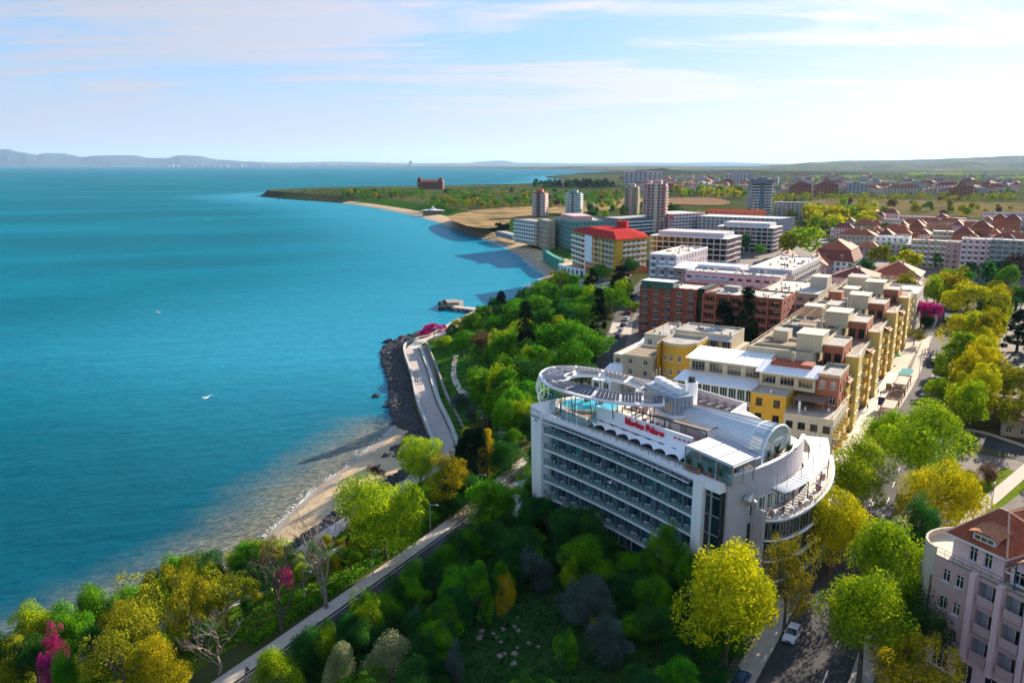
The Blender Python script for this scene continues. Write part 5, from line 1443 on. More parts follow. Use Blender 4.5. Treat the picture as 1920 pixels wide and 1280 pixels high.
# window walls
def hotel_window(kind):
 key = 'hw%d' % kind
 if key not in _cache:
  m = MB(); w, h = BW - .24, 2.62
  m.box(0, w, 0, .08, 0, .08); m.box(0, w, 0, .08, h - .1, h)
  xs_ = {0: (.62, .92), 1: (.08, .38), 2: (.4, .7)}[kind]
  for x in (0, w - .07): m.box(x, x + .07, .002, .078, .08, h - .1)
  for f in xs_: m.box(w * f, w * f + .08, -.02, .078, .08, h - .1)
  m.box(w * xs_[0] + .08, w * xs_[1], -.02, .078, 2.05, 2.13)
  m.face([(0, .05, 0), (w, .05, 0), (w, .05, h), (0, .05, h)], 1)
  _cache[key] = m.mesh('window', ['grey_metal', 'glass_teal'])
 return _cache[key]
def curtain_mesh(): return None
for k, z in enumerate([ZG + .25] + SL):
 for i in range(NB):
  a = aa[i] + .12
  o = HP(a, 1.60); o2 = HP(aa[i + 1] - .12, 1.60)
  d = Vector((o2[0] - o[0], o2[1] - o[1])).normalized()
  wv = obj('window', hotel_window((i + k) % 3 if k else 2), ho, frameM(o, d.x, d.y, z + .03))
  if rnd.random() < .55:
   m = MB(); w = BW - .24; x0 = rnd.choice((.12, w * .45)); x1 = x0 + rnd.uniform(.35, .8)
   n_ = 6
   for j in range(n_): m.face([(x0 + (x1 - x0) * j / n_, .035 - .02 * (j % 2), .1), (x0 + (x1 - x0) * (j + 1) / n_, .035 - .02 * ((j + 1) % 2), .1), (x0 + (x1 - x0) * (j + 1) / n_, .035 - .02 * ((j + 1) % 2), 2.5), (x0 + (x1 - x0) * j / n_, .035 - .02 * (j % 2), 2.5)])
   m.build('curtain', 'blue_grey', wv, world=False)
# top edge: roof slab, gutter, slatted sun screen
q = MB(); hband(q, -.05, 1.9, RZ - .35, RZ); hband(q, -.05, .12, RZ + .002, RZ + .22); q.build('roof_edge', 'white', ho)
q = MB()
for k in range(60):
 a = .4 + k * (34.7 / 59)
 q.bar((*HP(a, -1.35), RZ - .52), (*HP(a, .1), RZ - .42), .10)
q.build('sunscreen_slats', 'grey_metal', ho, kind='stuff')
q = MB()
for x0, x1 in zip(fine, fine[1:]):
 q.bar((*HP(x0, -1.4), RZ - .5), (*HP(x1, -1.4), RZ - .5), .14); q.bar((*HP(x0, -.1), RZ - .43), (*HP(x1, -.1), RZ - .43), .1)
q.build('sunscreen_frame', 'white_metal', ho)
# right pier, glazed stair, prow
T = frameM(HL, HUX, HUY, 0)
q = MB(T); q.box(35.55, 37.3, -.45, 3, ZG, 29.9); q.build('pier', 'white', ho)
q = MB(T); q.box(37.35, 39.9, .35, 2.0, ZG + .2, 28.6); q.build('stair_glazing', 'glass_dark', ho)
q = MB(T)
for k in range(6):
 z = ZG + 2.2 + k * 2.9
 q.box(37.32, 39.92, .22, .36, z, z + .12)
for x in (38.25,): q.box(x, x + .32, .24, .34, ZG, 28.6)
q.build('stair_mullions', 'grey_metal', ho)
q = MB(T); q.box(37.32, 40.0, .0, 2.2, 28.6, 29.9); q.build('stair_lintel', 'white', ho)
# curved prow wall with parapet
WT = [28.0 if 0 else 31.0] * len(arcc)
q = MB()
for (p0, p1) in zip(arcc, arcc[1:]):
 d = Vector((p1[0] - p0[0], p1[1] - p0[1])).normalized(); nrm = (d.y, -d.x)
 q.grid8([(*HPn(*p0), ZG), (*HPn(*p1), ZG), (*HPn(p1[0] - nrm[0] * .45, p1[1] - nrm[1] * .45), ZG), (*HPn(p0[0] - nrm[0] * .45, p0[1] - nrm[1] * .45), ZG),
             (*HPn(*p0), 31.0), (*HPn(*p1), 31.0), (*HPn(p1[0] - nrm[0] * .45, p1[1] - nrm[1] * .45), 31.0), (*HPn(p0[0] - nrm[0] * .45, p0[1] - nrm[1] * .45), 31.0)])
q.build('prow_wall', 'lilac', ho)
q = MB()
for (p0, p1) in zip(arcc, arcc[1:]):
 d = Vector((p1[0] - p0[0], p1[1] - p0[1])).normalized(); nrm = (d.y, -d.x)
 e = [(p[0] + nrm[0] * s_, p[1] + nrm[1] * s_) for s_ in (.06, -.5) for p in (p0, p1)]
 q.grid8([(*HPn(*e[0]), 31.002), (*HPn(*e[1]), 31.002), (*HPn(*e[3]), 31.002), (*HPn(*e[2]), 31.002), (*HPn(*e[0]), 31.12), (*HPn(*e[1]), 31.12), (*HPn(*e[3]), 31.12), (*HPn(*e[2]), 31.12)])
q.build('prow_coping', 'white', ho)
q = MB()
for k in (2, 3):
 A, B = Vector(HPn(*arcc[k])), Vector(HPn(*arcc[k + 1])); d = (B - A).normalized(); o_ = Vector((d.y, -d.x)) * .06
 q.face([(*(A + o_), ZG), (*(B + o_), ZG), (*(B + o_), 22.9), (*(A + o_), 22.9)])
q.build('recess_shade', 'glass_dark', ho)  # flat dark strip paints a recess's shade on the prow wall
# openings of the prow wall on to the lower terrace
for k in range(2, 11):
 p0, p1 = arcc[k], arcc[k + 1]
 A = Vector(HPn(*p0)); B = Vector(HPn(*p1)); d = (B - A); L = d.length; d.normalize()
 o = A + d * .25 + Vector((d.y, -d.x)) * .12
 obj('terrace_door', window_mesh(round(L - .5, 1), 2.5, 'door', 'white_metal', 'glass_green'), ho, frameM(o, d.x, d.y, 23.9))
q = MB(); c = HPn(41.02, 4.6); o = HPn(42.7, 4.8)
q.tube((*c, 27.2), (*HPn(41.9, 4.75), 27.2), .55, n=16); q.tube((*HPn(41.92, 4.75), 27.2), (*HPn(42.3, 4.8), 27.2), .85, .7, 16); q.tube((*HPn(42.3, 4.8), 27.2), o + (27.0,), .3, n=10); q.bar((*c, 26.2), (*HPn(42.2, 4.8), 26.8), .12)
q.build('wall_vent', 'steel', ho)
# lower curved terrace wing
LO = [(42.4, 7.6), (43.6, 9.6), (43.9, 14), (42.8, 20), (40.6, 26.5), (37.2, 33), (33.0, 39)]
LI = [(40.9, 7.6), (41.2, 9.6), (41.4, 14), (40.0, 20), (37.6, 26), (33.4, 31.5), (29.0, 36)]
LO, LI = catmull(LO, 4), catmull(LI, 4)
def lband(m, f0, f1, z0, z1, grow=0.0):
 n_ = len(LO)
 P_ = []
 for i in range(n_):
  o, i_ = LO[i], LI[i]
  dx, dy = o[0] - i_[0], o[1] - i_[1]; Ld = math.hypot(dx, dy)
  P_.append([(i_[0] + dx * (f + grow / Ld * (1 if f > .5 else 0)), i_[1] + dy * (f + grow / Ld * (1 if f > .5 else 0))) for f in (f0, f1)])
 for a, b in zip(P_, P_[1:]):
  m.grid8([(*HPn(*a[1]), z0), (*HPn(*b[1]), z0), (*HPn(*b[0]), z0), (*HPn(*a[0]), z0), (*HPn(*a[1]), z1), (*HPn(*b[1]), z1), (*HPn(*b[0]), z1), (*HPn(*a[0]), z1)])
for z in (13.6, 16.9, 20.2, 23.3):
 q = MB(); lband(q, -.15, 1, z, z + (.2 if z < 23 else .35), .3 if z < 23 else .2); q.build('terrace_slab', 'white', ho)
q = MB(); lband(q, -.15, .97, ZG, 23.28); q.build('wing_core', 'glass_dark', ho)
for k, z in enumerate((ZG + .1, 13.95, 17.25, 20.55)):
 for i in range(0, len(LO) - 1, 2):
  A, B = Vector(HPn(*LO[i])), Vector(HPn(*LO[min(i + 2, len(LO) - 1)])); d = B - A; L = d.length; d.normalize()
  obj('window', window_mesh(round(L - .15, 2), 2.4 if k else 2.3, 'door', 'grey_metal', 'glass_dark'), ho, frameM(A + d * .07 + Vector((d.y, -d.x)) * .05, d.x, d.y, z + .1))
q = MB(); lband(q, -.1, .98, 23.72, 23.76); q.build('terrace_floor', 'paving_white', ho)
q = MB(T); q.box(40.95, 42.5, 7.0, 7.55, ZG, 25.0); q.box(39.5, 41.6, 6.4, 7.0, ZG, 27.0); q.build('wing_end_wall', 'lilac', ho)
q = MB()
n_ = len(LO)
for i in range(n_ - 1):
 for z in (24.35, 24.8): q.tube((*HPn(*LO[i]), z), (*HPn(*LO[i + 1]), z), .035, n=4)
 q.tube((*HPn(*LO[i]), 23.7), (*HPn(*LO[i]), 24.8), .035, n=4)
q.build('terrace_railing', 'rail', ho)
# pergola of white louvres over the lower terrace
PO = [(42.9, 11.2), (42.9, 14), (41.9, 20), (39.8, 26.5), (36.5, 32.5), (32.4, 38.2)]
PI_ = [(40.0, 11.2), (40.4, 14), (39.1, 20), (37.0, 25.5), (33.7, 31), (29.2, 35.4)]
PO, PI_ = catmull(PO, 6), catmull(PI_, 6)
for i in range(len(PO) - 1):
 a0, a1, b0, b1 = PI_[i], PI_[i + 1], PO[i], PO[i + 1]
 f = .64
 a1 = tuple(a0[k] + (a1[k] - a0[k]) * f for k in (0, 1)); b1 = tuple(b0[k] + (b1[k] - b0[k]) * f for k in (0, 1))
 q = MB(); q.grid8([(*HPn(*b0), 26.9), (*HPn(*b1), 26.98), (*HPn(*a1), 27.05), (*HPn(*a0), 26.97), (*HPn(*b0), 26.96), (*HPn(*b1), 27.04), (*HPn(*a1), 27.11), (*HPn(*a0), 27.03)])
 q.build('pergola_slat', 'white_metal', ho)
q = MB()
for i in range(0, len(PO), 5):
 q.bar((*HPn(*PO[i]), 23.7), (*HPn(*PO[i]), 27.0), .14); q.bar((*HPn(*PI_[i]), 23.7), (*HPn(*PI_[i]), 27.0), .14); q.bar((*HPn(*PO[i]), 26.8), (*HPn(*PI_[i]), 26.85), .12)
 c = [(PO[i][k] + PI_[i][k]) / 2 for k in (0, 1)]
 q.bar((*HPn(*c), 27.0), (*HPn(*c), 29.6), .05)
q.build('pergola_frame', 'dark_metal', ho, kind='stuff')
# decks on the main roof
deck = [HP(a, 1.95) for a in fine] + [HPn(a - .6, b + .3) for a, b in arcc[1:]] + [HPn(20, 31.8), HPn(2, 20.5), HPn(-6.4, 12.6), HPn(-7, 7.4), HPn(-2.8, 5.05), HPn(-.1, 5.05)]
q = MB(); q.face([(*p, RZ + .02) for p in deck]); q.build('roof_deck', 'paving_white', ho)
def hrect(name, a0, a1, b0, b1, z0, z1, material):
 q = MB(frameM(HL, HUX, HUY, 0)); q.box(a0, a1, b0, b1, z0, z1); return q.build(name, material, ho)
hrect('wood_deck', -5.5, 33, 6.3, 11.8, RZ + .03, RZ + .12, 'wood_deck')
hrect('wood_deck', -5.5, 9.2, 2.6, 6.29, RZ + .03, RZ + .12, 'wood_deck')
hrect('wood_deck', 6, 22, 22, 28, RZ + .03, RZ + .12, 'wood_deck')
hrect('deck_parapet', 2.2, 9.1, 2.2, 2.5, RZ, RZ + 1.1, 'white')
# pool with its raised rim
plc = [(14.6 + 5.4 * math.copysign(abs(math.cos(t)) ** .75, math.cos(t)) + .3 * math.sin(t), 142.6 - .9 * math.cos(t) + 3.9 * math.copysign(abs(math.sin(t)) ** .8, math.sin(t))) for t in [2 * math.pi * (k + .5) / 28 for k in range(28)]]
q = MB(); q.prism(plc, RZ + .05, RZ + .55); q.build('pool_rim', 'paving_white', ho)
q = MB(); q.face([(*p, RZ + .57) for p in inset(plc if sum(plc[i - 1][0] * plc[i][1] - plc[i][0] * plc[i - 1][1] for i in range(28)) > 0 else plc[::-1], .35)]); q.build('pool_water', 'pool_water', ho)
# sign wall and the tensile awning in front of it
q = MB()
for x0, x1 in zip(range(9, 30), range(10, 31)):
 b = lambda x: 4.6 + (x - 9) * .035
 q.grid8([(*HPn(x0, b(x0)), RZ), (*HPn(x1, b(x1)), RZ), (*HPn(x1, b(x1) + .3), RZ), (*HPn(x0, b(x0) + .3), RZ), (*HPn(x0, b(x0)), 33.0), (*HPn(x1, b(x1)), 33.0), (*HPn(x1, b(x1) + .3), 33.0), (*HPn(x0, b(x0) + .3), 33.0)])
q.build('sign_wall', 'white', ho)
q = MB(); nseg = 8; A0, A1 = 8.6, 31.0
for i in range(nseg):
 x0 = A0 + (A1 - A0) * i / nseg; wx = (A1 - A0) / nseg
 G_ = []
 for u in range(7):
  f = u / 6; x = x0 + wx * f; row = []
  sag = 1 - (2 * f - 1) ** 2
  for v in range(6):
   g = v / 5
   bb = 4.62 - g * (3.55 - .55 * sag * g)
   zz2 = 32.1 - g * 1.6 * (1.0) - .25 * math.sin(math.pi * g) + .42 * sag * g
   row.append((*HP(x, bb, True), zz2))
  G_.append(row)
 for u in range(6):
  for v in range(5):
   q.face([G_[u][v], G_[u][v + 1], G_[u + 1][v + 1], G_[u + 1][v]])
aw = q.build('awning', 'canvas', ho, smooth=True)
q = MB()
for i in range(nseg + 1):
 x = A0 + (A1 - A0) * i / nseg; q.bar((*HP(x, 1.1), RZ), (*HP(x, 1.1), 30.5), .1)
q.build('awning_posts', 'grey_metal', aw)
q = MB(frameM(HL, HUX, HUY, 0)); q.box(8.8, 30.8, 3.4, 3.6, RZ + .02, 31.2); q.build('terrace_glazing', 'glass_dark', ho)
rl = MB()
for x0, x1 in zip(fine[2:], fine[3:]): rl.bar((*HP(x0, .35), 30.55), (*HP(x1, .35), 30.55), .06); rl.bar((*HP(x0, .35), RZ), (*HP(x0, .35), 30.55), .05)
rl.build('roof_railing', 'dark_metal', ho)
def letters(body, size, a, b, z, material, ext=.07, font_scale=1.0, slope=0.0, name='lettering', bold=.0):
 cu = bpy.data.curves.new(name, 'FONT'); cu.body = body; cu.size = size; cu.extrude = ext; cu.resolution_u = 3; cu.offset = bold
 cu.materials.append(MATS[material])
 o = HPn(a, b)
 M = Matrix(((HUX, 0, -HNX, o[0]), (HUY, 0, -HNY, o[1]), (0, 1, 0, z), (0, 0, 0, 1)))
 M = M @ Matrix.Diagonal((font_scale, 1, 1, 1))
 tmp = bpy.data.objects.new('tmp_text', cu)
 me = bpy.data.meshes.new_from_object(tmp)
 bpy.data.objects.remove(tmp)
 return obj(name, me, ho, M)
letters('Marina Palace', 1.85, 15.9, 4.70, 31.5, 'red_letter', .10, .86, bold=.06)
def star_mesh(r0):
 m = MB(); pts = []
 for k in range(10):
  r = r0 if k % 2 == 0 else r0 * .45; t = math.pi / 2 + k * math.pi / 5
  pts.append((r * math.cos(t), r * math.sin(t)))
 m.prism(pts, 0, .12); return m.mesh('star', 'red_letter')
sm_ = star_mesh(.42)
for k in range(4):
 o = HPn(26.7 + k * .95, 5.15)
 obj('star', sm_, ho, Matrix(((HUX, 0, -HNX, o[0]), (HUY, 0, -HNY, o[1]), (0, 1, 0, 32.0), (0, 0, 0, 1))))
letters('Hotel Marina Palace', .47, -3.0, -.62, 29.1, 'black', .02, .66)
letters('Bulgaria', .42, -2.0, -.62, 28.5, 'black', .02, .7)
for k in range(4):
 q = MB(T); x = -2.75 + k * .72; q.tube((x, -.66, 30.35), (x, -.56, 30.35), .12, n=8); q.build('star_boss', 'black', ho)
# oval solar roof ring on V struts
RC = (16.6, 138.6); RU = (.89, -.43); RV = (.43, .89)
RING = [((1232, 716), (1204, 729)), ((1200, 708.5), (1185, 721)), ((1150, 697), (1150, 711)), ((1105, 688), (1110, 703.5)), ((1060, 685), (1080, 704)), ((1026, 689), (1067, 708)), ((1011, 701), (1063, 712.5)),
  ((1020, 717), (1070, 718)), ((1045, 729), (1085, 724.5)), ((1090, 742), (1110, 731)), ((1140, 752), (1145, 737)), ((1180, 757), (1180, 741)), ((1215, 758.5), (1215, 743)), ((1246, 758), (1246, 747))]
RING = catmull([(*G(*o, 35.3), *G(*i_, 35.6)) for o, i_ in RING], 12)
def ring_pt(t, k):
 """t 38..310 runs round the ring from its back right end to its front right end, k 0 inner edge .. 1 outer"""
 f = max(0, min(len(RING) - 1.001, (t - 38) / 272 * (len(RING) - 1)))
 i = int(f); f -= i
 p = [RING[i][j] + (RING[i + 1][j] - RING[i][j]) * f for j in range(4)]
 return (p[2] + (p[0] - p[2]) * k, p[3] + (p[1] - p[3]) * k)
ts = [38 + (310 - 38) * k / 56 for k in range(57)]
q = MB()
RINGZ = 35.3
for t0, t1 in zip(ts, ts[1:]):
 a, b, c, d = ring_pt(t0, 1), ring_pt(t1, 1), ring_pt(t1, 0), ring_pt(t0, 0)
 q.grid8([(*a, RINGZ - .35), (*b, RINGZ - .35), (*c, RINGZ - .1), (*d, RINGZ - .1), (*a, RINGZ), (*b, RINGZ), (*c, RINGZ + .35), (*d, RINGZ + .35)])
rg = q.build('solar_ring', 'white_metal', ho)
for k in range(11):
 t0 = 42 + k * 24.2; t1 = t0 + 21.8
 q = MB(); n_ = 6; g = MB()
 for i in range(n_):
  ta, tb = t0 + (t1 - t0) * i / n_, t0 + (t1 - t0) * (i + 1) / n_
  for j in range(3):
   ka, kb = .10 + .8 * j / 3, .10 + .8 * (j + 1) / 3
   z = lambda kk: RINGZ + .95 - .75 * kk + (.25 if k % 2 else 0) * (1 - kk)
   e = .06
   P4 = [(*ring_pt(ta + (tb - ta) * e, kb - .02), z(kb)), (*ring_pt(tb - (tb - ta) * e, kb - .02), z(kb)), (*ring_pt(tb - (tb - ta) * e, ka + .02), z(ka)), (*ring_pt(ta + (tb - ta) * e, ka + .02), z(ka))]
   q.face(P4); q.face([(x, y, zz2 - .06) for x, y, zz2 in reversed(P4)])
 pn = q.build('solar_panel', 'solar', ho)
 for (kk, dz) in ((.1, .9), (.9, .15)):
  for t in (t0, t1): g.bar((*ring_pt(t, kk), RINGZ), (*ring_pt(t, kk), RINGZ + dz), .06)
 for i in range(n_): g.bar((*ring_pt(t0 + (t1 - t0) * i / n_, .08), RINGZ + .86), (*ring_pt(t0 + (t1 - t0) * (i + 1) / n_, .08), RINGZ + .86), .06)
 g.build('panel_frame', 'grey_metal', pn)
for k in range(13):
 t = 48 + k * 20.5
 base = ring_pt(t, .45)
 q = MB()
 for dt in (-3.4, 3.4): q.tube((*base, RZ), (*ring_pt(t + dt, .5), RINGZ - .2), .10, .08, 6)
 q.build('strut', 'teal_metal', ho)
# curved lattice at the left end of the ring
q = MB()
for k in range(9):
 t = 138 + k * 7
 for (k0, z0, k1, z1) in ((1.02, RINGZ - .2, 1.12, 33), (1.12, 33, .98, RZ + .3)):
  q.tube((*ring_pt(t, k0), z0), (*ring_pt(t + 3, k1), z1), .07, n=5)
 for z, kk in ((34, 1.08), (32.6, 1.12), (31, 1.05)):
  q.tube((*ring_pt(t, kk), z), (*ring_pt(t + 7, kk), z), .05, n=5)
q.build('wind_screen_lattice', 'white_metal', ho)
q = MB()
for k in range(6):
 t = 185 + k * 9; q.face([(*ring_pt(t, .8), RZ + .1), (*ring_pt(t + 8, .8), RZ + .1), (*ring_pt(t + 8, .8), 33.6), (*ring_pt(t, .8), 33.6)])
q.build('wind_screen', 'glass_panel', ho)
# plant enclosure with louvres, flue
q = MB()
pe = [HPn(12.0, 13.0), HPn(21.2, 10.4), HPn(22.3, 14.0), HPn(13.2, 17.2)]
q.prism(pe, 33.3, 36.4); pe_o = q.build('plant_enclosure', 'louvre_metal', ho)
q = MB()
for (A_, B_) in ((pe[0], pe[1]), (pe[1], pe[2])):
 n_ = 14 if A_ is pe[0] else 5
 d = Vector((B_[0] - A_[0], B_[1] - A_[1])); L = d.length; d.normalize()
 for i in range(n_):
  o = Vector(A_) + d * (L * (i + .5) / n_) + Vector((d.y, -d.x)) * .05
  q2 = frameM(o, d.x, d.y, 0); q.T = q2; q.box(-L / n_ * .38, L / n_ * .38, -.06, .04, 33.5, 36.2)
q.T = None
q.build('louvre_panel', 'grey_metal', pe_o, kind='stuff')
q = MB(); q.prism([HPn(11.4, 12.6), HPn(21.8, 9.6), HPn(23.2, 14.5), HPn(13.2, 17.8)], 32.9, 33.28); q.prism([HPn(13, 14), HPn(21.4, 11.4), HPn(22, 14), HPn(13.6, 16.8)], RZ, 32.88); q.build('plant_room', 'white', ho)
for k in range(4):
 o = HPn(13.6 + k * 2.1, 15.2 - k * .7); q = MB(frameM(o, HUX, HUY, 0)); q.box(-.8, .8, -.6, .6, 36.4, 37.5); q.build('air_handler', 'white_metal', ho)
fc = HPn(19.6, 16.6)
q = MB(); q.tube((*fc, RZ), (*fc, 37.8), 1.0, n=24)
for z in (31.4, 33.2, 35.0, 36.6): q.tube((*fc, z), (*fc, z + .05), 1.02, n=24)
q.build('flue', 'white', ho, smooth=False)
q = MB()
for dx, dy in ((.3, .2), (-.35, .1), (.05, -.4)): q.tube((fc[0] + dx, fc[1] + dy, 37.8), (fc[0] + dx, fc[1] + dy, 38.7), .26, n=10)
q.tube((*fc, 37.82), (*fc, 37.9), .8, n=16)
q.build('flue_pipes', 'dark_metal', ho)
# standing seam vault, glazed towards its open end
va0, va1 = 19.6, 40.0
def vault_pt(f, g):
 """f along 0..1, g across 0..1"""
 bl, br = 12.4 + (9.0 - 12.4) * f, 15.8 + (20.4 - 15.8) * f ** .7
 a_l, a_r = 20.0 + (40.1 - 20.0) * f, 20.6 + (36.9 - 20.6) * f
 base = 33.0 + (RZ + .3 - 33.0) * f
 top = 34.5 + .9 * f
 sx = (1 - math.cos(math.pi * g)) / 2
 sk = math.sin(math.pi * min(1, g * (1.0 + .12 * (1 - g)))) ** .62 if 0 < g < 1 else 0
 zz2 = base + (top - base) * sk
 return (*HPn(a_l + (a_r - a_l) * sx, bl + (br - bl) * sx), zz2)
q = MB(); gl = MB(); NG = 14; NF = 20
for i in range(NF):
 f0, f1 = i / NF, (i + 1) / NF
 for j in range(NG):
  g0, g1 = j / NG, (j + 1) / NG
  pq = [vault_pt(f0, g0), vault_pt(f1, g0), vault_pt(f1, g1), vault_pt(f0, g1)]
  (gl if (i >= NF - 3 and not 4 <= j <= 9) or (i >= NF - 1) else q).face(pq)
  if not ((i >= NF - 3 and not 4 <= j <= 9) or (i >= NF - 1)): q.face([(x, y, z - .12) for x, y, z in reversed(pq)])
vt = q.build('vault_roof', 'vault_metal', ho)
gl.build('vault_glazing', 'glass_vault', vt)
q = MB()
for j in range(0, 29):
 g = j / 28
 for i in range(0, NF, 2):
  p0, p1 = vault_pt(i / NF, g), vault_pt((i + 2) / NF, g)
  q.bar((p0[0], p0[1], p0[2] + .04), (p1[0], p1[1], p1[2] + .04), .07)
q.build('standing_seams', 'louvre_metal', vt, kind='stuff')
q = MB()
for f in (.0, .85, 1.0):
 for j in range(NG): q.tube(vault_pt(f, j / NG), vault_pt(f, (j + 1) / NG), .14, n=6)
q.build('vault_arch', 'white_metal', vt)
q = MB()
for f in (.97,):
 P_ = [vault_pt(f, j / NG) for j in range(NG + 1)]; q.face(P_); q.face(P_[::-1])
q.build('vault_end_glass', 'glass_vault', vt)
hrect('vault_side_wall', 19, 33, 12.0, 12.4, RZ, 32.2, 'lilac')
# glazed pavilion with three white blind panels
PB = [(31.7, 2.0), (41.4, .9), (40.9, 6.3), (31.2, 7.7)]
for k in range(3):
 f0, f1 = k / 3 + .012, (k + 1) / 3 - .012
 L_ = lambda f, g: tuple((PB[0][i] * (1 - f) + PB[1][i] * f) * (1 - g) + (PB[3][i] * (1 - f) + PB[2][i] * f) * g for i in (0, 1))
 q = MB(); c = [L_(f0, .03), L_(f1, .03), L_(f1, .97), L_(f0, .97)]
 q.prism([HPn(*p) for p in c], 32.95, 33.08); q.build('roof_blind', 'canvas', ho)
q = MB()
for k in range(4):
 f = k / 3; q.bar((*HPn(*L_(f, 0)), 32.85), (*HPn(*L_(f, 1)), 32.85), .22)
 q.bar((*HPn(*L_(f, 0)), RZ), (*HPn(*L_(f, 0)), 32.85), .22); q.bar((*HPn(*L_(f, 1)), RZ), (*HPn(*L_(f, 1)), 32.85), .18)
for g in (0, 1): q.bar((*HPn(*L_(0, g)), 32.85), (*HPn(*L_(1, g)), 32.85), .26)
q.bar((*HPn(*L_(1, .5)), RZ), (*HPn(*L_(1, .5)), 32.85), .16)
q.build('pavilion_frame', 'grey_metal', ho)
q = MB()
for k in range(3): q.face([(*HPn(*L_(k / 3 + .02, .01)), RZ + .3), (*HPn(*L_((k + 1) / 3 - .02, .01)), RZ + .3), (*HPn(*L_((k + 1) / 3 - .02, .01)), 32.7), (*HPn(*L_(k / 3 + .02, .01)), 32.7)])
q.build('pavilion_glazing', 'glass_panel', ho)
q = MB(); q.prism([HPn(*p) for p in ((31.2, 7.9), (41, 6.5), (40.8, 8.0), (31, 9.6))], 32.5, 32.7); q.build('pavilion_flat_roof', 'lilac', ho)
hrect('planter_box', 32.2, 40.5, 1.2, 1.9, RZ + .03, RZ + .45, 'planter')
# slim dark canopy frame along the lounger deck
q = MB()
CP = [(13.6, 6.2), (18, 6.7), (22.5, 7.2), (26.6, 7.6), (30.3, 8.2)]
for c in CP: q.bar((*HPn(*c), RZ), (*HPn(*c), 33.6), .16)
for a, b in zip(CP, CP[1:]): q.bar((*HPn(*a), 33.6), (*HPn(*b), 33.6), .2)
q.bar((*HPn(30.3, 8.2), 33.6), (*HPn(30, 11.9), 33.6), .18)
q.build('canopy_frame', 'dark_metal', ho)
q = MB(); q.prism([HPn(20, 7.0), HPn(30.3, 8.2), HPn(30.2, 9.0), HPn(20, 7.9)], 33.5, 33.68); q.build('canopy_roof', 'wood_brown', ho)
# rear sun terrace walls
hrect('rear_parapet', 1.9, 19.8, 31.0, 31.4, RZ, RZ + 1.9, 'lilac')
for (p0, p1) in (((19.8, 31.3), (22.6, 22.5)), ((1.9, 31.2), (1.9, 21))):
 a, b = Vector(HPn(*p0)), Vector(HPn(*p1)); d = (b - a).normalized(); q = MB(frameM(a, d.x, d.y, 0)); q.box(0, (b - a).length, -.2, .2, RZ, RZ + 1.9); q.build('rear_parapet', 'white', ho)
hrect('rear_deck', 2, 19.7, 21.5, 30.9, RZ + .03, RZ + .15, 'wood_deck')
q = MB(); q.prism([HPn(1.9, 21), HPn(22.6, 21.5), HPn(19.6, 31.8), HPn(1.9, 31.8)], ZG, RZ); q.build('rear_wing', 'cream', ho)

# ------------------------------------------------------------------ the pink hotel at the lower right
ph = thing('pink_hotel', 'pink corner hotel with rounded terrace, dormers and a ribbed terracotta tile roof', 'hotel', (66, 93, ZG))
# main facade direction from left corner (57.2,98.6) along (.47,-.88); inward (.88,.47)
PO_ = (53.6, 92.4); pux, puy = .42, -.9075
PT = frameM(PO_, pux, puy, 0)
def PP(a, b): return (PO_[0] + pux * a - puy * b, PO_[1] + puy * a + pux * b)
wall = MB()
ops = []
rows = []
ZF = [ZG, 14.7, 18.4, 22.1, 25.8]
def prow_ops(z, k):
 if k == 0: return [(1.2, 3.4, z + .2, z + 2.9), (4.5, 6.7, z + .2, z + 2.9), (8.2, 10.8, z + .2, z + 2.9), (11.6, 14.2, z + .2, z + 2.9)]
 return [(1.3, 2.3, z + .9, z + 2.5), (3.1, 4.1, z + .9, z + 2.5), (6.1, 8.5, z + .5, z + 3.1), (9.4, 11.9, z + .5, z + 3.1), (14.6, 15.6, z + .9, z + 2.4)]
for k in range(4): rows.append((ZF[k], ZF[k + 1], prow_ops(ZF[k], k)))
A, B = PP(0, 0), PP(22, 0)
wall2 = MB()
for k, rw in enumerate(rows):
 d_ = 1.2
 facade(wall if k else wall2, A, B, ZG, [rw], depth=.18)
for k in range(1, 4):
 for (u0, u1, za, zb) in rows[k][2]:
  if u1 - u0 < 1.5:
   obj('window', window_mesh(u1 - u0, zb - za), ph, PT @ Matrix.Translation((u0, .12, za)))
  else:
   m = MB(PT)   # recessed loggia
   zl = ZF[k]
   m.face([(u0, 1.3, za), (u1, 1.3, za), (u1, 1.3, zb), (u0, 1.3, zb)]); m.face([(u0, .25, za), (u0, 1.3, za), (u0, 1.3, zb), (u0, .25, zb)]); m.face([(u1, 1.3, za), (u1, .25, za), (u1, .25, zb), (u1, 1.3, zb)]); m.face([(u0, .25, zb), (u0, 1.3, zb), (u1, 1.3, zb), (u1, .25, zb)]); m.face([(u0, .2, za + .01), (u1, .2, za + .01), (u1, 1.3, za + .01), (u0, 1.3, za + .01)])
   m.build('loggia', 'lilac', ph)
   obj('window', window_mesh(1.7, 2.2, 'door', 'white_metal', 'glass'), ph, PT @ Matrix.Translation((u0 + .9, 1.2, za + .02)))
   obj('balcony', balcony_mesh(u1 - u0 - .3, .5, 'solid', 'mauve', 'mauve'), ph, PT @ Matrix.Translation((u0 + .15, .05, za + .05)))
for (u0, u1, za, zb) in rows[0][2]:
 obj('window', window_mesh(u1 - u0, zb - za, 'door', 'white_metal', 'glass'), ph, PT @ Matrix.Translation((u0, .12, za)))
wall.build('wall', 'mauve', ph); wall2.build('ground_floor_wall', 'pink', ph)
for a in (5.6, 8.95, 12.4):
 q = MB(PT); q.box(a - .35, a + .35, -.75, -.003, 14.2 if a < 12 else 13.2, 26.1); q.build('pilaster', 'pink', ph)
q = MB(PT); q.box(13.0, 22, -.85, -.004, ZG, 27); q.build('corner_bay', 'pink', ph)
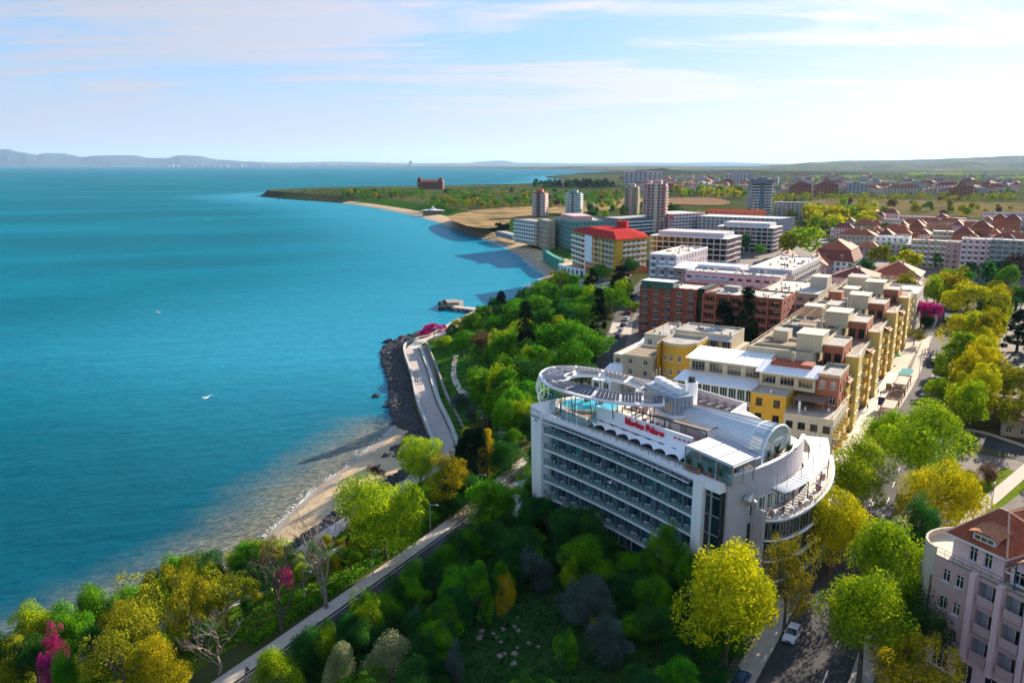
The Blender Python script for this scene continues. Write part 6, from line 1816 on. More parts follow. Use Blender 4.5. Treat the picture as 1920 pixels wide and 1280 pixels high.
# body, rounded end with terrace
end = [PP(0, 0)]
for k in range(9):
 t = math.radians(-90 - k * 22.5); end.append(PP(-.0 + 3.1 * math.cos(t), 4.4 + 4.4 * math.sin(t)))
body = [PP(0, .01)] + [PP(3.6 * math.cos(math.radians(-90 - k * 20)) , 4.5 + 4.5 * math.sin(math.radians(-90 - k * 20))) for k in range(1, 10)] + [PP(22, 9)]
q = MB()
for k in range(len(body) - 1):
 a, b = body[k], body[k + 1]
 q.face([(*b, ZG), (*a, ZG), (*a, 25.9), (*b, 25.9)])
q.face([(*p, 25.92) for p in [PP(0, 0), PP(22, 0), PP(22, 9)] + body[1:-1][::-1]])
q.build('rounded_end', 'beige', ph)
q = MB()
for k in range(len(body) - 2):
 a, b = Vector(body[k]), Vector(body[k + 1]); d = (b - a).normalized(); nn = Vector((-d.y, d.x)) * -.0
 q.grid8([(*a, 25.92), (*b, 25.92), (*(b + Vector((d.y, -d.x)) * .25), 25.92), (*(a + Vector((d.y, -d.x)) * .25), 25.92), (*a, 26.85), (*b, 26.85), (*(b + Vector((d.y, -d.x)) * .25), 26.85), (*(a + Vector((d.y, -d.x)) * .25), 26.85)])
q.build('terrace_parapet', 'beige', ph)
for z in (18.2, 21.9):
 for k in (3, 5): 
  a, b = Vector(body[k + 1]), Vector(body[k]); d = (b - a); L = d.length; d.normalize()
  q = MB(frameM(a, d.x, d.y, 0)); q.box(.1, L - .1, -.5, -.02, z, z + .9); q.build('curved_balcony', 'beige', ph)
# attic storey with windows, roofs and dormers
att = [PP(1.6, 1.0), PP(8.1, 1.0), PP(8.1, 8.6), PP(1.6, 8.6)]
m = MB()
oa = facade(m, att[0], att[1], 25.9, [(25.9, 29.1, [(2.1, 3.1, 26.7, 28.5), (4.0, 5.0, 26.7, 28.5)])])
for i in range(1, 4): facade(m, att[i], att[(i + 1) % 4], 25.9, [(25.9, 29.1, [])])
m.build('attic_wall', 'pink', ph)
for u in (2.1, 4.0): obj('window', window_mesh(1.0, 1.8), ph, frameM(PP(1.6 + u, 1.12), pux, puy, 26.7))
q = MB()
for k in range(3): 
 p = PP(1.3, 1.6 + .45 * k); q.tube((*p, 25.92), (*p, 28.5), .18, n=8)
q.build('folded_umbrellas', 'canvas', ph)
def ribs(root, tri, eave0, eave1, n_, material='tile_ridge'):
 pass
def tiled(root, pts, material, step=.42):
 """roof plane as tile courses: pts = eave0, eave1, top1, top0; each course is proud of the one above"""
 e0, e1, t1, t0 = [Vector(p) for p in pts]
 Ls = ((t0 + t1) / 2 - (e0 + e1) / 2).length; n_ = max(2, int(Ls / step))
 nrm = (e1 - e0).cross(((t0 + t1) / 2 - e0)); nrm.normalize()
 if nrm.z < 0: nrm = -nrm
 m = MB()
 for i in range(n_):
  f0, f1 = i / n_, (i + 1) / n_
  a, b = e0.lerp(t0, f0) + nrm * .09, e1.lerp(t1, f0) + nrm * .09
  c, d = e1.lerp(t1, f1) + nrm * .01, e0.lerp(t0, f1) + nrm * .01
  m.face([a, b, c, d]); m.face([a - nrm * .09, b - nrm * .09, b, a])
 k = int((e1 - e0).length / .55)
 for j in range(1, k):
  f = j / k
  p0 = e0.lerp(e1, f)
  # rib runs straight up the slope until it meets the hip
  up = ((t0 + t1) / 2 - (e0 + e1) / 2); ed = (e1 - e0).normalized(); up = up - ed * up.dot(ed)
  lim = 1.0
  q0, q1 = (t0 - e0).dot(ed), (t1 - e0).dot(ed); x = (p0 - e0).dot(ed); L = (e1 - e0).length
  if x < q0: lim = x / q0
  elif x > q1: lim = (L - x) / max(1e-3, L - q1)
  if lim > .05:
   m.bar(p0 + nrm * .07, p0 + up * lim + nrm * .05, .11)
 return m.build('roof', material, root)
def hipt(c, z, h, material, top=None, k=.3):
 """tiled hip on corner list (a,b) of the pink hotel; ridge along a"""
 P_ = [PP(*p) for p in c]; mid = (c[0][1] + c[3][1]) / 2
 r0, r1 = PP(c[0][0] + (c[1][0] - c[0][0]) * k, mid), PP(c[1][0] - (c[1][0] - c[0][0]) * k, mid)
 e = lambda p: (*p, z); t = lambda p: (*p, z + h)
 rs = [tiled(ph, [e(P_[0]), e(P_[1]), t(r1), t(r0)], material), tiled(ph, [e(P_[1]), e(P_[2]), t(r1), t(r1)], material), tiled(ph, [e(P_[2]), e(P_[3]), t(r0), t(r1)], material), tiled(ph, [e(P_[3]), e(P_[0]), t(r0), t(r0)], material)]
 q = MB()
 for a, b in ((t(r0), t(r1)), (e(P_[0]), t(r0)), (e(P_[1]), t(r1)), (e(P_[2]), t(r1)), (e(P_[3]), t(r0))):
  a, b = Vector(a) + Vector((0, 0, .1)), Vector(b) + Vector((0, 0, .1)); n_ = max(1, int((b - a).length / .5))
  for i in range(n_): q.tube(a.lerp(b, i / n_), a.lerp(b, (i + .92) / n_), .14, .11, 6)
 q.build('ridge_tiles', 'tile_ridge', ph)
 q = MB(); q.prism(P_, z - .2, z - .02); q.build('eaves', 'white', ph)
 return rs
hipt([(.9, .3), (8.7, .3), (8.7, 9.4), (.9, 9.4)], 29.2, 3.6, 'tile_red', k=.42)
q = MB(PT); q.box(8.9, 22, 1.8, 12, 25.95, 27.5); q.build('attic_base', 'pink', ph)
hipt([(8.3, .9), (22.5, .9), (22.5, 13), (9.4, 13)], 27.5, 5.2, 'tile_orange', k=.38)
hipt([(-1, 9.6), (16, 9.6), (16, 21), (-1, 21)], 28.2, 3.2, 'tile_orange', k=.3)
q = MB(PT); q.box(-.4, 15.4, 10.2, 20.4, ZG, 27.95); q.build('rear_wing', 'pink', ph)
for a in (10.1, 13.3):
 q = MB(PT); q.box(a - 1.15, a + 1.15, .95, 4.2, 26.3, 28.4); dm = q.build('dormer', 'pink', ph)
 obj('dormer_window', window_mesh(1.5, 1.7), ph, PT @ Matrix.Translation((a - .75, .82, 26.5)))
 for sgn in (-1, 1):
  tiled(ph, [(*PP(a + sgn * 1.45, .6), 28.35), (*PP(a + sgn * 1.45, 4.6), 28.35), (*PP(a, 4.6), 29.4), (*PP(a, .6), 29.4)][::sgn] if False else [(*PP(a + sgn * 1.45, .6), 28.35), (*PP(a + sgn * 1.45, 4.6), 28.35), (*PP(a, 4.6), 29.4), (*PP(a, .6), 29.4)], 'tile_orange')
 q = MB(PT); q.face([(a - 1.15, .96, 28.4), (a + 1.15, .96, 28.4), (a, .96, 29.3)]); q.build('dormer_gable', 'pink', ph)
 q = MB(); q.tube((*PP(a, .55), 29.48), (*PP(a, 4.6), 29.48), .12, n=6); q.build('ridge_tiles', 'tile_ridge', ph)
q = MB(PT); q.box(4.0, 6.9, .8, 3.2, 29.7, 30.6); q.build('eyebrow_dormer', 'pink', ph)
obj('dormer_window', window_mesh(2.5, .6, 'door'), ph, PT @ Matrix.Translation((4.2, .68, 29.85)))
q = MB(PT); c = [(3.6, .45), (5.45, .45), (7.3, .45)]
for x0, x1, za, zb in ((3.6, 4.6, 30.55, 30.9), (4.6, 6.3, 30.9, 30.9), (6.3, 7.3, 30.9, 30.55)):
 q.grid8([(x0, .4, za), (x1, .4, zb), (x1, 3.3, zb + .6), (x0, 3.3, za + .6), (x0, .4, za + .12), (x1, .4, zb + .12), (x1, 3.3, zb + .72), (x0, 3.3, za + .72)])
q.build('dormer_roof', 'tile_orange', ph)
q = MB(); q.bar((*PP(9.9, .35), 25.9), (*PP(9.9, .35), 29.1), .14); q.bar((*PP(9.0, .0), 29.1), (*PP(9.9, .35), 28.5), .14); q.build('downpipe', 'dark_metal', ph)
q = MB(); q.bar((*PP(-.1, -.15), 13), (*PP(-.1, -.15), 23), .14); q.build('downpipe', 'dark_metal', ph)
rl = MB()
for (a0, a1) in ((0, 9), (9, 13.2)):
 for z in (26.4, 26.85): rl.tube((*PP(a0, .12), z), (*PP(a1, .12), z), .035, n=4)
 for k in range(int((a1 - a0) / 1.2) + 1): rl.tube((*PP(a0 + k * 1.2, .12), 25.9), (*PP(a0 + k * 1.2, .12), 26.85), .025, n=4)
rl.build('terrace_railing', 'dark_metal', ph)
# ------------------------------------------------------------------ vegetation kit
def unit_vec(n):
 v = rng.normal(size=(n, 3)); return v / np.linalg.norm(v, axis=1)[:, None]
def leaf_quads(c, nrm, size, asp=.62):
 n = len(c)
 t = np.cross(nrm, unit_vec(n)); t /= np.linalg.norm(t, axis=1)[:, None] + 1e-9
 b = np.cross(nrm, t)
 s = (size * rng.uniform(.65, 1.35, n))[:, None]
 q = np.stack([c - t * s, c - b * s * asp, c + t * s, c + b * s * asp], 1)
 return q.reshape(-1, 3)
def quad_mesh(name, verts, material):
 n = len(verts) // 4
 me = bpy.data.meshes.new(name)
 me.vertices.add(4 * n); me.vertices.foreach_set('co', verts.astype(np.float32).ravel())
 me.loops.add(4 * n); me.loops.foreach_set('vertex_index', np.arange(4 * n, dtype=np.int32))
 me.polygons.add(n); me.polygons.foreach_set('loop_start', np.arange(0, 4 * n, 4, dtype=np.int32))
 me.materials.append(MATS[material]); me.update(calc_edges=True)
 return me
# kind: (centre z, half width, half height, lobes, lobe size, shell, openness)
SHAPES = dict(round=(.60, .40, .38, 22, .15, .72, 1.0), plane=(.60, .36, .38, 26, .13, .74, .75), cone=(.55, .28, .44, 22, .12, .7, 1.0), bush=(.48, .52, .46, 16, .20, .68, 1.0),
              column=(.52, .105, .47, 64, .06, .6, 1.2), wisp=(.60, .38, .36, 30, .10, .8, .35), umbrella=(.78, .46, .20, 22, .13, .75, 1.0), conifer=(.52, .24, .46, 60, .07, .7, 1.0))
def crown_mesh(kind, n, leaf, seed):
 global rng
 rng = np.random.default_rng(seed)
 cz, hw, hh, nl, lr, sh, op = SHAPES[kind]
 L = unit_vec(nl * 3); L = L[L[:, 2] > -.75][:nl]
 rad = sh * rng.uniform(.55, 1.28, len(L))[:, None]
 lz = rng.uniform(.7, 1.9, nl + 60)
 C = L * rad * np.array([hw, hw, hh])
 if kind in ('cone', 'conifer', 'column'):
  zf = rng.uniform(-1, .97, len(L)); a = np.arange(len(L)) * 2.4 + rng.uniform(0, .8, len(L))
  w = hw * (np.clip((1 - zf) / 2, 0, 1) ** (.75 if kind != 'column' else .35)) * (.85 if kind != 'column' else .75)
  if kind == 'column': w *= np.clip((zf + 1.15) / .5, 0, 1) * 1.35
  C = np.c_[np.cos(a) * w, np.sin(a) * w, zf * hh]
 lrs = lr * rng.uniform(.55, 1.4, len(L))
 if kind in ('round', 'plane', 'bush', 'wisp'):
  C = np.r_[C, C[:8] * .45]; lrs = np.r_[lrs, lrs[:8] * 1.25]
 w = lrs ** 2; k = rng.choice(len(C), n, p=w / w.sum())
 d = unit_vec(n)
 outw = C[k] / (np.linalg.norm(C[k], axis=1)[:, None] + 1e-6)
 d = d + outw * .55 + np.array([0, 0, .25]); d /= np.linalg.norm(d, axis=1)[:, None]
 r = lrs[k] * (rng.uniform(.45, 1.12, n) ** .6)
 zs = np.full(n, 1.35) if kind in ('column',) else (np.full(n, .62) if kind == 'conifer' else lz[k])
 c = C[k] + d * r[:, None] * np.c_[np.ones(n), np.ones(n), zs]
 c[:, 2] += cz
 nr = d * .7 + unit_vec(n) * .75 + np.array([0, 0, .2]); nr /= np.linalg.norm(nr, axis=1)[:, None]
 c = c[c[:, 2] > .03]; nr = nr[:len(c)]
 return quad_mesh('crown', leaf_quads(c, nr, leaf), 'leaf_green'), C + np.array([0, 0, cz])
def trunk_mesh(kind, C, seed, bark='bark'):
 r = random.Random(seed); m = MB()
 base = .30 if kind not in ('bush',) else .12
 th = .021 if kind != 'column' else .012
 m.tube((0, 0, -.06), (0, 0, base * .5), th * 1.25, th, 7); m.tube((0, 0, base * .5), (.01, .005, base), th, th * .8, 7)
 m.tube((.01, .005, base), (0, .01, .68), th * .75, th * .25, 6)
 order = sorted(range(len(C)), key=lambda i: r.random())[:9 if kind not in ('column', 'conifer') else 2]
 for i in order:
  z0 = r.uniform(base * .85, .58); tip = C[i]
  mid = (tip[0] * .5, tip[1] * .5, z0 + (tip[2] - z0) * .4)
  m.tube((0, .003, z0), mid, th * .5, th * .33, 5); m.tube(mid, tip, th * .33, th * .1, 5)
  for _ in range(2):
   t2 = (tip[0] * r.uniform(.7, 1.2) + r.uniform(-.06, .06), tip[1] * r.uniform(.7, 1.2) + r.uniform(-.06, .06), tip[2] + r.uniform(-.05, .1))
   m.tube(mid, t2, th * .22, th * .06, 4)
 return m.mesh('trunk', bark)
def bare_mesh(seed, n_twigs=1.0, spread=1.0):
 r = random.Random(seed); m = MB(); twigs = []
 def grow(p, d, L, rad, lev):
  q = p + d * L
  mid = p + d * L * .5 + Vector((r.uniform(-.1, .1), r.uniform(-.1, .1), r.uniform(-.03, .05))) * L
  m.tube(p, mid, rad, rad * .8, 6 if lev < 2 else (4 if lev < 4 else 3), cap=False); m.tube(mid, q, rad * .8, rad * .6, 6 if lev < 2 else (4 if lev < 4 else 3), cap=False)
  if lev >= 6: return
  for _ in range(r.choice((2, 3)) if lev else 4):
   nd = (d + Vector((r.uniform(-1, 1), r.uniform(-1, 1), r.uniform(-.25, .75))) * (.62 * spread)).normalized()
   grow(q if r.random() < .7 else mid, nd, L * r.uniform(.62, .85), rad * .58, lev + 1)
 grow(Vector((0, 0, -.05)), Vector((.04, .02, 1)).normalized(), .30, .020, 0)
 return m.mesh('trunk', 'bark')
LOD = dict(hi=(17000, .0112), mid=(5200, .0205), lo=(420, .068))
TREES = {}
def proto(kind, lod, var):
 key = (kind, lod, var)
 if key not in TREES:
  n, s = LOD[lod]
  mult = dict(plane=1.0, wisp=.42, column=1.3, bush=1.0, conifer=1.5, cone=1.0).get(kind, 1.0)
  sm2 = dict(column=.62, bush=1.25, conifer=.75).get(kind, 1.0)
  cm, C = crown_mesh(kind, int(n * mult), s * sm2, hash((kind, var)) % 1000 + 17 * var if False else sum(map(ord, kind)) + 17 * var)
  TREES[key] = (cm, trunk_mesh(kind, C, var))
 return TREES[key]
SPOTS = []
def tree(label, kind, leaf, x, y, height, radius, group=None, name=None, lod=None, z=None, cat='tree'):
 dist = math.hypot(x, y)
 lod = lod or ('hi' if dist < 185 else ('mid' if dist < 480 else 'lo'))
 name = name or ('judas_tree' if leaf == 'leaf_pink' else dict(column='cypress_tree', conifer='conifer_tree', bush='shrub', plane='plane_tree', wisp='slender_tree').get(kind, 'round_tree' if lod == 'lo' else 'broadleaf_tree'))
 if kind == 'bush': cat = 'shrub'
 var = rnd.randrange(4 if lod == 'hi' else 3)
 cm, tm = proto(kind, lod, var)
 zz2 = zat(x, y) if z is None else z
 hw = SHAPES[kind][1]
 rot = rnd.uniform(0, 6.28)
 sx = radius / hw
 if lod == 'lo':
  o = obj(name, cm, None, None, label, cat, group)
  o.location = (x, y, zz2); o.rotation_euler = (0, 0, rot); o.scale = (sx, sx, height)
  o.material_slots[0].link = 'OBJECT'; o.material_slots[0].material = MATS[leaf]
  return o
 t = thing(name, label, cat, (x, y, zz2), rot, group)
 t.scale = (sx, sx, height)
 c = obj('crown', cm, t, world=False)
 c.material_slots[0].link = 'OBJECT'; c.material_slots[0].material = MATS[leaf]
 obj('trunk', tm, t, world=False)
 return t
def ptree(label, kind, leaf, cx, cy, wpx, height, **k):
 """tree whose crown centre and width were measured in the survey picture"""
 cz = SHAPES[kind][0] * height
 z = ZG
 for _ in range(3):
  x, y = G(cx, cy, z + cz); z = zat(x, y)
 r = wpx / 2 / PXM(x, y, z + cz)
 return tree(label, kind, leaf, x, y, height, r, z=z, **k)
T = [
 # street planes, from the camera up the street
 ('largest yellow plane tree, in full leaf at the near corner of the glazed stair', 'plane', 'leaf_yellow', 1368, 1110, 168, 17.5),
 ('thin half-leaved plane tree between the big yellow plane and the parked white hatchback', 'wisp', 'leaf_olive', 1478, 1078, 96, 15),
 ('yellow plane tree just below the curved terrace wing', 'plane', 'leaf_yellow', 1562, 982, 122, 14.5),
 ('yellow green plane tree whose crown touches the white louvred pergola end', 'plane', 'leaf_lime', 1603, 893, 118, 13.5),
 ('broadest yellow green plane tree, spreading over the middle of the street', 'plane', 'leaf_lime', 1725, 835, 150, 16),
 ('yellow plane tree leaning over the right kerb beside the lawn', 'plane', 'leaf_yellow', 1760, 925, 128, 14.5),
 ('small yellow green plane tree at the corner of the cafe pergolas', 'plane', 'leaf_lime', 1660, 815, 70, 11),
 ('bright lime plane tree in front of the rounded pink terrace', 'plane', 'leaf_lime', 1672, 1062, 140, 15),
 ('yellow topped plane tree over the right kerb, nearest full crown on that side', 'plane', 'leaf_lime', 1622, 1165, 150, 14.5),
 ('sparse golden plane tree at the bottom edge beside the pink shop windows', 'wisp', 'leaf_gold', 1712, 1252, 140, 12.5),
 ('dark green tree against the mauve wall of the pink building', 'round', 'leaf_dark', 1742, 1150, 110, 11),
 ('dark green narrow tree squeezed between the lime plane and the pink terrace', 'round', 'leaf_dark', 1730, 1000, 70, 12),
 ('bright green cone shaped tree beside the tuk-tuk', 'cone', 'leaf_lime', 1802, 668, 78, 12),
 ('dark green tree with a yellow top overhanging the silver car', 'round', 'leaf_lime', 1778, 733, 72, 8.5),
 ('broad brown olive tree over the roof of the small pale house', 'round', 'leaf_olive', 1862, 712, 125, 11.5),
 ('olive brown tree standing right of the small pale house', 'wisp', 'leaf_olive', 1912, 770, 80, 10),
 ('tall yellow plane tree behind the bright green cone', 'plane', 'leaf_yellow', 1822, 612, 96, 14),
 ('yellow plane tree over the parked bus', 'plane', 'leaf_yellow', 1815, 562, 88, 14),
 ('golden plane tree third back along the right side of the street', 'plane', 'leaf_gold', 1782, 540, 80, 14),
 ('yellow green plane tree beside the far corner of the long yellow block', 'plane', 'leaf_olive', 1700, 545, 46, 17),
 ('small golden tree beside the wide villa roof', 'plane', 'leaf_yellow', 1706, 490, 40, 13),
 ('pink flowering judas tree over the far end of the white walk', 'umbrella', 'leaf_pink', 1730, 578, 54, 10),
 ('low dark green tree under the pink judas tree', 'bush', 'leaf_dark', 1735, 600, 36, 6),
 ('brown leaved small tree at the end of the white walk', 'wisp', 'leaf_olive', 1715, 630, 36, 6),
 ('dense dark green tree, left one of the pair beside the square', 'round', 'leaf_dark', 1862, 548, 66, 11),
 ('dense dark green tree, right one of the pair beside the square', 'round', 'leaf_dark', 1908, 553, 70, 11),
 ('bright topped green tree standing up behind the dark pair', 'round', 'leaf_green', 1890, 518, 36, 12),
 ('flat topped dark green tree beside the parked cars', 'umbrella', 'leaf_green', 1800, 517, 46, 9),
 ('dark conifer at the right edge beyond the white pavement', 'conifer', 'needle', 1912, 618, 52, 15),
 ('brown leaved tree at the right edge in front of the dull slab', 'wisp', 'leaf_brown', 1908, 495, 44, 14),
 ('dark tree in the shade at the foot of the dull slab', 'round', 'leaf_dark', 1872, 500, 40, 10),
 ('small round shrub on the lawn beside the bare tree', 'bush', 'leaf_brown', 1852, 892, 34, 3.5),
 ('yellow green shrub at the path corner on the lawn', 'bush', 'leaf_olive', 1822, 905, 40, 4),
 # middle distance town trees
 ('big yellow green tree rising left of the mansard house', 'round', 'leaf_lime', 1502, 446, 66, 22),
 ('yellow green tree leaning on the left of the biggest one by the mansard house', 'round', 'leaf_olive', 1478, 455, 36, 17),
 ('bright yellow tree beside the long lilac school', 'round', 'leaf_yellow', 1302, 410, 42, 16),
 ('large dark tree with a yellow crown edge right of the biggest beige tower', 'round', 'leaf_dark', 1264, 396, 36, 22),
 ('dark green tree at the foot of the blue grey tower', 'round', 'leaf_dark', 1400, 402, 26, 18),
 ('yellow tree at the foot of the blue grey tower', 'round', 'leaf_yellow', 1420, 404, 24, 18),
 ('dark green tree between the two open framed buildings', 'round', 'leaf_dark', 1395, 455, 22, 14),
 ('bright green tree beside the dark one in front of the open framed building', 'round', 'leaf_green', 1372, 462, 18, 11),
 ('dark conifer in front of the nearer open framed building', 'conifer', 'needle', 1355, 462, 20, 15),
 ('green tree in front of the brown roofed chalet', 'round', 'leaf_green', 1425, 466, 18, 9),
 ('dark green tree in front of the stepped red roofed house', 'round', 'leaf_dark', 1522, 500, 34, 12),
 ('dark green tree left of the wide villa', 'round', 'leaf_dark', 1615, 505, 44, 12),
 ('green tree with a lit top between the mansard house and the villa', 'round', 'leaf_green', 1590, 482, 34, 11),
 ('yellow street tree right of the mansard house', 'plane', 'leaf_olive', 1648, 476, 40, 12),
 ('tallest black green cypress, between the red block and the long yellow block', 'column', 'needle', 1398, 618, 27, 25),
 ('second black green cypress in the court beside the red block', 'column', 'needle', 1356, 608, 24, 17),
 ('small dark conifer right of the tallest cypress in the court', 'conifer', 'needle', 1417, 645, 18, 14),
 # hillside between promenade and road
 ('broad bright green tree at the road bend above the hillside', 'round', 'leaf_green', 1108, 640, 76, 11),
 ('bright green rounded tree left of the road bend tree', 'round', 'leaf_green', 1048, 632, 86, 12),
 ('dark green tree below the road bend, right of the solar ring', 'round', 'leaf_green', 1072, 672, 76, 11),
 ('dark green tree directly behind the wind screen of the pool deck', 'round', 'leaf_dark', 1000, 705, 84, 12),
 ('dark green tree on the bank halfway down, lit on its crown', 'round', 'leaf_green', 912, 712, 72, 9),
 ('dark rounded tree between the bank tree and the pool deck', 'round', 'leaf_dark', 955, 738, 66, 9),
 ('olive yellow loosely leaved tree left of the tall cypress', 'wisp', 'leaf_lime', 950, 640, 66, 12),
 ('green tree at the top of the grass bank near the promenade corner', 'round', 'leaf_green', 868, 642, 56, 8),
 ('small green tree nearest the promenade corner', 'round', 'leaf_lime', 830, 640, 30, 5),
 ('brown twiggy tree behind the top of the bank', 'wisp', 'leaf_brown', 905, 635, 56, 9),
 ('yellow shrub among the pink flowers at the shore', 'bush', 'leaf_gold', 858, 607, 22, 4),
 ('dark bush on the shore behind the pink flowering tree', 'bush', 'leaf_dark', 846, 617, 22, 4),
 ('pink flowering tree overhanging the corner of the promenade', 'umbrella', 'leaf_pink', 814, 614, 34, 6),
 ('smaller pink flowering bush left of the pink tree on the rocks', 'bush', 'leaf_pink', 798, 624, 22, 4),
 ('brown red scrub along the shore towards the jetty', 'bush', 'leaf_brown', 885, 600, 42, 5),
 ('green tree at the shore end of the jetty', 'round', 'leaf_green', 925, 606, 40, 9),
 ('purple pink blossom shrub in the shade of the hillside', 'bush', 'leaf_pink', 922, 618, 20, 5),
 ('tall narrow black green cypress on the hillside, tallest of all', 'column', 'needle', 986, 625, 21, 20),
 ('narrow cypress at the left rim of the hillside wood', 'column', 'needle', 940, 573, 13, 14),
 ('dark conifer in the middle of the hillside wood', 'conifer', 'needle', 1122, 580, 34, 18),
 ('dark conifer behind the beachward trees', 'conifer', 'needle', 1165, 528, 44, 17),
 ('second dark conifer beside the road above the wood', 'conifer', 'needle', 1110, 528, 34, 14),
 ('bright green tree on the seaward slope behind the cypress', 'round', 'leaf_green', 962, 590, 54, 11),
 ('bright green tree in the middle of the seaward slope', 'round', 'leaf_green', 1008, 578, 66, 12),
 ('lime green tree lit from behind on the seaward slope', 'round', 'leaf_lime', 975, 618, 46, 10),
 ('green tree under the dark conifer of the wood', 'round', 'leaf_green', 1078, 590, 66, 12),
 ('green tree on the far rim of the wood towards the beach', 'round', 'leaf_green', 1012, 545, 52, 11),
 ('olive green tree on the far rim next to the beach', 'round', 'leaf_lime', 1048, 524, 54, 11),
 ('green tree left of the conifer at the head of the beach', 'round', 'leaf_green', 1085, 552, 56, 12),
 ('bright green tree beside the road right of the conifers', 'round', 'leaf_green', 1145, 560, 60, 11),
 ('lime green tree at the right rim of the wood above the road', 'round', 'leaf_lime', 1165, 545, 44, 11),
 ('yellow green shrub by the red car', 'bush', 'leaf_lime', 1192, 575, 20, 4),
 ('green tree nearest the arcade terrace', 'round', 'leaf_green', 1128, 508, 44, 10),
 ('dark round tree behind the arcade terrace', 'round', 'leaf_dark', 1180, 500, 40, 10),
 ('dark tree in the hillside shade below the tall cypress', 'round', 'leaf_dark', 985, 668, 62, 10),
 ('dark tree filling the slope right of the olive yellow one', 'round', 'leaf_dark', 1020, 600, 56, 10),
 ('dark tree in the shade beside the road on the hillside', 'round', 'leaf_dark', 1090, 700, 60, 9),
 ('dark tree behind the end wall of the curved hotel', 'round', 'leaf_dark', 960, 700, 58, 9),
 ('pale grey green scrub on the grass bank beside the winding path', 'bush', 'leaf_grey', 868, 752, 44, 4),
 ('second pale grey scrub lower on the grass bank', 'bush', 'leaf_grey', 886, 775, 34, 3.5),
 # middle left, between beach and lower road
 ('round topped bright green tree at the near end of the promenade', 'round', 'leaf_lime', 788, 852, 78, 12),
 ('largest bright green tree, with a short forked trunk beside the hedge', 'round', 'leaf_lime', 718, 952, 138, 15),
 ('orange yellow budding tree between the two bright green ones', 'wisp', 'leaf_gold', 835, 893, 96, 11),
 ('thick dark cypress, right one of the dark pair by the golden poplars', 'column', 'needle', 896, 862, 26, 13),
 ('dark cypress, left one of the dark pair by the golden poplars', 'column', 'needle', 878, 860, 24, 13),
 ('small dark cypress left of the dark pair', 'column', 'needle', 864, 850, 14, 9),
 ('narrow golden poplar right of the dark cypresses', 'column', 'leaf_gold', 912, 850, 20, 10),
 ('narrow golden poplar behind the dark cypresses', 'column', 'leaf_gold', 876, 838, 18, 10),
 ('dark shrub mass left of the curved hotel end wall', 'bush', 'leaf_dark', 945, 862, 64, 6),
 ('dark shrub under the golden poplars', 'bush', 'leaf_dark', 880, 925, 62, 6),
 ('dark shrub at the foot of the orange yellow tree', 'bush', 'leaf_dark', 840, 945, 60, 5),
 ('small stunted tree standing alone on the beach', 'wisp', 'leaf_brown', 705, 882, 34, 4),
 # lower left cliff top
 ('bright green tree standing furthest out over the water', 'round', 'leaf_green', 332, 1062, 52, 8),
 ('golden green tree behind the furthest out green one', 'wisp', 'leaf_olive', 322, 1105, 96, 12),
 ('golden green spreading tree left of the sandy clearing', 'wisp', 'leaf_olive', 270, 1130, 110, 12),
 ('golden green tree above the bare bush', 'wisp', 'leaf_olive', 420, 1108, 110, 10),
 ('golden tree with visible branches above the sandy clearing', 'wisp', 'leaf_olive', 355, 1130, 90, 12),
 ('tall green tree at the water edge, left of the golden ones', 'round', 'leaf_green', 172, 1128, 62, 10),
 ('green tree beside the tall water edge one', 'round', 'leaf_green', 130, 1160, 66, 10),
 ('yellow green tree at the left edge over the water', 'round', 'leaf_lime', 60, 1175, 84, 9),
 ('dark green tree at the very left edge', 'round', 'leaf_dark', 6, 1215, 60, 10),
 ('magenta flowering judas tree among the dark green trees', 'wisp', 'leaf_pink', 104, 1210, 50, 9),
 ('magenta flowering spray at the bottom left', 'wisp', 'leaf_pink', 88, 1252, 44, 7),
 ('golden brown tree along the bottom edge', 'wisp', 'leaf_olive', 230, 1235, 130, 11),
 ('olive tree with lit twigs left of the golden brown one', 'round', 'leaf_olive', 225, 1180, 80, 11),
 ('yellow olive bush in the bottom left corner', 'bush', 'leaf_olive', 25, 1245, 90, 7),
 ('dark green tree in the shade behind the magenta spray', 'round', 'leaf_dark', 62, 1222, 70, 9),
 ('dark green tree below the golden green spreading tree', 'round', 'leaf_dark', 190, 1205, 60, 9),
 ('green bush beside the golden brown tree', 'bush', 'leaf_green', 130, 1262, 66, 6),
 ('golden bush at the bottom edge left of the bare bush', 'bush', 'leaf_gold', 300, 1265, 100, 7),
 # hollow in front of the hotel
 ('bright lime narrow tree, left of the two young trees in the hollow', 'cone', 'leaf_green', 898, 1112, 42, 8),
 ('gold leaved young tree beside the lime narrow one in the hollow', 'wisp', 'leaf_gold', 946, 1115, 48, 8),
 ('largest silver grey shrub in the hollow', 'bush', 'leaf_grey', 1096, 1132, 100, 6.5),
 ('silver grey shrub with orange shoots at the right of the hollow', 'bush', 'leaf_grey', 1140, 1205, 80, 5.5),
 ('upright grey blue tree in front of the hotel shrubs', 'wisp', 'leaf_grey', 996, 1052, 40, 8),
 ('grey blue shrub beside the upright grey tree', 'bush', 'leaf_grey', 1018, 1085, 36, 4.5),
 ('grey blue shrub above the two young trees', 'bush', 'leaf_grey', 945, 1062, 32, 4.5),
 ('lime cone shaped shrub at the left rim of the hollow', 'cone', 'leaf_green', 803, 1178, 26, 5),
 ('teal grey bush left of the lime cone', 'bush', 'leaf_grey', 778, 1182, 32, 4.5),
 ('round teal grey bush at the bottom of the hollow', 'bush', 'leaf_grey', 856, 1255, 40, 5),
 ('pale flowering bush at the bottom edge by the road', 'bush', 'leaf_pale', 722, 1245, 90, 6),
 ('pale gold bush left of the pale flowering one', 'bush', 'leaf_pale', 640, 1258, 66, 5),
 ('yellow green round shrub beside the green car', 'bush', 'leaf_lime', 612, 1215, 56, 4.5),
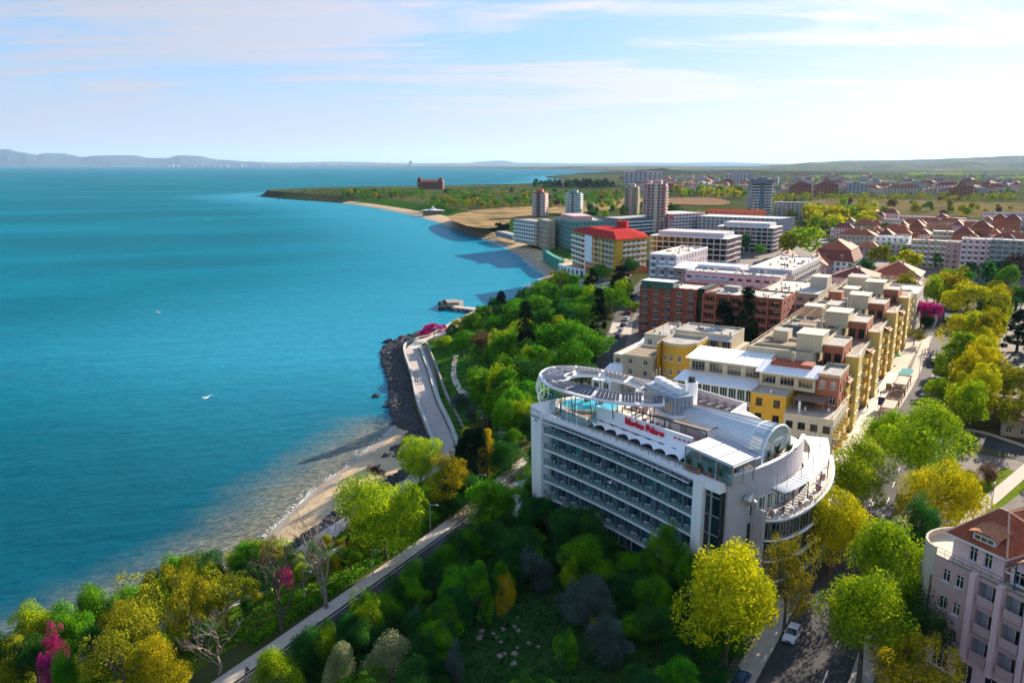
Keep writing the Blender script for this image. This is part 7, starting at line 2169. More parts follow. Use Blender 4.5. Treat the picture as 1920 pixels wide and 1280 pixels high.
 ('bright yellow green shrub at the bottom edge by the road', 'bush', 'leaf_lime', 520, 1268, 84, 5),
 ('gold green leaning tree on the road verge', 'wisp', 'leaf_lime', 690, 1150, 62, 8),
 ('bright green tree against the hotel balconies', 'round', 'leaf_green', 1240, 1040, 56, 11),
 ('bright green shrub under the hotel balconies', 'bush', 'leaf_green', 1215, 1078, 50, 6),
 ('bright green shrub left of the big yellow plane', 'bush', 'leaf_green', 1225, 1135, 66, 6),
 ('green young tree with light tips near the big plane', 'round', 'leaf_green', 1290, 1060, 50, 10),
 ('wide green shrub in the middle of the hotel front', 'bush', 'leaf_green', 1100, 1062, 90, 7),
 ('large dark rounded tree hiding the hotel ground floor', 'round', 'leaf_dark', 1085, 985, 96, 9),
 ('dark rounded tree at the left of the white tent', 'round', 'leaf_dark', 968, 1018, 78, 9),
 ('bright green shrub band along the hollow beside the road', 'bush', 'leaf_green', 935, 945, 110, 7),
 ('dark cone of a young spruce between stair glazing and curved wing', 'cone', 'leaf_dark', 1398, 1000, 42, 10),
 ('yellow green bush by the silver grey shrub', 'bush', 'leaf_lime', 1070, 1090, 34, 5),
 ('lime bush at the bottom right of the hollow', 'bush', 'leaf_green', 1060, 1228, 40, 5),
 ('gold twigged bush over the silver grey shrub', 'wisp', 'leaf_gold', 1118, 1182, 30, 6),
]
for i, (lab, kind, leaf, cx_, cy_2, w, h_) in enumerate(T):
 ptree(lab, kind, leaf, cx_, cy_2, w * 1.1, h_)
ORD = 'first second third fourth fifth sixth seventh eighth ninth tenth eleventh twelfth thirteenth fourteenth fifteenth sixteenth seventeenth eighteenth nineteenth twentieth twenty-first twenty-second twenty-third twenty-fourth twenty-fifth twenty-sixth twenty-seventh'.split()
# bare trees
for lab, bx, by, h_, seed in (('tall bare tree with a dark trunk nearest the lower road, pink blossom behind it', 528, 1205, 17, 3), ('bare forked tree with a pale thick trunk left of the largest green tree', 612, 1140, 16, 5),
                              ('bare pale branched bush at the bottom, left of the road', 412, 1290, 11, 8), ('bare dark tree on the lawn at the right', 1862, 918, 7, 11), ('bare brown tree over the white tent', 1040, 1020, 6.5, 13)):
 x, y = G(bx, by, 9 if bx < 600 else ZG); z = zat(x, y)
 t = thing('bare_tree', lab, 'tree', (x, y, z), rnd.uniform(0, 6))
 t.scale = (h_ * 1.1, h_ * 1.1, h_)
 bt_ = obj('trunk', bare_mesh(seed, spread=1.1), t, world=False)
 if seed in (5, 8): bt_.data.materials[0] = MATS['bark_pale']
ptree('small pink blossom tree behind the tall bare one', 'wisp', 'leaf_pink', 533, 1078, 30, 5)
# dark shrubs filling the shaded hollow, and shrubs on the banks
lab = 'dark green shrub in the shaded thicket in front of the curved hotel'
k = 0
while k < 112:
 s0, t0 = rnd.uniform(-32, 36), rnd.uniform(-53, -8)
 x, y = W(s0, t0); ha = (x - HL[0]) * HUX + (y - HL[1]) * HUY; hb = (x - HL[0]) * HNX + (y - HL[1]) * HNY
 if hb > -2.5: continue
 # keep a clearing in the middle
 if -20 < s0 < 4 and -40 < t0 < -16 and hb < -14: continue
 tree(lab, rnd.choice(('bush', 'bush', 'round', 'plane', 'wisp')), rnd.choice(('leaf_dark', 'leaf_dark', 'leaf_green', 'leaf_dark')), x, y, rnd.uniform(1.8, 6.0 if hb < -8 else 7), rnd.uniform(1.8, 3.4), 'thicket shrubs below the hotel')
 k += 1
lab = 'low shrub on the slope between the beach promenade and the lower road'
for k in range(64):
 s0 = rnd.uniform(-45, 50); t0 = rnd.uniform(-88, -69)
 x, y = W(s0, t0)
 tree(lab, 'bush', rnd.choice(('leaf_green', 'leaf_olive', 'leaf_dark', 'leaf_lime', 'leaf_green', 'leaf_brown')), x, y, rnd.uniform(1.2, 3.0), rnd.uniform(1.0, 2.2), 'slope shrubs by the lower road')
lab = 'sunlit green tree in the closed canopy of the hillside wood'
k = 0
while k < 54:
 i = int(rnd.uniform(44, 92)); p = STN[i]
 g = rnd.uniform(.62, 1.0) if p[1] < 330 else rnd.uniform(.2, 1.05)
 if p[1] < 262: g = rnd.uniform(.8, 1.0)
 x, y = p[2] + (p[4] - p[2]) * g + rnd.uniform(-3, 3), p[3] + (p[5] - p[3]) * g + rnd.uniform(-4, 4)
 if y > 455: continue
 tree(lab, rnd.choice(('round', 'round', 'plane')), rnd.choice(('leaf_green', 'leaf_green', 'leaf_lime', 'leaf_green', 'leaf_dark')), x, y, rnd.uniform(8, 12), rnd.uniform(3.6, 5.4), 'canopy trees of the hillside wood')
 k += 1
lab = 'dark shrub in the wood on the hillside below the road'
for k in range(60):
 f = rnd.random(); i = int(8 + f * 9); p = STN[min(len(STN) - 1, i * 5)]
 g = rnd.uniform(.45, 1.12)
 x, y = p[2] + (p[4] - p[2]) * g, p[3] + (p[5] - p[3]) * g
 x += rnd.uniform(-6, 6); y += rnd.uniform(-8, 8)
 if g < .6 and y < 285: continue
 tree(lab, rnd.choice(('bush', 'round')), rnd.choice(('leaf_dark', 'leaf_dark', 'leaf_green', 'leaf_brown')), x, y, rnd.uniform(3, 7.5), rnd.uniform(2.0, 3.8), 'hillside undergrowth')
lab = ' tall green shrub, counted from the camera, in the row landward of the lower road'
for k in range(26):
 s0 = -30 + k * 2.7; t0 = -53.6 - max(0, s0) * .13 + rnd.uniform(-.9, 1.6)
 x, y = W(s0, t0)
 tree(ORD[k] + lab, 'bush', rnd.choice(('leaf_dark', 'leaf_green', 'leaf_green', 'leaf_dark')), x, y, rnd.uniform(3, 5.2), rnd.uniform(2.0, 3.0), 'shrub row along the lower road')
lab = ' plane tree from the camera in the closed row right of the street'
for k in range(24):
 s0 = 118 + k * 8.2; x, y = W(s0 + rnd.uniform(-1, 1), (15 if s0 > 225 else 11.2) - .016 * max(0, s0 - 150) + rnd.uniform(-.5, 2.5))
 tree(ORD[k] + lab, 'plane', rnd.choice(('leaf_yellow', 'leaf_lime', 'leaf_yellow', 'leaf_olive')), x, y, rnd.uniform(11, 15), rnd.uniform(4.0, 5.4), 'plane row right of the street')
lab = ' plane tree of the short row left of the street beyond the long yellow block'
for k in range(4):
 s0 = 300 + k * 9; x, y = W(s0, -9.5 + rnd.uniform(-1, 1))
 tree(ORD[k] + lab, 'plane', rnd.choice(('leaf_yellow', 'leaf_lime')), x, y, rnd.uniform(12, 16), rnd.uniform(4.0, 5.2), 'plane row left of the street')
lab = 'garden tree among the yards right of the street'
for k in range(40):
 s0, t0 = rnd.choice(((rnd.uniform(138, 175), rnd.uniform(14, 60)), (rnd.uniform(232, 440), rnd.uniform(8, 60)), (rnd.uniform(300, 440), rnd.uniform(-8, 40)), (rnd.uniform(104, 122), rnd.uniform(26, 50))))
 x, y = W(s0, t0); tree(lab, rnd.choice(('round', 'bush', 'round', 'wisp')), rnd.choice(('leaf_dark', 'leaf_green', 'leaf_olive', 'leaf_dark', 'leaf_brown')), x, y, rnd.uniform(7, 12), rnd.uniform(3.5, 5.5), 'garden trees right of the street')
lab = 'bushy green or olive tree of the dense strip on the lower left cliff top'
for k in range(38):
 s0 = rnd.uniform(-58, -2); t0 = rnd.uniform(-103, -90) if s0 < -22 else rnd.uniform(-100, -93)
 if s0 > -12: t0 = rnd.uniform(-92, -84)
 x, y = W(s0, t0); tree(lab, rnd.choice(('round', 'wisp', 'bush', 'round')), rnd.choice(('leaf_green', 'leaf_olive', 'leaf_olive', 'leaf_dark', 'leaf_lime')), x, y, rnd.uniform(4, 8), rnd.uniform(2.4, 4.2), 'cliff top trees at the lower left')
# town and distance: individuals share small meshes
def scatter(label, group, n_, area, kinds, leaves, h0, h1, lod='lo', jitter=.35):
 for _ in range(n_):
  px, py = area()
  x, y = G(px, py)
  h_ = rnd.uniform(h0, h1)
  tree(label, rnd.choice(kinds), rnd.choice(leaves), x, y, h_, h_ * rnd.uniform(.38, .58), group, lod=lod, z=zat(x, y) if y < 2300 else 8)
U = rnd.uniform
def hump(x0, x1, yf):
 def f():
  x = U(x0, x1); a, b = yf(x); return x, U(a, b)
 return f
scatter('round yellow tree of the mass behind the red roofs', 'yellow trees behind the red roofs', 34, hump(1515, 1635, lambda x: (404, 434)), ('round',), ('leaf_yellow', 'leaf_yellow', 'leaf_gold', 'leaf_lime'), 14, 20)
scatter('small tree on the wooded headland', 'headland trees', 70, hump(650, 1160, lambda x: (362 + abs(x - 1000) * .005, 392 if x > 800 else 372)), ('round', 'round', 'bush'), ('leaf_green', 'leaf_lime', 'leaf_olive', 'leaf_dark', 'leaf_brown', 'leaf_gold'), 7, 14)
scatter('scattered tree on the marsh and field edge beyond the town', 'marsh trees', 50, hump(1440, 1915, lambda x: (376, 412)), ('round', 'bush'), ('leaf_olive', 'leaf_gold', 'leaf_lime', 'leaf_green', 'leaf_brown'), 6, 15)
scatter('tree of the yellow green row beyond the ploughed field', 'row behind the ploughed field', 34, hump(1246, 1400, lambda x: (362, 371)), ('round', 'bush'), ('leaf_lime', 'leaf_yellow', 'leaf_olive', 'leaf_green'), 12, 20)
scatter('small tree between the houses of the right hand district', 'district garden trees', 42, hump(1560, 1850, lambda x: (430, 505)), ('round', 'bush'), ('leaf_dark', 'leaf_green', 'leaf_green', 'leaf_lime'), 6, 10)
scatter('small tree between the tower blocks and beach hotels', 'trees among the towers', 34, hump(1090, 1300, lambda x: (392, 425)), ('round', 'bush', 'conifer'), ('leaf_dark', 'leaf_green', 'leaf_dark', 'leaf_lime'), 7, 13)
scatter('dark conifer of the belt at the far end of the headland', 'far conifer belt', 44, hump(1000, 1150, lambda x: (348, 354)), ('conifer', 'round'), ('leaf_dark', 'needle'), 16, 26)
for k in range(4):
 ptree(('first', 'second', 'third', 'fourth')[k] + ' cypress from the left in the dark clump on the beach terrace', 'column', 'needle', 932 + k * 6, 421, 9, 11 + (k % 2) * 2, lod='lo')
# woods that read as one mass
def woods(name, n_, area, h0, h1, leaf, nl=70):
 out = []
 base, _ = crown_mesh('round', nl, .12, 5)
 co = np.empty(len(base.vertices) * 3, np.float32); base.vertices.foreach_get('co', co); co = co.reshape(-1, 3)
 for _ in range(n_):
  px, py = area(); x, y = G(px, py)
  h_ = rnd.uniform(h0, h1); a = rnd.uniform(0, 6.28); r = h_ * rnd.uniform(.9, 1.5)
  c, s_ = math.cos(a), math.sin(a)
  out.append(np.c_[(co[:, 0] * c - co[:, 1] * s_) * r + x, (co[:, 0] * s_ + co[:, 1] * c) * r + y, co[:, 2] * h_ + (zat(x, y) if y < 2300 else 8)])
 obj(name, quad_mesh(name, np.concatenate(out), leaf), kind='stuff')
 bpy.data.meshes.remove(base)
woods('headland_wood', 420, hump(640, 1165, lambda x: (358, 388 if x > 790 else 369)), 6, 11, 'leaf_green', 60)
woods('headland_wood', 200, hump(720, 1165, lambda x: (358, 392 if x > 800 else 372)), 5, 9, 'leaf_olive', 60)
woods('headland_scrub', 160, hump(520, 760, lambda x: (360.5 - (x - 520) * .012, 366 + (x - 520) * .03)), 3, 6, 'leaf_dark', 50)
woods('far_woods', 1300, hump(1160, 1905, lambda x: (322, 366)), 7, 13, 'leaf_dark', 34)
woods('far_woods', 350, hump(1160, 1905, lambda x: (328, 366)), 7, 12, 'leaf_olive', 34)
woods('far_woods', 200, hump(1440, 1900, lambda x: (366, 378)), 7, 12, 'leaf_olive', 50)
woods('far_woods', 150, hump(1480, 1640, lambda x: (395, 412)), 6, 10, 'leaf_green', 60)

# hedges and lit verges along the lower road
def hedge(label, path, w, h_, leaf, n_, size=.22):
 pts = catmull(path, 6); out = []; nr = []
 seg = [math.hypot(b[0] - a[0], b[1] - a[1]) for a, b in zip(pts, pts[1:])]; tot = sum(seg)
 cum = np.cumsum([0] + seg)
 for _ in range(n_):
  d = rnd.uniform(0, tot); i = min(len(seg) - 1, int(np.searchsorted(cum, d)) - 1); i = max(0, i); f = (d - cum[i]) / seg[i]
  a, b = pts[i], pts[i + 1]; x, y = a[0] + (b[0] - a[0]) * f, a[1] + (b[1] - a[1]) * f
  nx, ny = -(b[1] - a[1]) / seg[i], (b[0] - a[0]) / seg[i]
  u = rnd.uniform(-1, 1); side = rnd.random() < .45
  oz = h_ * (rnd.uniform(.05, 1) if side else rnd.uniform(.85, 1.1)); uu = (1 if u > 0 else -1) * rnd.uniform(.85, 1.05) if side else u
  out.append((x + nx * uu * w / 2, y + ny * uu * w / 2, zat(x, y) + oz)); nr.append((nx * uu, ny * uu, .8))
 out = np.array(out); nr = np.array(nr) + rng.normal(size=(n_, 3)) * .5; nr /= np.linalg.norm(nr, axis=1)[:, None]
 cx_, cy_2 = out[:, 0].mean(), out[:, 1].mean()
 t = thing('hedge', label, 'hedge', (cx_, cy_2, ZG))
 obj('foliage', quad_mesh('foliage', leaf_quads(out, nr, size), leaf), t)
 m = MB(); L, R = ribbon(path, w * .8, 6)
 for i in range(len(L) - 1):
  z0, z1 = zat(*L[i]) - .1, zat(*L[i + 1]) - .1
  m.grid8([(*L[i], z0), (*R[i], z0), (*R[i + 1], z1), (*L[i + 1], z1), (*L[i], z0 + h_ * .9), (*R[i], z0 + h_ * .9), (*R[i + 1], z1 + h_ * .9), (*L[i + 1], z1 + h_ * .9)])
 m.build('core', 'bank_grass', t)
hp = [W(s0, t0) for s0, t0 in ((-30, -64.6), (-20, -64.8), (0, -65.6), (16, -67), (34, -69.4))]
hedge('long clipped hedge along the seaward pavement of the lower road', hp, 1.5, 1.1, 'leaf_green', 7000, .17)
hedge('sunlit yellow green hedge row on the slope beside the bright trees', [W(-6, -71), W(6, -71.5), W(18, -73.5)], 2.2, .9, 'leaf_lime', 4200, .18)
hedge('dark hedge between the cafe pergolas and the street pavement', [W(64, -7.9), W(90, -7.4), W(112, -7.2)], .9, 1.2, 'leaf_dark', 2600, .16)
# grass tufts, one mass
def tufts(name, area, n_, size, leaf):
 c = []
 for _ in range(n_):
  x, y = area(); c.append((x, y, zat(x, y) + size * .5))
 c = np.array(c); nr = np.c_[rng.normal(size=(n_, 2)), np.full(n_, .25)]; nr /= np.linalg.norm(nr, axis=1)[:, None]
 obj(name, quad_mesh(name, leaf_quads(c, nr, size), leaf), kind='stuff')
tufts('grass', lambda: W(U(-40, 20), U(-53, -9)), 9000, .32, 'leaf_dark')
tufts('grass', lambda: W(U(-40, 45), U(-90, -66)), 9000, .26, 'leaf_green')
def bank_pt():
 i = rnd.randrange(40, 72); p = STN[i]; g = U(.12, 1)
 return p[2] + (p[4] - p[2]) * g + U(-2, 2), p[3] + (p[5] - p[3]) * g + U(-2, 2)
tufts('grass', bank_pt, 9000, .3, 'leaf_dark')
tufts('ground_litter', lambda: W(U(-40, 30), U(-92, -66)), 3500, .22, 'leaf_brown')

# ------------------------------------------------------------------ rocks
def rock_cloud(name, spots, material):
 t = (1 + 5 ** .5) / 2
 iv = np.array([(-1, t, 0), (1, t, 0), (-1, -t, 0), (1, -t, 0), (0, -1, t), (0, 1, t), (0, -1, -t), (0, 1, -t), (t, 0, -1), (t, 0, 1), (-t, 0, -1), (-t, 0, 1)]) / 1.9
 fc = np.array([(0, 11, 5), (0, 5, 1), (0, 1, 7), (0, 7, 10), (0, 10, 11), (1, 5, 9), (5, 11, 4), (11, 10, 2), (10, 7, 6), (7, 1, 8), (3, 9, 4), (3, 4, 2), (3, 2, 6), (3, 6, 8), (3, 8, 9), (4, 9, 5), (2, 4, 11), (6, 2, 10), (8, 6, 7), (9, 8, 1)])
 V, F_ = [], []
 for i, (x, y, z, r) in enumerate(spots):
  v = iv * rng.uniform(.65, 1.2, (12, 1)) * r * np.array([rng.uniform(.8, 1.4), rng.uniform(.8, 1.3), rng.uniform(.55, .9)])
  a = rng.uniform(0, 6.28); c, s_ = math.cos(a), math.sin(a)
  v = np.c_[v[:, 0] * c - v[:, 1] * s_ + x, v[:, 0] * s_ + v[:, 1] * c + y, v[:, 2] + z]
  V.append(v); F_.append(fc + 12 * i)
 me = bpy.data.meshes.new(name); me.from_pydata(np.concatenate(V).tolist(), [], np.concatenate(F_).tolist()); me.materials.append(MATS[material]); me.update()
 return me
sp = []
for i, p in enumerate(STN):
 if not 219 < p[1] < 352: continue
 q = STN[i + 1]
 for _ in range(70):
  f, g = rnd.random(), rnd.uniform(-.04, .47)
  cx_, cy_2 = p[0] + (q[0] - p[0]) * f, p[1] + (q[1] - p[1]) * f; fx, fy = p[2] + (q[2] - p[2]) * f, p[3] + (q[3] - p[3]) * f
  x, y = cx_ + (fx - cx_) * g, cy_2 + (fy - cy_2) * g
  sp.append((x, y, max(-.1, 2.5 * max(0, g)) + rnd.uniform(-.2, .35), rnd.uniform(.45, 1.15) * (1.2 if g < .3 else .9)))
obj('breakwater_rocks', rock_cloud('breakwater_rocks', sp, 'rock'), kind='stuff')
sp = []
for i, p in enumerate(STN):
 if not (118 < p[1] < 221): continue
 q = STN[i + 1]
 for _ in range(30 if p[1] < 192 else 62):
  f, g = rnd.random(), rnd.uniform(.62, .82) if p[1] < 192 else rnd.uniform(.25, .6)
  x, y = p[0] + (p[2] - p[0]) * g + (q[0] - p[0]) * f, p[1] + (p[3] - p[1]) * g + (q[1] - p[1]) * f
  sp.append((x, y, 2.4 * g + rnd.uniform(-.2, .5), rnd.uniform(.4, .9)))
obj('breakwater_rocks', rock_cloud('breakwater_rocks', sp, 'rock'), kind='stuff')
sp = []
for k in range(130):
 f = rnd.random(); x, y = -33 + 22 * f, 411 - 15 * f
 sp.append((x + rnd.uniform(-2.2, 2.2), y + rnd.uniform(-4.2, 4.2), rnd.uniform(-.2, 1.0), rnd.uniform(.6, 1.4)))
for k in range(90): sp.append((-34 + rnd.uniform(-4, 5), 415 + rnd.uniform(-8, 12), rnd.uniform(0, 2.0), rnd.uniform(.8, 1.6)))
obj('jetty_rocks', rock_cloud('jetty_rocks', sp, 'rock'), kind='stuff')
jt = thing('jetty', 'short concrete jetty with a broad boulder head reaching into the bay', 'jetty', (-22, 404, 0))
m = MB(); m.prism([(-34, 414.5), (-35.6, 409.6), (-8, 390.5), (-6, 396)], -1, 1.75); m.build('deck', 'paving', jt)
m = MB(); m.prism([(-36, 422), (-31, 424), (-26, 419), (-28, 413), (-34, 412)], 0, 3.0); m.build('head', 'stone_wall', jt)
# single boulders in the water and pale stones in the hollow
for k, (px, py, r, lab) in enumerate(((728, 640, 1.9, 'large brown boulder standing in the water off the promenade corner'), (754, 632, 2.2, 'long flat boulder in the water beside the rounded one'), (704, 742, 1.3, 'dark boulder alone in the water, farthest from the rocks'),
                                      (731, 751, 1.1, 'dark boulder in the water close to the rocks, upper of two'), (723, 760, 1.1, 'dark boulder in the water close to the rocks, lower of two'), (731, 722, 1.0, 'small boulder at the rim of the rocks'))):
 x, y = G(px, py, .3); o = obj('boulder', rock_cloud('boulder', [(0, 0, 0, r)], 'rock'), None, None, lab, 'boulder'); o.location = (x, y, .15)
protos = [rock_cloud('stone', [(0, 0, 0, .55)], 'rock_pale') for _ in range(4)]
for k in range(22):
 px, py = 905 + rnd.gauss(45, 45), 1165 + rnd.gauss(25, 32)
 x, y = G(px, py); o = obj('stone', protos[k % 4], None, None, 'pale stone lying in the grass of the hollow', 'stone', 'pale stones in the hollow')
 o.location = (x, y, ZG + .1); o.rotation_euler = (0, 0, rnd.uniform(0, 6)); s_ = rnd.uniform(.3, .85); o.scale = (s_, s_ * 1.3, s_ * .8)
# ------------------------------------------------------------------ far town: one object per house
def far_house(kind, w, d, h, wm, rm):
 m = MB()
 P_ = [(-w / 2, -d / 2), (w / 2, -d / 2), (w / 2, d / 2), (-w / 2, d / 2)]
 m.prism(P_, 0, h, 0, 2, bottom=False)
 fl = max(2, int(h / 3))
 for i in range(4):
  a, b = Vector(P_[i]), Vector(P_[(i + 1) % 4]); dd = (b - a); L = dd.length; dd.normalize(); nn = Vector((dd.y, -dd.x))
  n_ = max(2, int(L / 4))
  for k in range(fl):
   for j in range(n_):
    c = a + dd * (L * (j + .5) / n_) + nn * .06; z = h / fl * k + 1
    p, q = c - dd * .9, c + dd * .9
    m.face([(p.x, p.y, z), (q.x, q.y, z), (q.x, q.y, z + 1.5), (p.x, p.y, z + 1.5)], 3)
 if kind == 'hip':
  o = .8; r = min(w, d) * .28
  e = [(-w / 2 - o, -d / 2 - o, h), (w / 2 + o, -d / 2 - o, h), (w / 2 + o, d / 2 + o, h), (-w / 2 - o, d / 2 + o, h)]
  k = max(0, w - d) / 2
  t0, t1 = (-k - .1, 0, h + r), (k + .1, 0, h + r)
  m.face([e[0], e[1], t1, t0], 1); m.face([e[2], e[3], t0, t1], 1); m.face([e[1], e[2], t1], 1); m.face([e[3], e[0], t0], 1)
 else:
  m.box(-w * .2, w * .1, -d * .2, d * .2, h, h + 2.5, 1)
 return m.mesh('far_house', [wm, rm, 'roof_pale', 'glass_dark'])
SR_ = STREET_ROT
FH = [far_house('hip', 22, 16, 13, 'lilac', 'tile_red'), far_house('hip', 30, 16, 15, 'pink', 'tile_dark'), far_house('hip', 18, 16, 10, 'mauve', 'tile_red'), far_house('hip', 40, 18, 16, 'beige', 'tile_red'), far_house('hip', 26, 20, 18, 'terracotta', 'tile_dark'),
      far_house('flat', 34, 16, 16, 'lilac', 'concrete'), far_house('flat', 22, 18, 20, 'grey_wall', 'concrete'), far_house('hip', 14, 12, 8, 'white', 'tile_red')]
lf = ['small red roofed house in the far town', 'flat grey house in the far town']
cnt = 0
while cnt < 260:
 px = U(1165, 1905); py = U(331, 366) if px > 1440 else U(333, 360)
 if 1400 < px < 1445 and py > 345: continue
 if py < 345 and rnd.random() < (.0 if px < 1560 else .55): continue
 x, y = G(px, py); k = rnd.choice((0, 1, 2, 2, 3, 4, 5, 6, 7, 7, 0, 1))
 flat = k in (5, 6)
 o = obj('far_house', FH[k], None, None, lf[flat], 'house', ('flat' if flat else 'red roofed') + ' houses of the far town')
 o.location = (x, y, ZG); o.rotation_euler = (0, 0, rnd.choice((0, .3, -.35, 1.2, -.9)) + U(-.1, .1))
 s_ = U(.75, 1.15); o.scale = (s_, s_, U(.7, 1.15)); cnt += 1
for px, py, k, sc, lab in ((1205, 349, 5, 3.2, 'long pale slab of flats left of the tall beige tower cluster, far behind'), (1385, 345, 5, 2.6, 'white roofed long block in the far town left of the blue grey tower'), (1500, 366, 4, 1.5, 'dark red tall house nearest the marsh in the far town'), (1548, 367, 4, 1.6, 'second dark red tall house at the marsh edge'),
                           (1605, 368, 6, 1.7, 'grey tall house at the marsh edge with a white gable'), (1690, 370, 3, 1.5, 'broad red roofed house at the marsh edge'), (1800, 372, 4, 1.4, 'mauve red house beside the yellow trees on the far marsh'), (1770, 364, 1, 1.6, 'broad white gabled house at the right of the far town')):
 x, y = G(px, py); o = obj('far_block', FH[k], None, None, lab, 'house'); o.location = (x, y, ZG); o.scale = (sc, sc * .7, sc * .8); o.rotation_euler = (0, 0, -.15)
for k in range(60):
 px, py = U(1565, 1905), U(418, 478); x, y = G(px, py); kk = rnd.choice((0, 1, 2, 2, 4, 7, 3))
 o = obj('packed_house', FH[kk], None, None, 'red roofed house packed between the blocks of the right hand district', 'house', 'packed red roofed houses'); o.location = (x, y, ZG)
 o.rotation_euler = (0, 0, SR_ + rnd.choice((0, 1.57)) + U(-.06, .06)); o.scale = (.5, .5, U(.55, .85))
# headland: castle-like hotel, beach restaurant, lone towers on the far shore
hc_ = thing('headland_hotel', 'dark red castle-like hotel with two corner turrets on the wooded headland', 'hotel', (-205, 2080, 10))
m = MB(); m.box(-240, -176, 2066, 2094, 8, 30); m.build('wall', 'tile_dark', hc_)
for x in (-236, -182):
 m = MB(); m.box(x - 5, x + 5, 2062, 2074, 8, 37); tr_ = m.build('turret', 'tile_dark', hc_); m = MB(); m.face([(x - 6, 2061, 37), (x + 6, 2061, 37), (x, 2068, 43)]); m.face([(x + 6, 2061, 37), (x + 6, 2075, 37), (x, 2068, 43)]); m.face([(x + 6, 2075, 37), (x - 6, 2075, 37), (x, 2068, 43)]); m.face([(x - 6, 2075, 37), (x - 6, 2061, 37), (x, 2068, 43)]); m.build('roof', 'tile_dark', tr_)
m = MB()
m.face([(-242, 2064, 30), (-174, 2064, 30), (-180, 2080, 36), (-236, 2080, 36)]); m.face([(-174, 2096, 30), (-242, 2096, 30), (-236, 2080, 36), (-180, 2080, 36)]); m.face([(-174, 2064, 30), (-174, 2096, 30), (-180, 2080, 36)]); m.face([(-242, 2096, 30), (-242, 2064, 30), (-236, 2080, 36)])
m.build('roof', 'tile_red', hc_)
m = MB()
for k in range(9):
 for z in (15, 21, 26): m.box(-229 + k * 5, -227 + k * 5, 2065.6, 2066.0, z, z + 2.4)
m.build('windows', 'glass_dark', hc_, kind='stuff')
x, y = G(812, 400, 4)
br = thing('beach_restaurant', 'white tent-roofed beach restaurant on the sand below the dunes', 'restaurant', (x, y, 4))
m = MB(Matrix.Translation((x, y, 0))); k = 12
for i in range(k):
 a0, a1 = 2 * math.pi * i / k, 2 * math.pi * (i + 1) / k
 m.face([(18 * math.cos(a0), 8 * math.sin(a0), 8.5), (18 * math.cos(a1), 8 * math.sin(a1), 8.5), (4 * math.cos(a1), 2 * math.sin(a1), 10), (4 * math.cos(a0), 2 * math.sin(a0), 10)])
 m.face([(4 * math.cos(a0), 2 * math.sin(a0), 10), (4 * math.cos(a1), 2 * math.sin(a1), 10), (0, 0, 15)])
m.build('tent_roof', 'canvas', br)
m = MB(Matrix.Translation((x, y, 0))); m.prism([(15 * math.cos(2 * math.pi * i / k), 6 * math.sin(2 * math.pi * i / k)) for i in range(k)], 2, 8.2); m.build('wall', 'wood_brown', br)
rr = random.Random(5)
for px, w, h_ in [(rr.uniform(345, 640), rr.uniform(30, 90), rr.uniform(25, 60)) for _ in range(26)] + [(742, 70, 90), (779, 110, 170), (1150, 60, 50), (560, 60, 80), (476, 70, 90)]:
 d_ = 26800; x = (px - 960) / FPX / CT * d_
 m = MB(); m.box(-w / 2, w / 2, -30, 30, 0, h_); m.box(-w / 4, w / 4, -20, 20, h_, h_ + 8)
 o = m.build('far_tower', 'grey_wall', None, label='single tall hotel tower on the far shore, biggest of all' if h_ > 160 else 'pale tower block in the town across the bay', cat='tower block', group=None if h_ > 160 else 'tower blocks across the bay')
 o.location = (x, d_, 1)
x, y = G(1506, 412); wsl = thing('conveyor', 'long pale sloping gantry rising out of the yellow trees behind the shop block', 'gantry', (x, y, ZG))
m = MB(); a, b = G(1490, 411), G(1519, 392, 20)
m.tube((*a, 14), (*b, 21), 1.3, n=6); m.build('gantry_tube', 'white_metal', wsl)
m = MB(); m.bar((*a, ZG), (*a, 14), .8); m.build('post', 'grey_metal', wsl); m = MB(); m.bar((*b, ZG), (*b, 21), .8); m.build('post', 'grey_metal', wsl)

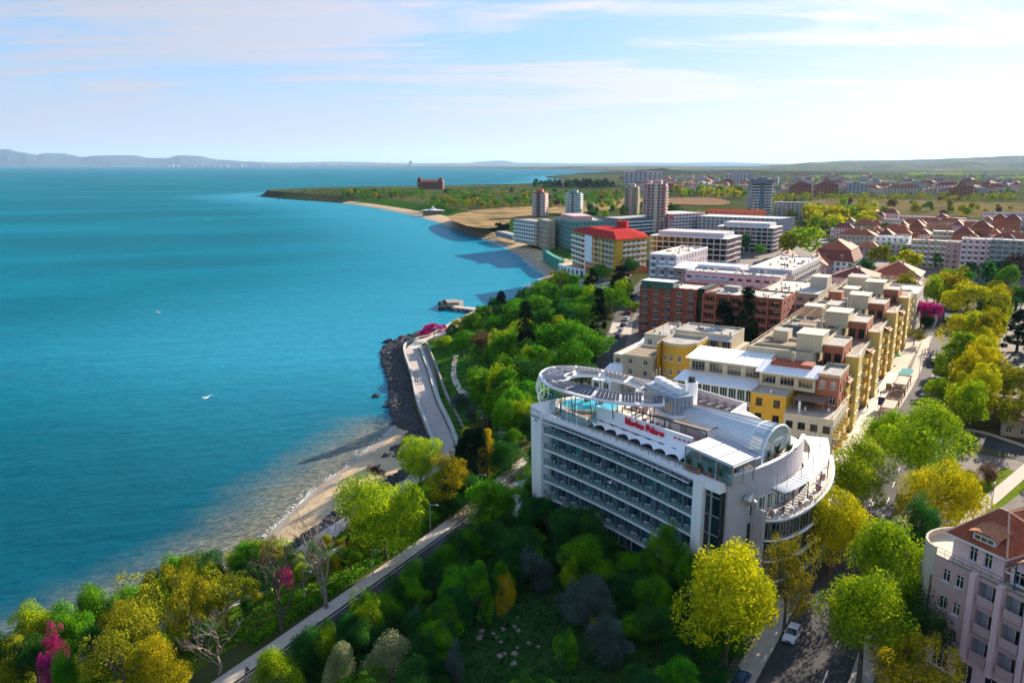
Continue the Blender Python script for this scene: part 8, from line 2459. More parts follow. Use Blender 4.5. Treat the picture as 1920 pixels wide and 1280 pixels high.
# ------------------------------------------------------------------ vehicles
def car(label, paint, x, y, z, rot, L=4.1, w=1.7, h=1.45, group=None, name='parked_car', van=False):
 t = thing(name, label, 'car' if not van else 'van', (x, y, z), rot, group)
 prof = [(-L / 2, .28), (-L / 2 + .05, .72), (-L * .40, .88), (-L * .15, .92), (L * .20, .90), (L * .40, .82), (L / 2 - .04, .62), (L / 2, .30)] if not van else [(-L / 2, .3), (-L / 2, 1.0), (-L * .3, 1.02), (L * .25, 1.02), (L * .42, .98), (L / 2, .8), (L / 2, .3)]
 m = MB(); n_ = len(prof)
 ys_ = [(-w / 2, .0), (-w / 2 + .0, 0), (w / 2, 0)]
 for i in range(n_):
  (x0, z0), (x1, z1) = prof[i], prof[(i + 1) % n_]
  s0, s1 = (.93 if z0 > .6 else 1), (.93 if z1 > .6 else 1)
  m.face([(x0, -w / 2 * s0, z0), (x0, w / 2 * s0, z0), (x1, w / 2 * s1, z1), (x1, -w / 2 * s1, z1)])
 for sg in (-1, 1):
  m.face([(px_, sg * w / 2 * (.93 if pz > .6 else 1), pz) for px_, pz in (prof if sg < 0 else prof[::-1])][::-1])
 m.build('body', paint, t, world=False)
 cab = [(-L * .43, .86), (-L * .34, h - .06), (-L * .05, h), (L * .06, h - .04), (L * .22, .90)] if not van else [(-L * .49, 1.0), (-L * .48, h), (L * .22, h), (L * .30, h - .05), (L * .43, 1.0)]
 m = MB(); g = MB()
 s_ = lambda zz_: w / 2 * (.92 - .17 * (zz_ - .86) / (h - .86))
 for i in range(len(cab) - 1):
  (x0, z0), (x1, z1) = cab[i], cab[i + 1]
  q = [(x0, -s_(z0), z0), (x0, s_(z0), z0), (x1, s_(z1), z1), (x1, -s_(z1), z1)]
  if abs(z1 - z0) < .12: m.face(q)
  else: g.face(q)
 for sg in (-1, 1): g.face([(px_, sg * s_(pz), pz) for px_, pz in (cab if sg > 0 else cab[::-1])])
 m.build('roof', paint, t, world=False); g.build('windows', 'glass_dark', t, world=False)
 m = MB()
 for sg in (-1, 1):
  for (x0, z0, x1, z1) in ((cab[0][0], cab[0][1], cab[1][0], cab[1][1]), (cab[-2][0], cab[-2][1], cab[-1][0], cab[-1][1]), (-.1, .9, -.1, h - .02)):
   m.bar((x0, sg * (s_(z0) + .005), z0), (x1, sg * (s_(z1) + .005), z1), .07)
 m.build('pillars', paint, t, world=False, kind='stuff')
 for sx in (-.30, .31):
  for sg in (-1, 1):
   m = MB(); m.tube((L * sx, sg * (w / 2 - .19), .3), (L * sx, sg * (w / 2 + .01), .3), .31, n=14)
   wh = m.build('wheel', 'rubber', t, world=False)
   m = MB(); m.tube((L * sx, sg * (w / 2 + .012), .3), (L * sx, sg * (w / 2 + .02), .3), .18, n=10); m.build('rim', 'steel', wh, world=False)
 for sg in (-1, 1):
  m = MB(); m.box(L / 2 - .16, L / 2 + .005, sg * w * .36 - .2, sg * w * .36 + .2, .56, .70); m.build('headlight', 'lamp_glass', t, world=False)
  m = MB(); m.box(-L / 2 - .005, -L / 2 + .12, sg * w * .38 - .14, sg * w * .38 + .14, .62, .84); m.build('tail_light', 'tail_red', t, world=False)
  m = MB(); m.box(L * .12, L * .16, sg * (w / 2 + .08) - .09, sg * (w / 2 + .08) + .09, .92, 1.05); m.build('mirror', paint, t, world=False)
 m = MB(); m.box(L / 2 - .03, L / 2 + .012, -.35, .35, .36, .52); m.build('grille', 'black', t, world=False)
 return t
def car_px(label, paint, px, py, rot, **k):
 x, y = G(px, py); return car(label, paint, x, y, ZG + .1, rot, **k)
SR = STREET_ROT
car_px('white hatchback parked at the kerb under the thin plane tree', 'car_white', 1485, 1195, SR + math.pi - .05, h=1.5)
car_px('silver car driving up the middle of the street', 'car_silver', 1731, 748, SR + math.pi * 0 - .02)
car_px('dark red car on the road behind the hillside wood', 'car_red', 1181, 589, math.radians(68))
car_px('green car under the shrubs beside the lower road', 'car_green', 567, 1250, SR)
car_px('dark blue car at the bottom edge beside the street', 'car_blue', 1388, 1282, SR)
for k, (px, py, pt) in enumerate(((1168, 612, 'car_dark'), (1164, 622, 'car_silver'), (1159, 632, 'car_dark'), (1175, 600, 'car_white'))):
 car_px(('second', 'third', 'fourth, nearest', 'first, farthest')[k] + ' car of the row parked along the white roofed houses', pt, px, py, math.radians(70), group='cars parked behind the neighbours')
for k, (px, py, pt, w_) in enumerate(((1812, 527, 'car_white', 'left'), (1822, 529, 'car_silver', 'second'), (1832, 527, 'car_blue', 'middle'), (1841, 529, 'car_white', 'fourth'), (1850, 528, 'car_dark', 'right'))):
 car_px(w_ + ' car of the row in the car park behind the dark trees', pt, px, py, math.radians(60), group='cars in the car park')
car_px('white car half under the trees by the silver car', 'car_white', 1766, 728, SR)
car_px('white van at the right edge behind the pink roofs', 'car_white', 1912, 985, math.radians(-15), L=5, h=1.9, van=True)
# open tourist cart and bus on the street
x, y = G(1752, 682)
t = thing('tourist_cart', 'small open cart with a white canopy driving on the street', 'cart', (x, y, ZG + .1), SR)
m = MB(); m.box(-1.8, 1.8, -.8, .8, .35, .95); m.box(1.2, 1.8, -.7, .7, .95, 1.3); m.build('body', 'car_dark', t, world=False)
m = MB(); m.box(-1.9, 1.5, -.9, .9, 2.05, 2.2); m.build('canopy', 'canvas', t, world=False)
for sx in (-1.7, -.2, 1.3):
 for sg in (-.8, .8): m = MB(); m.bar((sx, sg, .95), (sx, sg, 2.05), .08); m.build('post', 'steel', t, world=False)
for sx in (-1.2, 0, .8): m = MB(); m.box(sx - .25, sx + .25, -.7, .7, .95, 1.15); m.box(sx - .3, sx - .2, -.7, .7, 1.15, 1.6); m.build('seat', 'cushion_pale', t, world=False)
for sx in (-1.1, 1.1):
 for sg in (-.7, .7): m = MB(); m.tube((sx, sg - .1, .32), (sx, sg + .1, .32), .32, n=12); m.build('wheel', 'rubber', t, world=False)
x, y = G(1776, 604)
t = thing('parked_bus', 'dark bus with a pale roof parked under the yellow planes', 'bus', (x, y, ZG + .1), SR + .06)
m = MB(); m.box(-4.5, 4.5, -1.2, 1.2, .4, 1.5); m.build('body', 'car_dark', t, world=False)
m = MB(); m.box(-4.45, 4.45, -1.17, 1.17, 1.5, 2.6); m.build('windows', 'glass_dark', t, world=False)
m = MB(); m.box(-4.5, 4.5, -1.2, 1.2, 2.6, 3.0); m.build('roof', 'white_metal', t, world=False)
for sx in (-2.8, 2.9):
 for sg in (-1.05, 1.05): m = MB(); m.tube((sx, sg - .16, .48), (sx, sg + .16, .48), .48, n=14); m.build('wheel', 'rubber', t, world=False)

# ------------------------------------------------------------------ people
def person_mesh(pose):
 if ('person', pose) in _cache: return _cache[('person', pose)]
 st = .22 if pose == 0 else -.18
 J = [(0, 0, .95, .115, .10), (0, 0, 1.18, .12, .095), (0, 0, 1.40, .145, .095), (0, .01, 1.52, .055, .055), (0, .015, 1.64, .085, .095), (0, .01, 1.74, .075, .08),
         (.10, 0, .90, .09, .09), (.11, st * .5, .50, .062, .065), (.11, st * .9 - .03, .09, .045, .05), (.11, st * .9 + .12, .04, .04, .035),
         (-.10, 0, .90, .09, .09), (-.11, -st * .35, .50, .062, .065), (-.11, -st - .05, .10, .045, .05), (-.11, -st + .09, .04, .04, .035),
         (.20, 0, 1.38, .058, .058), (.26, -st * .45, 1.12, .045, .045), (.25, -st * .5 + .08, .88, .035, .035), (.25, -st * .5 + .11, .78, .032, .02),
         (-.20, 0, 1.38, .058, .058), (-.26, st * .45, 1.12, .045, .045), (-.25, st * .5 + .08, .88, .035, .035), (-.25, st * .5 + .11, .78, .032, .02)]
 E_ = [(0, 1), (1, 2), (2, 3), (3, 4), (4, 5), (0, 6), (6, 7), (7, 8), (8, 9), (0, 10), (10, 11), (11, 12), (12, 13), (2, 14), (14, 15), (15, 16), (16, 17), (2, 18), (18, 19), (19, 20), (20, 21)]
 me = bpy.data.meshes.new('person'); me.from_pydata([j[:3] for j in J], E_, [])
 o = bpy.data.objects.new('tmp', me); COL.objects.link(o)
 md = o.modifiers.new('skin', 'SKIN'); md.use_smooth_shade = True
 if not me.skin_vertices: me.skin_vertices.new()
 for i, j in enumerate(J):
  me.skin_vertices[0].data[i].radius = (j[3], j[4])
 me.skin_vertices[0].data[0].use_root = True
 o.modifiers.new('sub', 'SUBSURF').levels = 1
 dg = bpy.context.evaluated_depsgraph_get()
 out = bpy.data.meshes.new_from_object(o.evaluated_get(dg))
 bpy.data.objects.remove(o)
 _cache[('person', pose)] = out
 return out
def cloth_mat(name, skin, hair, top, bottom, shoe=(.03, .03, .03)):
 m = bpy.data.materials.new(name); m.use_nodes = True; MATS[name] = m
 n, l = m.node_tree.nodes, m.node_tree.links; b = n['Principled BSDF']
 tc_ = n.new('ShaderNodeTexCoord'); sp_ = n.new('ShaderNodeSeparateXYZ'); l.new(tc_.outputs['Object'], sp_.inputs[0])
 r = n.new('ShaderNodeValToRGB'); r.color_ramp.interpolation = 'CONSTANT'
 dv = n.new('ShaderNodeMath'); dv.operation = 'DIVIDE'; dv.inputs[1].default_value = 2.0; l.new(sp_.outputs['Z'], dv.inputs[0]); l.new(dv.outputs[0], r.inputs[0])
 e = r.color_ramp.elements
 e[0].position = 0; e[0].color = (*shoe, 1); e[1].position = .05; e[1].color = (*bottom, 1)
 for p, c in ((.485, top), (.745, skin), (.845, hair)):
  q = e.new(p); q.color = (*c, 1)
 l.new(r.outputs[0], b.inputs['Base Color']); b.inputs['Roughness'].default_value = .85
 return name
SK = (.45, .27, .19)
cm_ = [cloth_mat('clothes_dark', SK, (.03, .02, .015), (.03, .03, .04), (.02, .025, .04)), cloth_mat('clothes_blue', SK, (.05, .03, .02), (.05, .07, .14), (.03, .035, .06)), cloth_mat('clothes_grey', SK, (.04, .03, .02), (.16, .15, .15), (.04, .04, .05)), cloth_mat('clothes_white', SK, (.06, .04, .02), (.62, .60, .58), (.10, .10, .14)), cloth_mat('clothes_pink', SK, (.10, .05, .02), (.60, .20, .30), (.5, .48, .5))]
def person(label, x, y, z, rot, mt, pose=0, h=1.0, group=None):
 o = obj('person', person_mesh(pose), None, None, label, 'person', group)
 o.location = (x, y, z); o.rotation_euler = (0, 0, rot); o.scale = (h, h, h)
 if not o.data.materials: o.data.materials.append(MATS[cm_[0]])
 o.material_slots[0].link = 'OBJECT'; o.material_slots[0].material = MATS[cm_[mt]]
 return o
def pp(label, px, py, rot, mt, pose=0, z=None, h=1.0, group=None):
 zz_ = ZG + .24 if z is None else z; x, y = G(px, py, zz_); return person(label, x, y, zz_, rot, mt, pose, h, group)
pp('person in dark clothes walking alone down the white walk', 1626, 769, SR + math.pi / 2, 0)
pp('left one of the three people walking together on the white walk', 1636, 741, SR - math.pi / 2, 0, 1)
pp('middle one of the three people walking together on the white walk', 1646, 739, SR - math.pi / 2, 1)
pp('right one of the three people walking together on the white walk', 1651, 742, SR - math.pi / 2, 2, 1, h=.95)
pp('left one of the couple walking on the seaside promenade', 779, 717, 2.1, 0, 0, PZ + .02)
pp('right one of the couple walking on the seaside promenade', 783, 715, 2.1, 1, 1, PZ + .02, .97)
pp('person in white top at the head of the group by the cart', 1729, 664, SR - 1.5, 3)
pp('person in dark clothes in the group by the cart', 1734, 662, SR - 1.5, 0, 1)
pp('person in blue in the group by the cart', 1739, 660, SR + 1.5, 1)
pp('person with a dark rucksack walking on the seaward pavement of the lower road', 463, 1272, SR + math.pi / 2, 2, 0, ZG + .2)
x, y = G(463, 1272, ZG + .2)
m = MB(frameM((x, y), math.cos(SR + math.pi / 2), math.sin(SR + math.pi / 2), ZG + .2)); m.box(-.17, .17, -.30, -.10, 1.05, 1.45); m.box(-.13, .13, -.35, -.30, 1.08, 1.28)
m.build('rucksack', 'black', None, label='dark rucksack on the back of the person on the lower pavement', cat='bag')
o = HP(BW * 4.75, .55); person('person in a pink top leaning at a balcony of the curved hotel', o[0], o[1], SL[3], math.atan2(HNY, HNX) + math.pi / 2, 4)
# ------------------------------------------------------------------ hotel furniture
def chair_mesh(kind):
 if kind not in _cache:
  m = MB()
  if kind == 'lounger':
   m.box(-.33, .33, -.95, .35, .26, .34); m.face([(-.33, .36, .30), (.33, .36, .30), (.33, .95, .78), (-.33, .95, .78)], 0); m.face([(-.33, .95, .72), (.33, .95, .72), (.33, .36, .24), (-.33, .36, .24)], 0)
   m.box(-.30, .30, -.90, .30, .345, .42, 1); m.grid8([(-.3, .34, .36), (.3, .34, .36), (.3, .93, .82), (-.3, .93, .82), (-.3, .30, .43), (.3, .30, .43), (.3, .89, .90), (-.3, .89, .90)], 2)
   for sx in (-.28, .28):
    for sy in (-.85, .3): m.bar((sx, sy, 0), (sx, sy, .26), .06)
   _cache[kind] = m.mesh('sun_lounger', ['plastic_white', 'cushion_pale', 'cushion_mauve'])
  elif kind == 'table':
   m.tube((0, 0, .70), (0, 0, .74), .36, n=14); m.tube((0, 0, .03), (0, 0, .70), .04, n=6, m=1); m.tube((0, 0, 0), (0, 0, .03), .24, n=10, m=1)
   _cache[kind] = m.mesh('table', ['white_metal', 'grey_metal'])
  elif kind == 'chair':
   m.box(-.22, .22, -.22, .22, .42, .47); m.box(-.22, .22, .18, .24, .47, .95)
   for sx in (-.19, .19):
    for sy in (-.19, .19): m.bar((sx, sy, 0), (sx, sy, .42), .045, m=1)
   _cache[kind] = m.mesh('chair', ['cushion_pale', 'grey_metal'])
  elif kind == 'red_chair':
   m.box(-.3, .3, -.3, .3, .25, .45); m.box(-.3, .3, .2, .34, .45, .95); m.box(-.36, -.28, -.3, .3, .2, .62); m.box(.28, .36, -.3, .3, .2, .62)
   for sx in (-.26, .26): m.box(sx - .04, sx + .04, -.26, .26, 0, .25)
   _cache[kind] = m.mesh('armchair', ['red_cloth'])
  elif kind == 'mauve_chair':
   _c = chair_mesh('red_chair').copy(); _c.materials[0] = MATS['cushion_mauve']; _cache[kind] = _c
  elif kind == 'planter':
   m.tube((0, 0, 0), (0, 0, .5), .24, .32, 10)
   r = random.Random(3)
   for k in range(26):
    a, e_ = r.uniform(0, 6.28), r.uniform(.2, 1.3); L = r.uniform(.3, .6)
    p = Vector((0, 0, .5)); q = p + Vector((math.cos(a) * math.cos(e_), math.sin(a) * math.cos(e_), math.sin(e_) + .2)) * L * 1.6; s_ = Vector((-math.sin(a), math.cos(a), 0)) * .09
    mid = (p + q) / 2; m.face([p, mid + s_, q, mid - s_], 1)
   _cache[kind] = m.mesh('potted_plant', ['planter', 'plant_leaf'])
 return _cache[kind]
def put(kind, name, label, cat, x, y, z, rot, group=None, s_=1.0):
 o = obj(name, chair_mesh(kind), None, None, label, cat, group)
 o.location = (x, y, z); o.rotation_euler = (0, 0, rot)
 if s_ != 1: o.scale = (s_,) * 3
 return o
HR = math.atan2(HUY, HUX)
for k in range(5):
 for i in range(NB):
  o = HP(BW * (i + .32), .72); put('table', 'balcony_table', 'round white table on the ' + ORD[k] + ' balcony row from the bottom, ' + ORD[i] + ' bay from the left', 'table', *o, SL[k], 0, 'balcony tables of the curved hotel')
  o = HP(BW * (i + .32) + .75, 1.0); put('chair', 'balcony_chair', 'balcony chair on the ' + ORD[k] + ' balcony row from the bottom, ' + ORD[i] + ' bay from the left', 'chair', *o, SL[k], HR + rnd.uniform(-.6, .6) + 1.6, 'balcony chairs of the curved hotel')
for k in range(8):
 o = HPn(3.2 + k * 2.05, 29.6); put('lounger', 'sun_lounger', ORD[k] + ' mauve padded sun lounger from the left along the rear parapet of the roof', 'sun lounger', *o, RZ + .16, HR, 'loungers on the rear terrace', 1.05)
for k in range(12):
 o = HPn(14.2 + k * 1.42, 10.6 + (.2 if k % 3 else -.1)); put('lounger', 'sun_lounger', ORD[k] + ' sun lounger from the left in the shaded row behind the sign wall', 'sun lounger', *o, RZ + .13, HR + .25, 'loungers behind the sign wall', 1.05)
for k in range(11):
 o = HPn(-.6 + k * .92, 4.1 - k * .02); put('lounger', 'sun_lounger', ORD[k] + ' sun lounger from the left in the row between pool and roof edge', 'sun lounger', *o, RZ + .13, HR + math.pi + .15, 'loungers by the pool')
r2 = random.Random(9)
for k in range(16):
 a, b = r2.uniform(4.5, 12.5), r2.uniform(15.8, 20.5)
 o = HPn(a, b); put('mauve_chair', 'armchair', 'mauve armchair on the dining deck inside the solar ring', 'chair', *o, RZ + .03, r2.uniform(0, 6), 'armchairs on the dining deck')
for k in range(10):
 a, b = 33 + r2.uniform(0, 7), r2.uniform(2.4, 5.8); o = HPn(a, b); put('red_chair', 'armchair', 'red armchair inside the glazed roof pavilion', 'chair', *o, RZ + .03, r2.uniform(0, 6), 'armchairs in the roof pavilion')
for k in range(14):
 f = r2.random(); a, b = 40.6 - 2.6 * f + r2.uniform(-.6, .3), 9.5 + 9 * f; o = HPn(a, b)
 put(('mauve_chair', 'table', 'chair')[k % 3], ('armchair', 'table', 'chair')[k % 3], ('mauve armchair', 'low round table', 'pale chair')[k % 3] + ' on the terrace outside the open end of the vault', ('chair', 'table', 'chair')[k % 3], *o, RZ + .03, r2.uniform(0, 6), 'furniture outside the vault')
for k in range(26):
 f = k / 25; i = int(f * (len(LO) - 2)); g = r2.uniform(.35, .8)
 a, b = LI[i][0] + (LO[i][0] - LI[i][0]) * g, LI[i][1] + (LO[i][1] - LI[i][1]) * g; o = HPn(a, b)
 put(('chair', 'mauve_chair', 'table')[k % 3], ('chair', 'armchair', 'table')[k % 3], ('pale chair', 'mauve armchair', 'round white table')[k % 3] + ' under the louvred pergola of the lower terrace', ('chair', 'chair', 'table')[k % 3], *o, 23.77, r2.uniform(0, 6), 'furniture under the louvred pergola')
for k, (a, b, w_) in enumerate(((33, 1.5, 'leftmost'), (35, 1.45, 'second'), (37, 1.4, 'third'), (39, 1.35, 'rightmost'))):
 o = HPn(a, b); put('planter', 'potted_plant', w_ + ' potted plant in the planter under the pavilion glass', 'plant', *o, RZ + .45, k, 'pavilion plants', 1.1)
for k, (a, b) in enumerate(((38.4, 12.6), (37.9, 15.8), (38.7, 17.6), (-1.5, 11.5), (1.2, 12.7))):
 o = HPn(a, b); put('planter', 'potted_plant', ('potted plant at the left foot of the vault opening', 'potted plant in the middle of the vault opening', 'potted plant at the right foot of the vault opening', 'potted palm by the wind screen of the pool', 'potted palm at the near end of the pool')[k], 'plant', *o, RZ + .03, k, None, 1.8)
o = HP(BW * 5.6, .75); t = thing('beach_umbrella', 'open blue and white umbrella on a middle balcony of the curved hotel', 'umbrella', (*o, SL[2]))
m = MB()
for k in range(10):
 a0, a1 = 2 * math.pi * k / 10, 2 * math.pi * (k + 1) / 10; m.face([(.85 * math.cos(a0), .85 * math.sin(a0), 1.75), (.85 * math.cos(a1), .85 * math.sin(a1), 1.75), (0, 0, 2.15)], k % 2)
m.build('shade', ['white', 'navy'], t, world=False); m = MB(); m.tube((0, 0, 0), (0, 0, 2.15), .02, n=5); m.build('pole', 'steel', t, world=False)
# marquee and small entrance roof at the left foot of the hotel
x, y = HPn(-.5, -5.5)
t = thing('marquee', 'white ridge-roofed marquee at the left foot of the curved hotel', 'tent', (x, y, ZG), HR)
m = MB()
e = [(-3.6, -3.2, 2.6), (4.2, -3.2, 2.6), (4.2, 3.6, 2.6), (-3.6, 3.6, 2.6)]; r0, r1 = (-1.6, .2, 4.4), (2.2, .2, 4.4)
m.face([e[0], e[1], r1, r0]); m.face([e[2], e[3], r0, r1]); m.face([e[1], e[2], r1]); m.face([e[3], e[0], r0]); m.build('roof', 'canvas', t, world=False)
m = MB()
for a in e: m.bar((a[0], a[1], 0), a, .1)
m.build('poles', 'steel', t, world=False, kind='stuff')
x, y = HPn(-6.5, 1.2); t = thing('entrance_canopy', 'small pale glass canopy left of the hotel end wall', 'canopy', (x, y, ZG), HR)
m = MB(); m.face([(-2, -2, 3.0), (2, -2, 3.2), (2, 2, 3.6), (-2, 2, 3.4)]); m.face([(-2, 2, 3.35), (2, 2, 3.55), (2, -2, 3.15), (-2, -2, 2.95)]); m.build('roof', 'glass_vault', t, world=False)
m = MB(); m.bar((-1.9, -1.9, 0), (-1.9, -1.9, 3), .12); m.bar((1.9, -1.9, 0), (1.9, -1.9, 3.2), .12); m.bar((1.9, 1.9, 0), (1.9, 1.9, 3.5), .12); m.bar((-1.9, 1.9, 0), (-1.9, 1.9, 3.4), .12); m.build('posts', 'steel', t, world=False, kind='stuff')

# ------------------------------------------------------------------ cafe pergolas, awnings and signs along the walk
def pergola(label, s0, s1, t0, t1, roof=False, red=False):
 c = W((s0 + s1) / 2, (t0 + t1) / 2); t = thing('cafe_pergola', label, 'pergola', (*c, ZG + .2), 0, 'cafe pergolas along the walk')
 for a, b in ((s0, t0), (s0, t1), (s1, t0), (s1, t1), ((s0 + s1) / 2, t0), ((s0 + s1) / 2, t1)):
  m = MB(); m.bar((*W(a, b), ZG + .1), (*W(a, b), ZG + 2.9), .2); m.build('post', 'wood_brown', t)
 for b in (t0, t1): m = MB(); m.bar((*W(s0 - .4, b), ZG + 2.95), (*W(s1 + .4, b), ZG + 2.95), .22); m.build('beam', 'wood_brown', t)
 n_ = int((s1 - s0) / .8)
 sl = None
 for k in range(n_ + 1):
  m = MB(); a = s0 + (s1 - s0) * k / n_; m.bar((*W(a, t0 - .3), ZG + 3.1), (*W(a, t1 + .3), ZG + 3.1), .14); m.build('rafter', 'wood_pale' if roof else 'wood_brown', t)
 if roof: m = MB(); m.prism(rect(s0 + 1, s1 - 2, t0, t1), ZG + 3.2, ZG + 3.3); m.build('roof_sheet', 'wood_brown', t)
 m = MB(); m.prism(rect(s0 - .2, s1 + .2, t0 - .1, t1 + .1), ZG + .03, ZG + .28); m.build('plinth', 'paving', t)
 for k in range(4):
  o = W(U(s0 + .8, s1 - .8), U(t0 + .6, t1 - .6)); put('red_chair' if red else ('table', 'chair')[k % 2], 'armchair' if red else ('table', 'chair')[k % 2], ('red armchair' if red else ('round table', 'chair')[k % 2]) + ' under the ' + label.split(' pergola')[0] + ' pergola', 'chair' if red or k % 2 else 'table', *o, ZG + .29, U(0, 6), 'furniture of the cafe pergolas')
PG = [('nearest brown cafe pergola, hidden by the plane tree crown', 73, 81, -7.0, -3.9, False, False), ('second brown cafe pergola with red armchairs', 84, 93, -7.0, -4.0, True, True), ('third brown cafe pergola with a half closed roof', 95, 105, -7.1, -4.0, True, False), ('fourth brown cafe pergola, open to the sky', 107, 117, -7.1, -4.1, False, False),
      ('fifth brown cafe pergola by the blue board', 119, 130, -7.1, -4.1, True, False), ('sixth brown cafe pergola, open framed and narrow', 132, 143, -7.1, -4.2, False, False), ('farthest brown cafe pergola next to the teal awnings', 145, 158, -7.1, -4.2, True, False)]
for a in PG: pergola(*a)
o = W(129, -8.2); t = thing('sign_board', 'dark blue poster board standing on the white walk', 'sign', (*o, ZG + .24), SR + math.pi / 2)
m = MB(); m.box(-.8, .8, -.06, .06, .9, 3.2); m.build('panel', 'navy', t, world=False)
for sx in (-.7, .7): m = MB(); m.bar((sx, 0, 0), (sx, 0, .9), .1); m.build('leg', 'steel', t, world=False)
for k, (s0, t0, lab) in enumerate(((160, -6.2, 'nearer teal kiosk awning at the end of the pergolas'), (165, -6.0, 'farther teal kiosk awning at the end of the pergolas'))):
 t = thing('kiosk', lab, 'kiosk', (*W(s0, t0), ZG + .2))
 m = MB(); m.prism(rect(s0 - 1.6, s0 + 1.6, t0 - 1, t0 + 1), ZG + .2, ZG + 2.5); m.build('wall', 'white', t)
 c = [(*W(s0 - 2, t0 - 1.6), ZG + 2.6), (*W(s0 - 2, t0 + 1.6), ZG + 2.6), (*W(s0 + 2, t0 + 1.6), ZG + 3.1), (*W(s0 + 2, t0 - 1.6), ZG + 3.1)]
 m = MB(); m.face(c); m.face([(x, y, z - .08) for x, y, z in c[::-1]]); m.build('awning', 'teal_cloth', t)
o = W(187, -11.0); t = thing('parasol', 'bright green parasol at the foot of the long yellow block', 'parasol', (*o, ZG + .2))
m = MB()
for k in range(8):
 a0, a1 = 2 * math.pi * k / 8, 2 * math.pi * (k + 1) / 8; m.face([(1.6 * math.cos(a0), 1.6 * math.sin(a0), 2.2), (1.6 * math.cos(a1), 1.6 * math.sin(a1), 2.2), (0, 0, 2.9)])
m.build('shade', 'green_cloth', t, world=False); m = MB(); m.tube((0, 0, 0), (0, 0, 2.9), .03, n=5); m.build('pole', 'steel', t, world=False)
o = W(150.5, -9.0); t = thing('kiosk_box', 'dark square ticket box on the sunny end of the white walk', 'kiosk', (*o, ZG + .24), SR)
m = MB(); m.box(-.7, .7, -.7, .7, 0, 1.7); m.build('body', 'wood_brown', t, world=False); m = MB(); m.box(-.8, .8, -.8, .8, 1.7, 1.8); m.build('roof', 'dark_metal', t, world=False)
# lamp posts
def lamp(label, x, y, z, h_, globe=False):
 t = thing('street_lamp', label, 'street lamp', (x, y, z), SR)
 m = MB(); m.tube((0, 0, 0), (0, 0, h_), .09, .06, 8); m.tube((0, 0, 0), (0, 0, .5), .15, .12, 8); m.build('post', 'grey_metal', t, world=False)
 if globe: m = MB(); m.tube((0, 0, h_), (0, 0, h_ + .18), .14, .22, 10); m.tube((0, 0, h_ + .18), (0, 0, h_ + .42), .22, .1, 10); m.build('lamp_globe', 'lamp_glass', t, world=False)
 else:
  m = MB(); m.tube((0, 0, h_ - .05), (.0, -1.4, h_ + .25), .045, n=6); m.build('arm', 'grey_metal', t, world=False)
  m = MB(); m.box(-.13, .13, -1.9, -1.35, h_ + .2, h_ + .32); m.build('lamp_head', 'steel', t, world=False)
for lab, px, py, h_, gl_ in (('lamp post on the walk beside the cart', 1722, 712, 8, 0), ('lamp post farther up the walk near the pink tree', 1741, 664, 8, 0), ('lamp post near the pink judas tree', 1734, 615, 8, 0), ('white globe lamp beside the bank path', 927, 828, 4, 1), ('lamp post behind the white globe lamp', 914, 812, 5, 0),
                             ('lamp post on the lower road near the golden poplars', 897, 935, 5, 0), ('lamp post by the hedge next to the bright tree', 807, 995, 5, 0), ('lamp post on the slope between the two bare trees', 571, 1118, 4.5, 0), ('lamp post on the slope beside the largest green tree', 699, 1078, 4.5, 0), ('lamp post at the path corner behind the pink roofs', 1857, 965, 6, 1),
                             ('thin lamp post beside the rounded pink terrace', 1752, 1075, 9, 0)):
 x, y = G(px, py); z = zat(x, y)
 if z < ZG: x, y = G(px, py, z); z = zat(x, y)
 lamp(lab, x, y, z, h_, gl_)
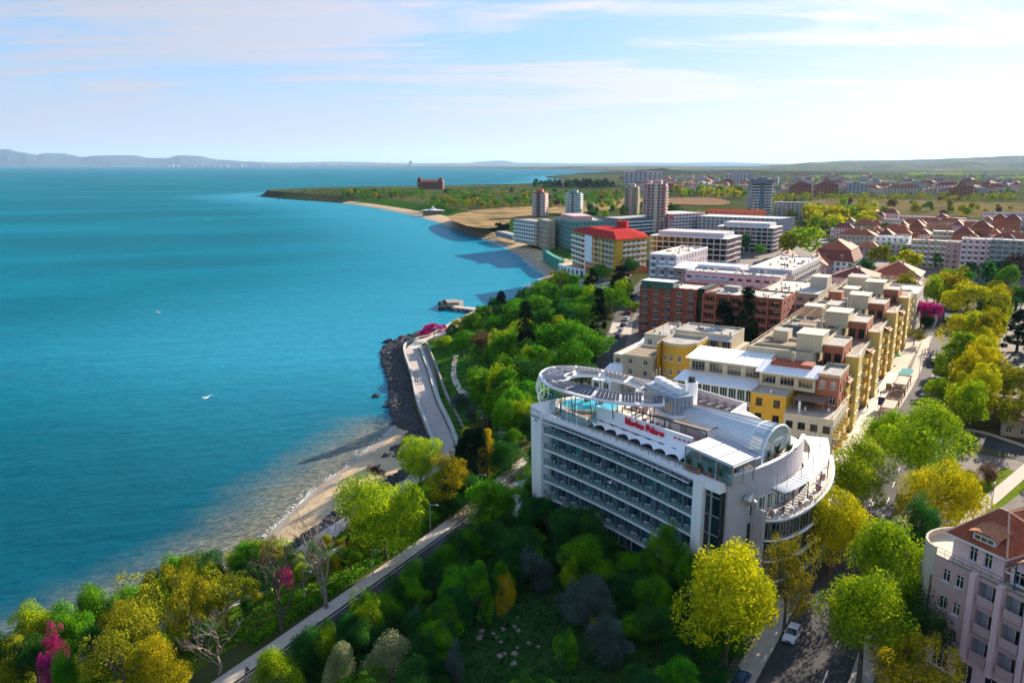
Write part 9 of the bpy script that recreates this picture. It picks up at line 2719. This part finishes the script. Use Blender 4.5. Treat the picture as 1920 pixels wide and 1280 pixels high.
# flags, timber cross beam by the square, birds
x, y = G(1252, 470); t = thing('flag', 'small red flag drooping from a mast above the white complex', 'flag', (x, y, ZG))
m = MB(); m.tube((0, 0, 0), (0, 0, 27), .12, n=6); m.build('mast', 'steel', t, world=False); m = MB(); m.face([(0.2, 0, 26.5), (3.4, .3, 24.6), (3.2, .5, 22.6), (.2, 0, 24.8)]); m.face([(.2, 0.02, 24.8), (3.2, .52, 22.6), (3.4, .32, 24.6), (.2, .02, 26.5)]); m.build('cloth', 'red_cloth', t, world=False)
t = thing('timber_ramp', 'brown timber beam ramp rising at the edge of the white square', 'ramp', (*W(196, 30), ZG))
m = MB(); m.bar((*W(186, 27), ZG + .2), (*W(196, 33), ZG + 5.2), 1.2); m.build('beam', 'wood_brown', t); m = MB(); m.bar((*W(196, 33), ZG), (*W(196, 33), ZG + 5.0), .5); m.build('post', 'wood_brown', t)
for k, (px, py, Yd, lab) in enumerate(((390, 413, 260, 'white gull flying highest over the bay'), (297, 586, 150, 'white gull flying left of the jetty'), (388, 745, 120, 'white gull flying lowest over the bay'))):
 v = (640 - py) / FPX; dy, dz = CT + v * SN, -SN + v * CT; kk = Yd / dy
 m = MB()
 for sg in (-1, 1):
  m.grid8([(-.02, sg * .05, 0), (.16, sg * .05, 0), (.14, sg * .40, .14), (.02, sg * .40, .14), (-.02, sg * .05, .03), (.16, sg * .05, .03), (.14, sg * .40, .16), (.02, sg * .40, .16)])
  m.grid8([(.02, sg * .40, .14), (.14, sg * .40, .14), (-.06, sg * .78, .06), (-.10, sg * .78, .06), (.02, sg * .40, .16), (.14, sg * .40, .16), (-.06, sg * .78, .07), (-.10, sg * .78, .07)])
 pr_ = [(-.32, .01), (-.15, .055), (.05, .075), (.22, .06), (.30, .045), (.36, .01)]
 for (x0, r0), (x1, r1) in zip(pr_, pr_[1:]): m.tube((x0, 0, .015), (x1, 0, .015), r0, r1, 8)
 o = m.build('gull', 'white', None, label=lab, cat='bird'); o.location = ((px - 960) / FPX * kk, Yd, H + dz * kk); o.rotation_euler = (.3, .1, 2.4 + k); o.scale = (1.7,) * 3
# ------------------------------------------------------------------ air: one even box of haze round everything
hm = bpy.data.materials.new('haze'); hm.use_nodes = True
hn, hl = hm.node_tree.nodes, hm.node_tree.links; hn.clear()
ho_ = hn.new('ShaderNodeOutputMaterial'); pv = hn.new('ShaderNodeVolumePrincipled')
pv.inputs['Color'].default_value = (.42, .64, .95, 1); pv.inputs['Density'].default_value = 1.7e-5; pv.inputs['Anisotropy'].default_value = .2
hl.new(pv.outputs[0], ho_.inputs['Volume'])
MATS['haze'] = hm
m = MB(); m.box(-80000, 80000, -4000, 80000, -6, 1250)
m.build('haze', 'haze', kind='stuff')
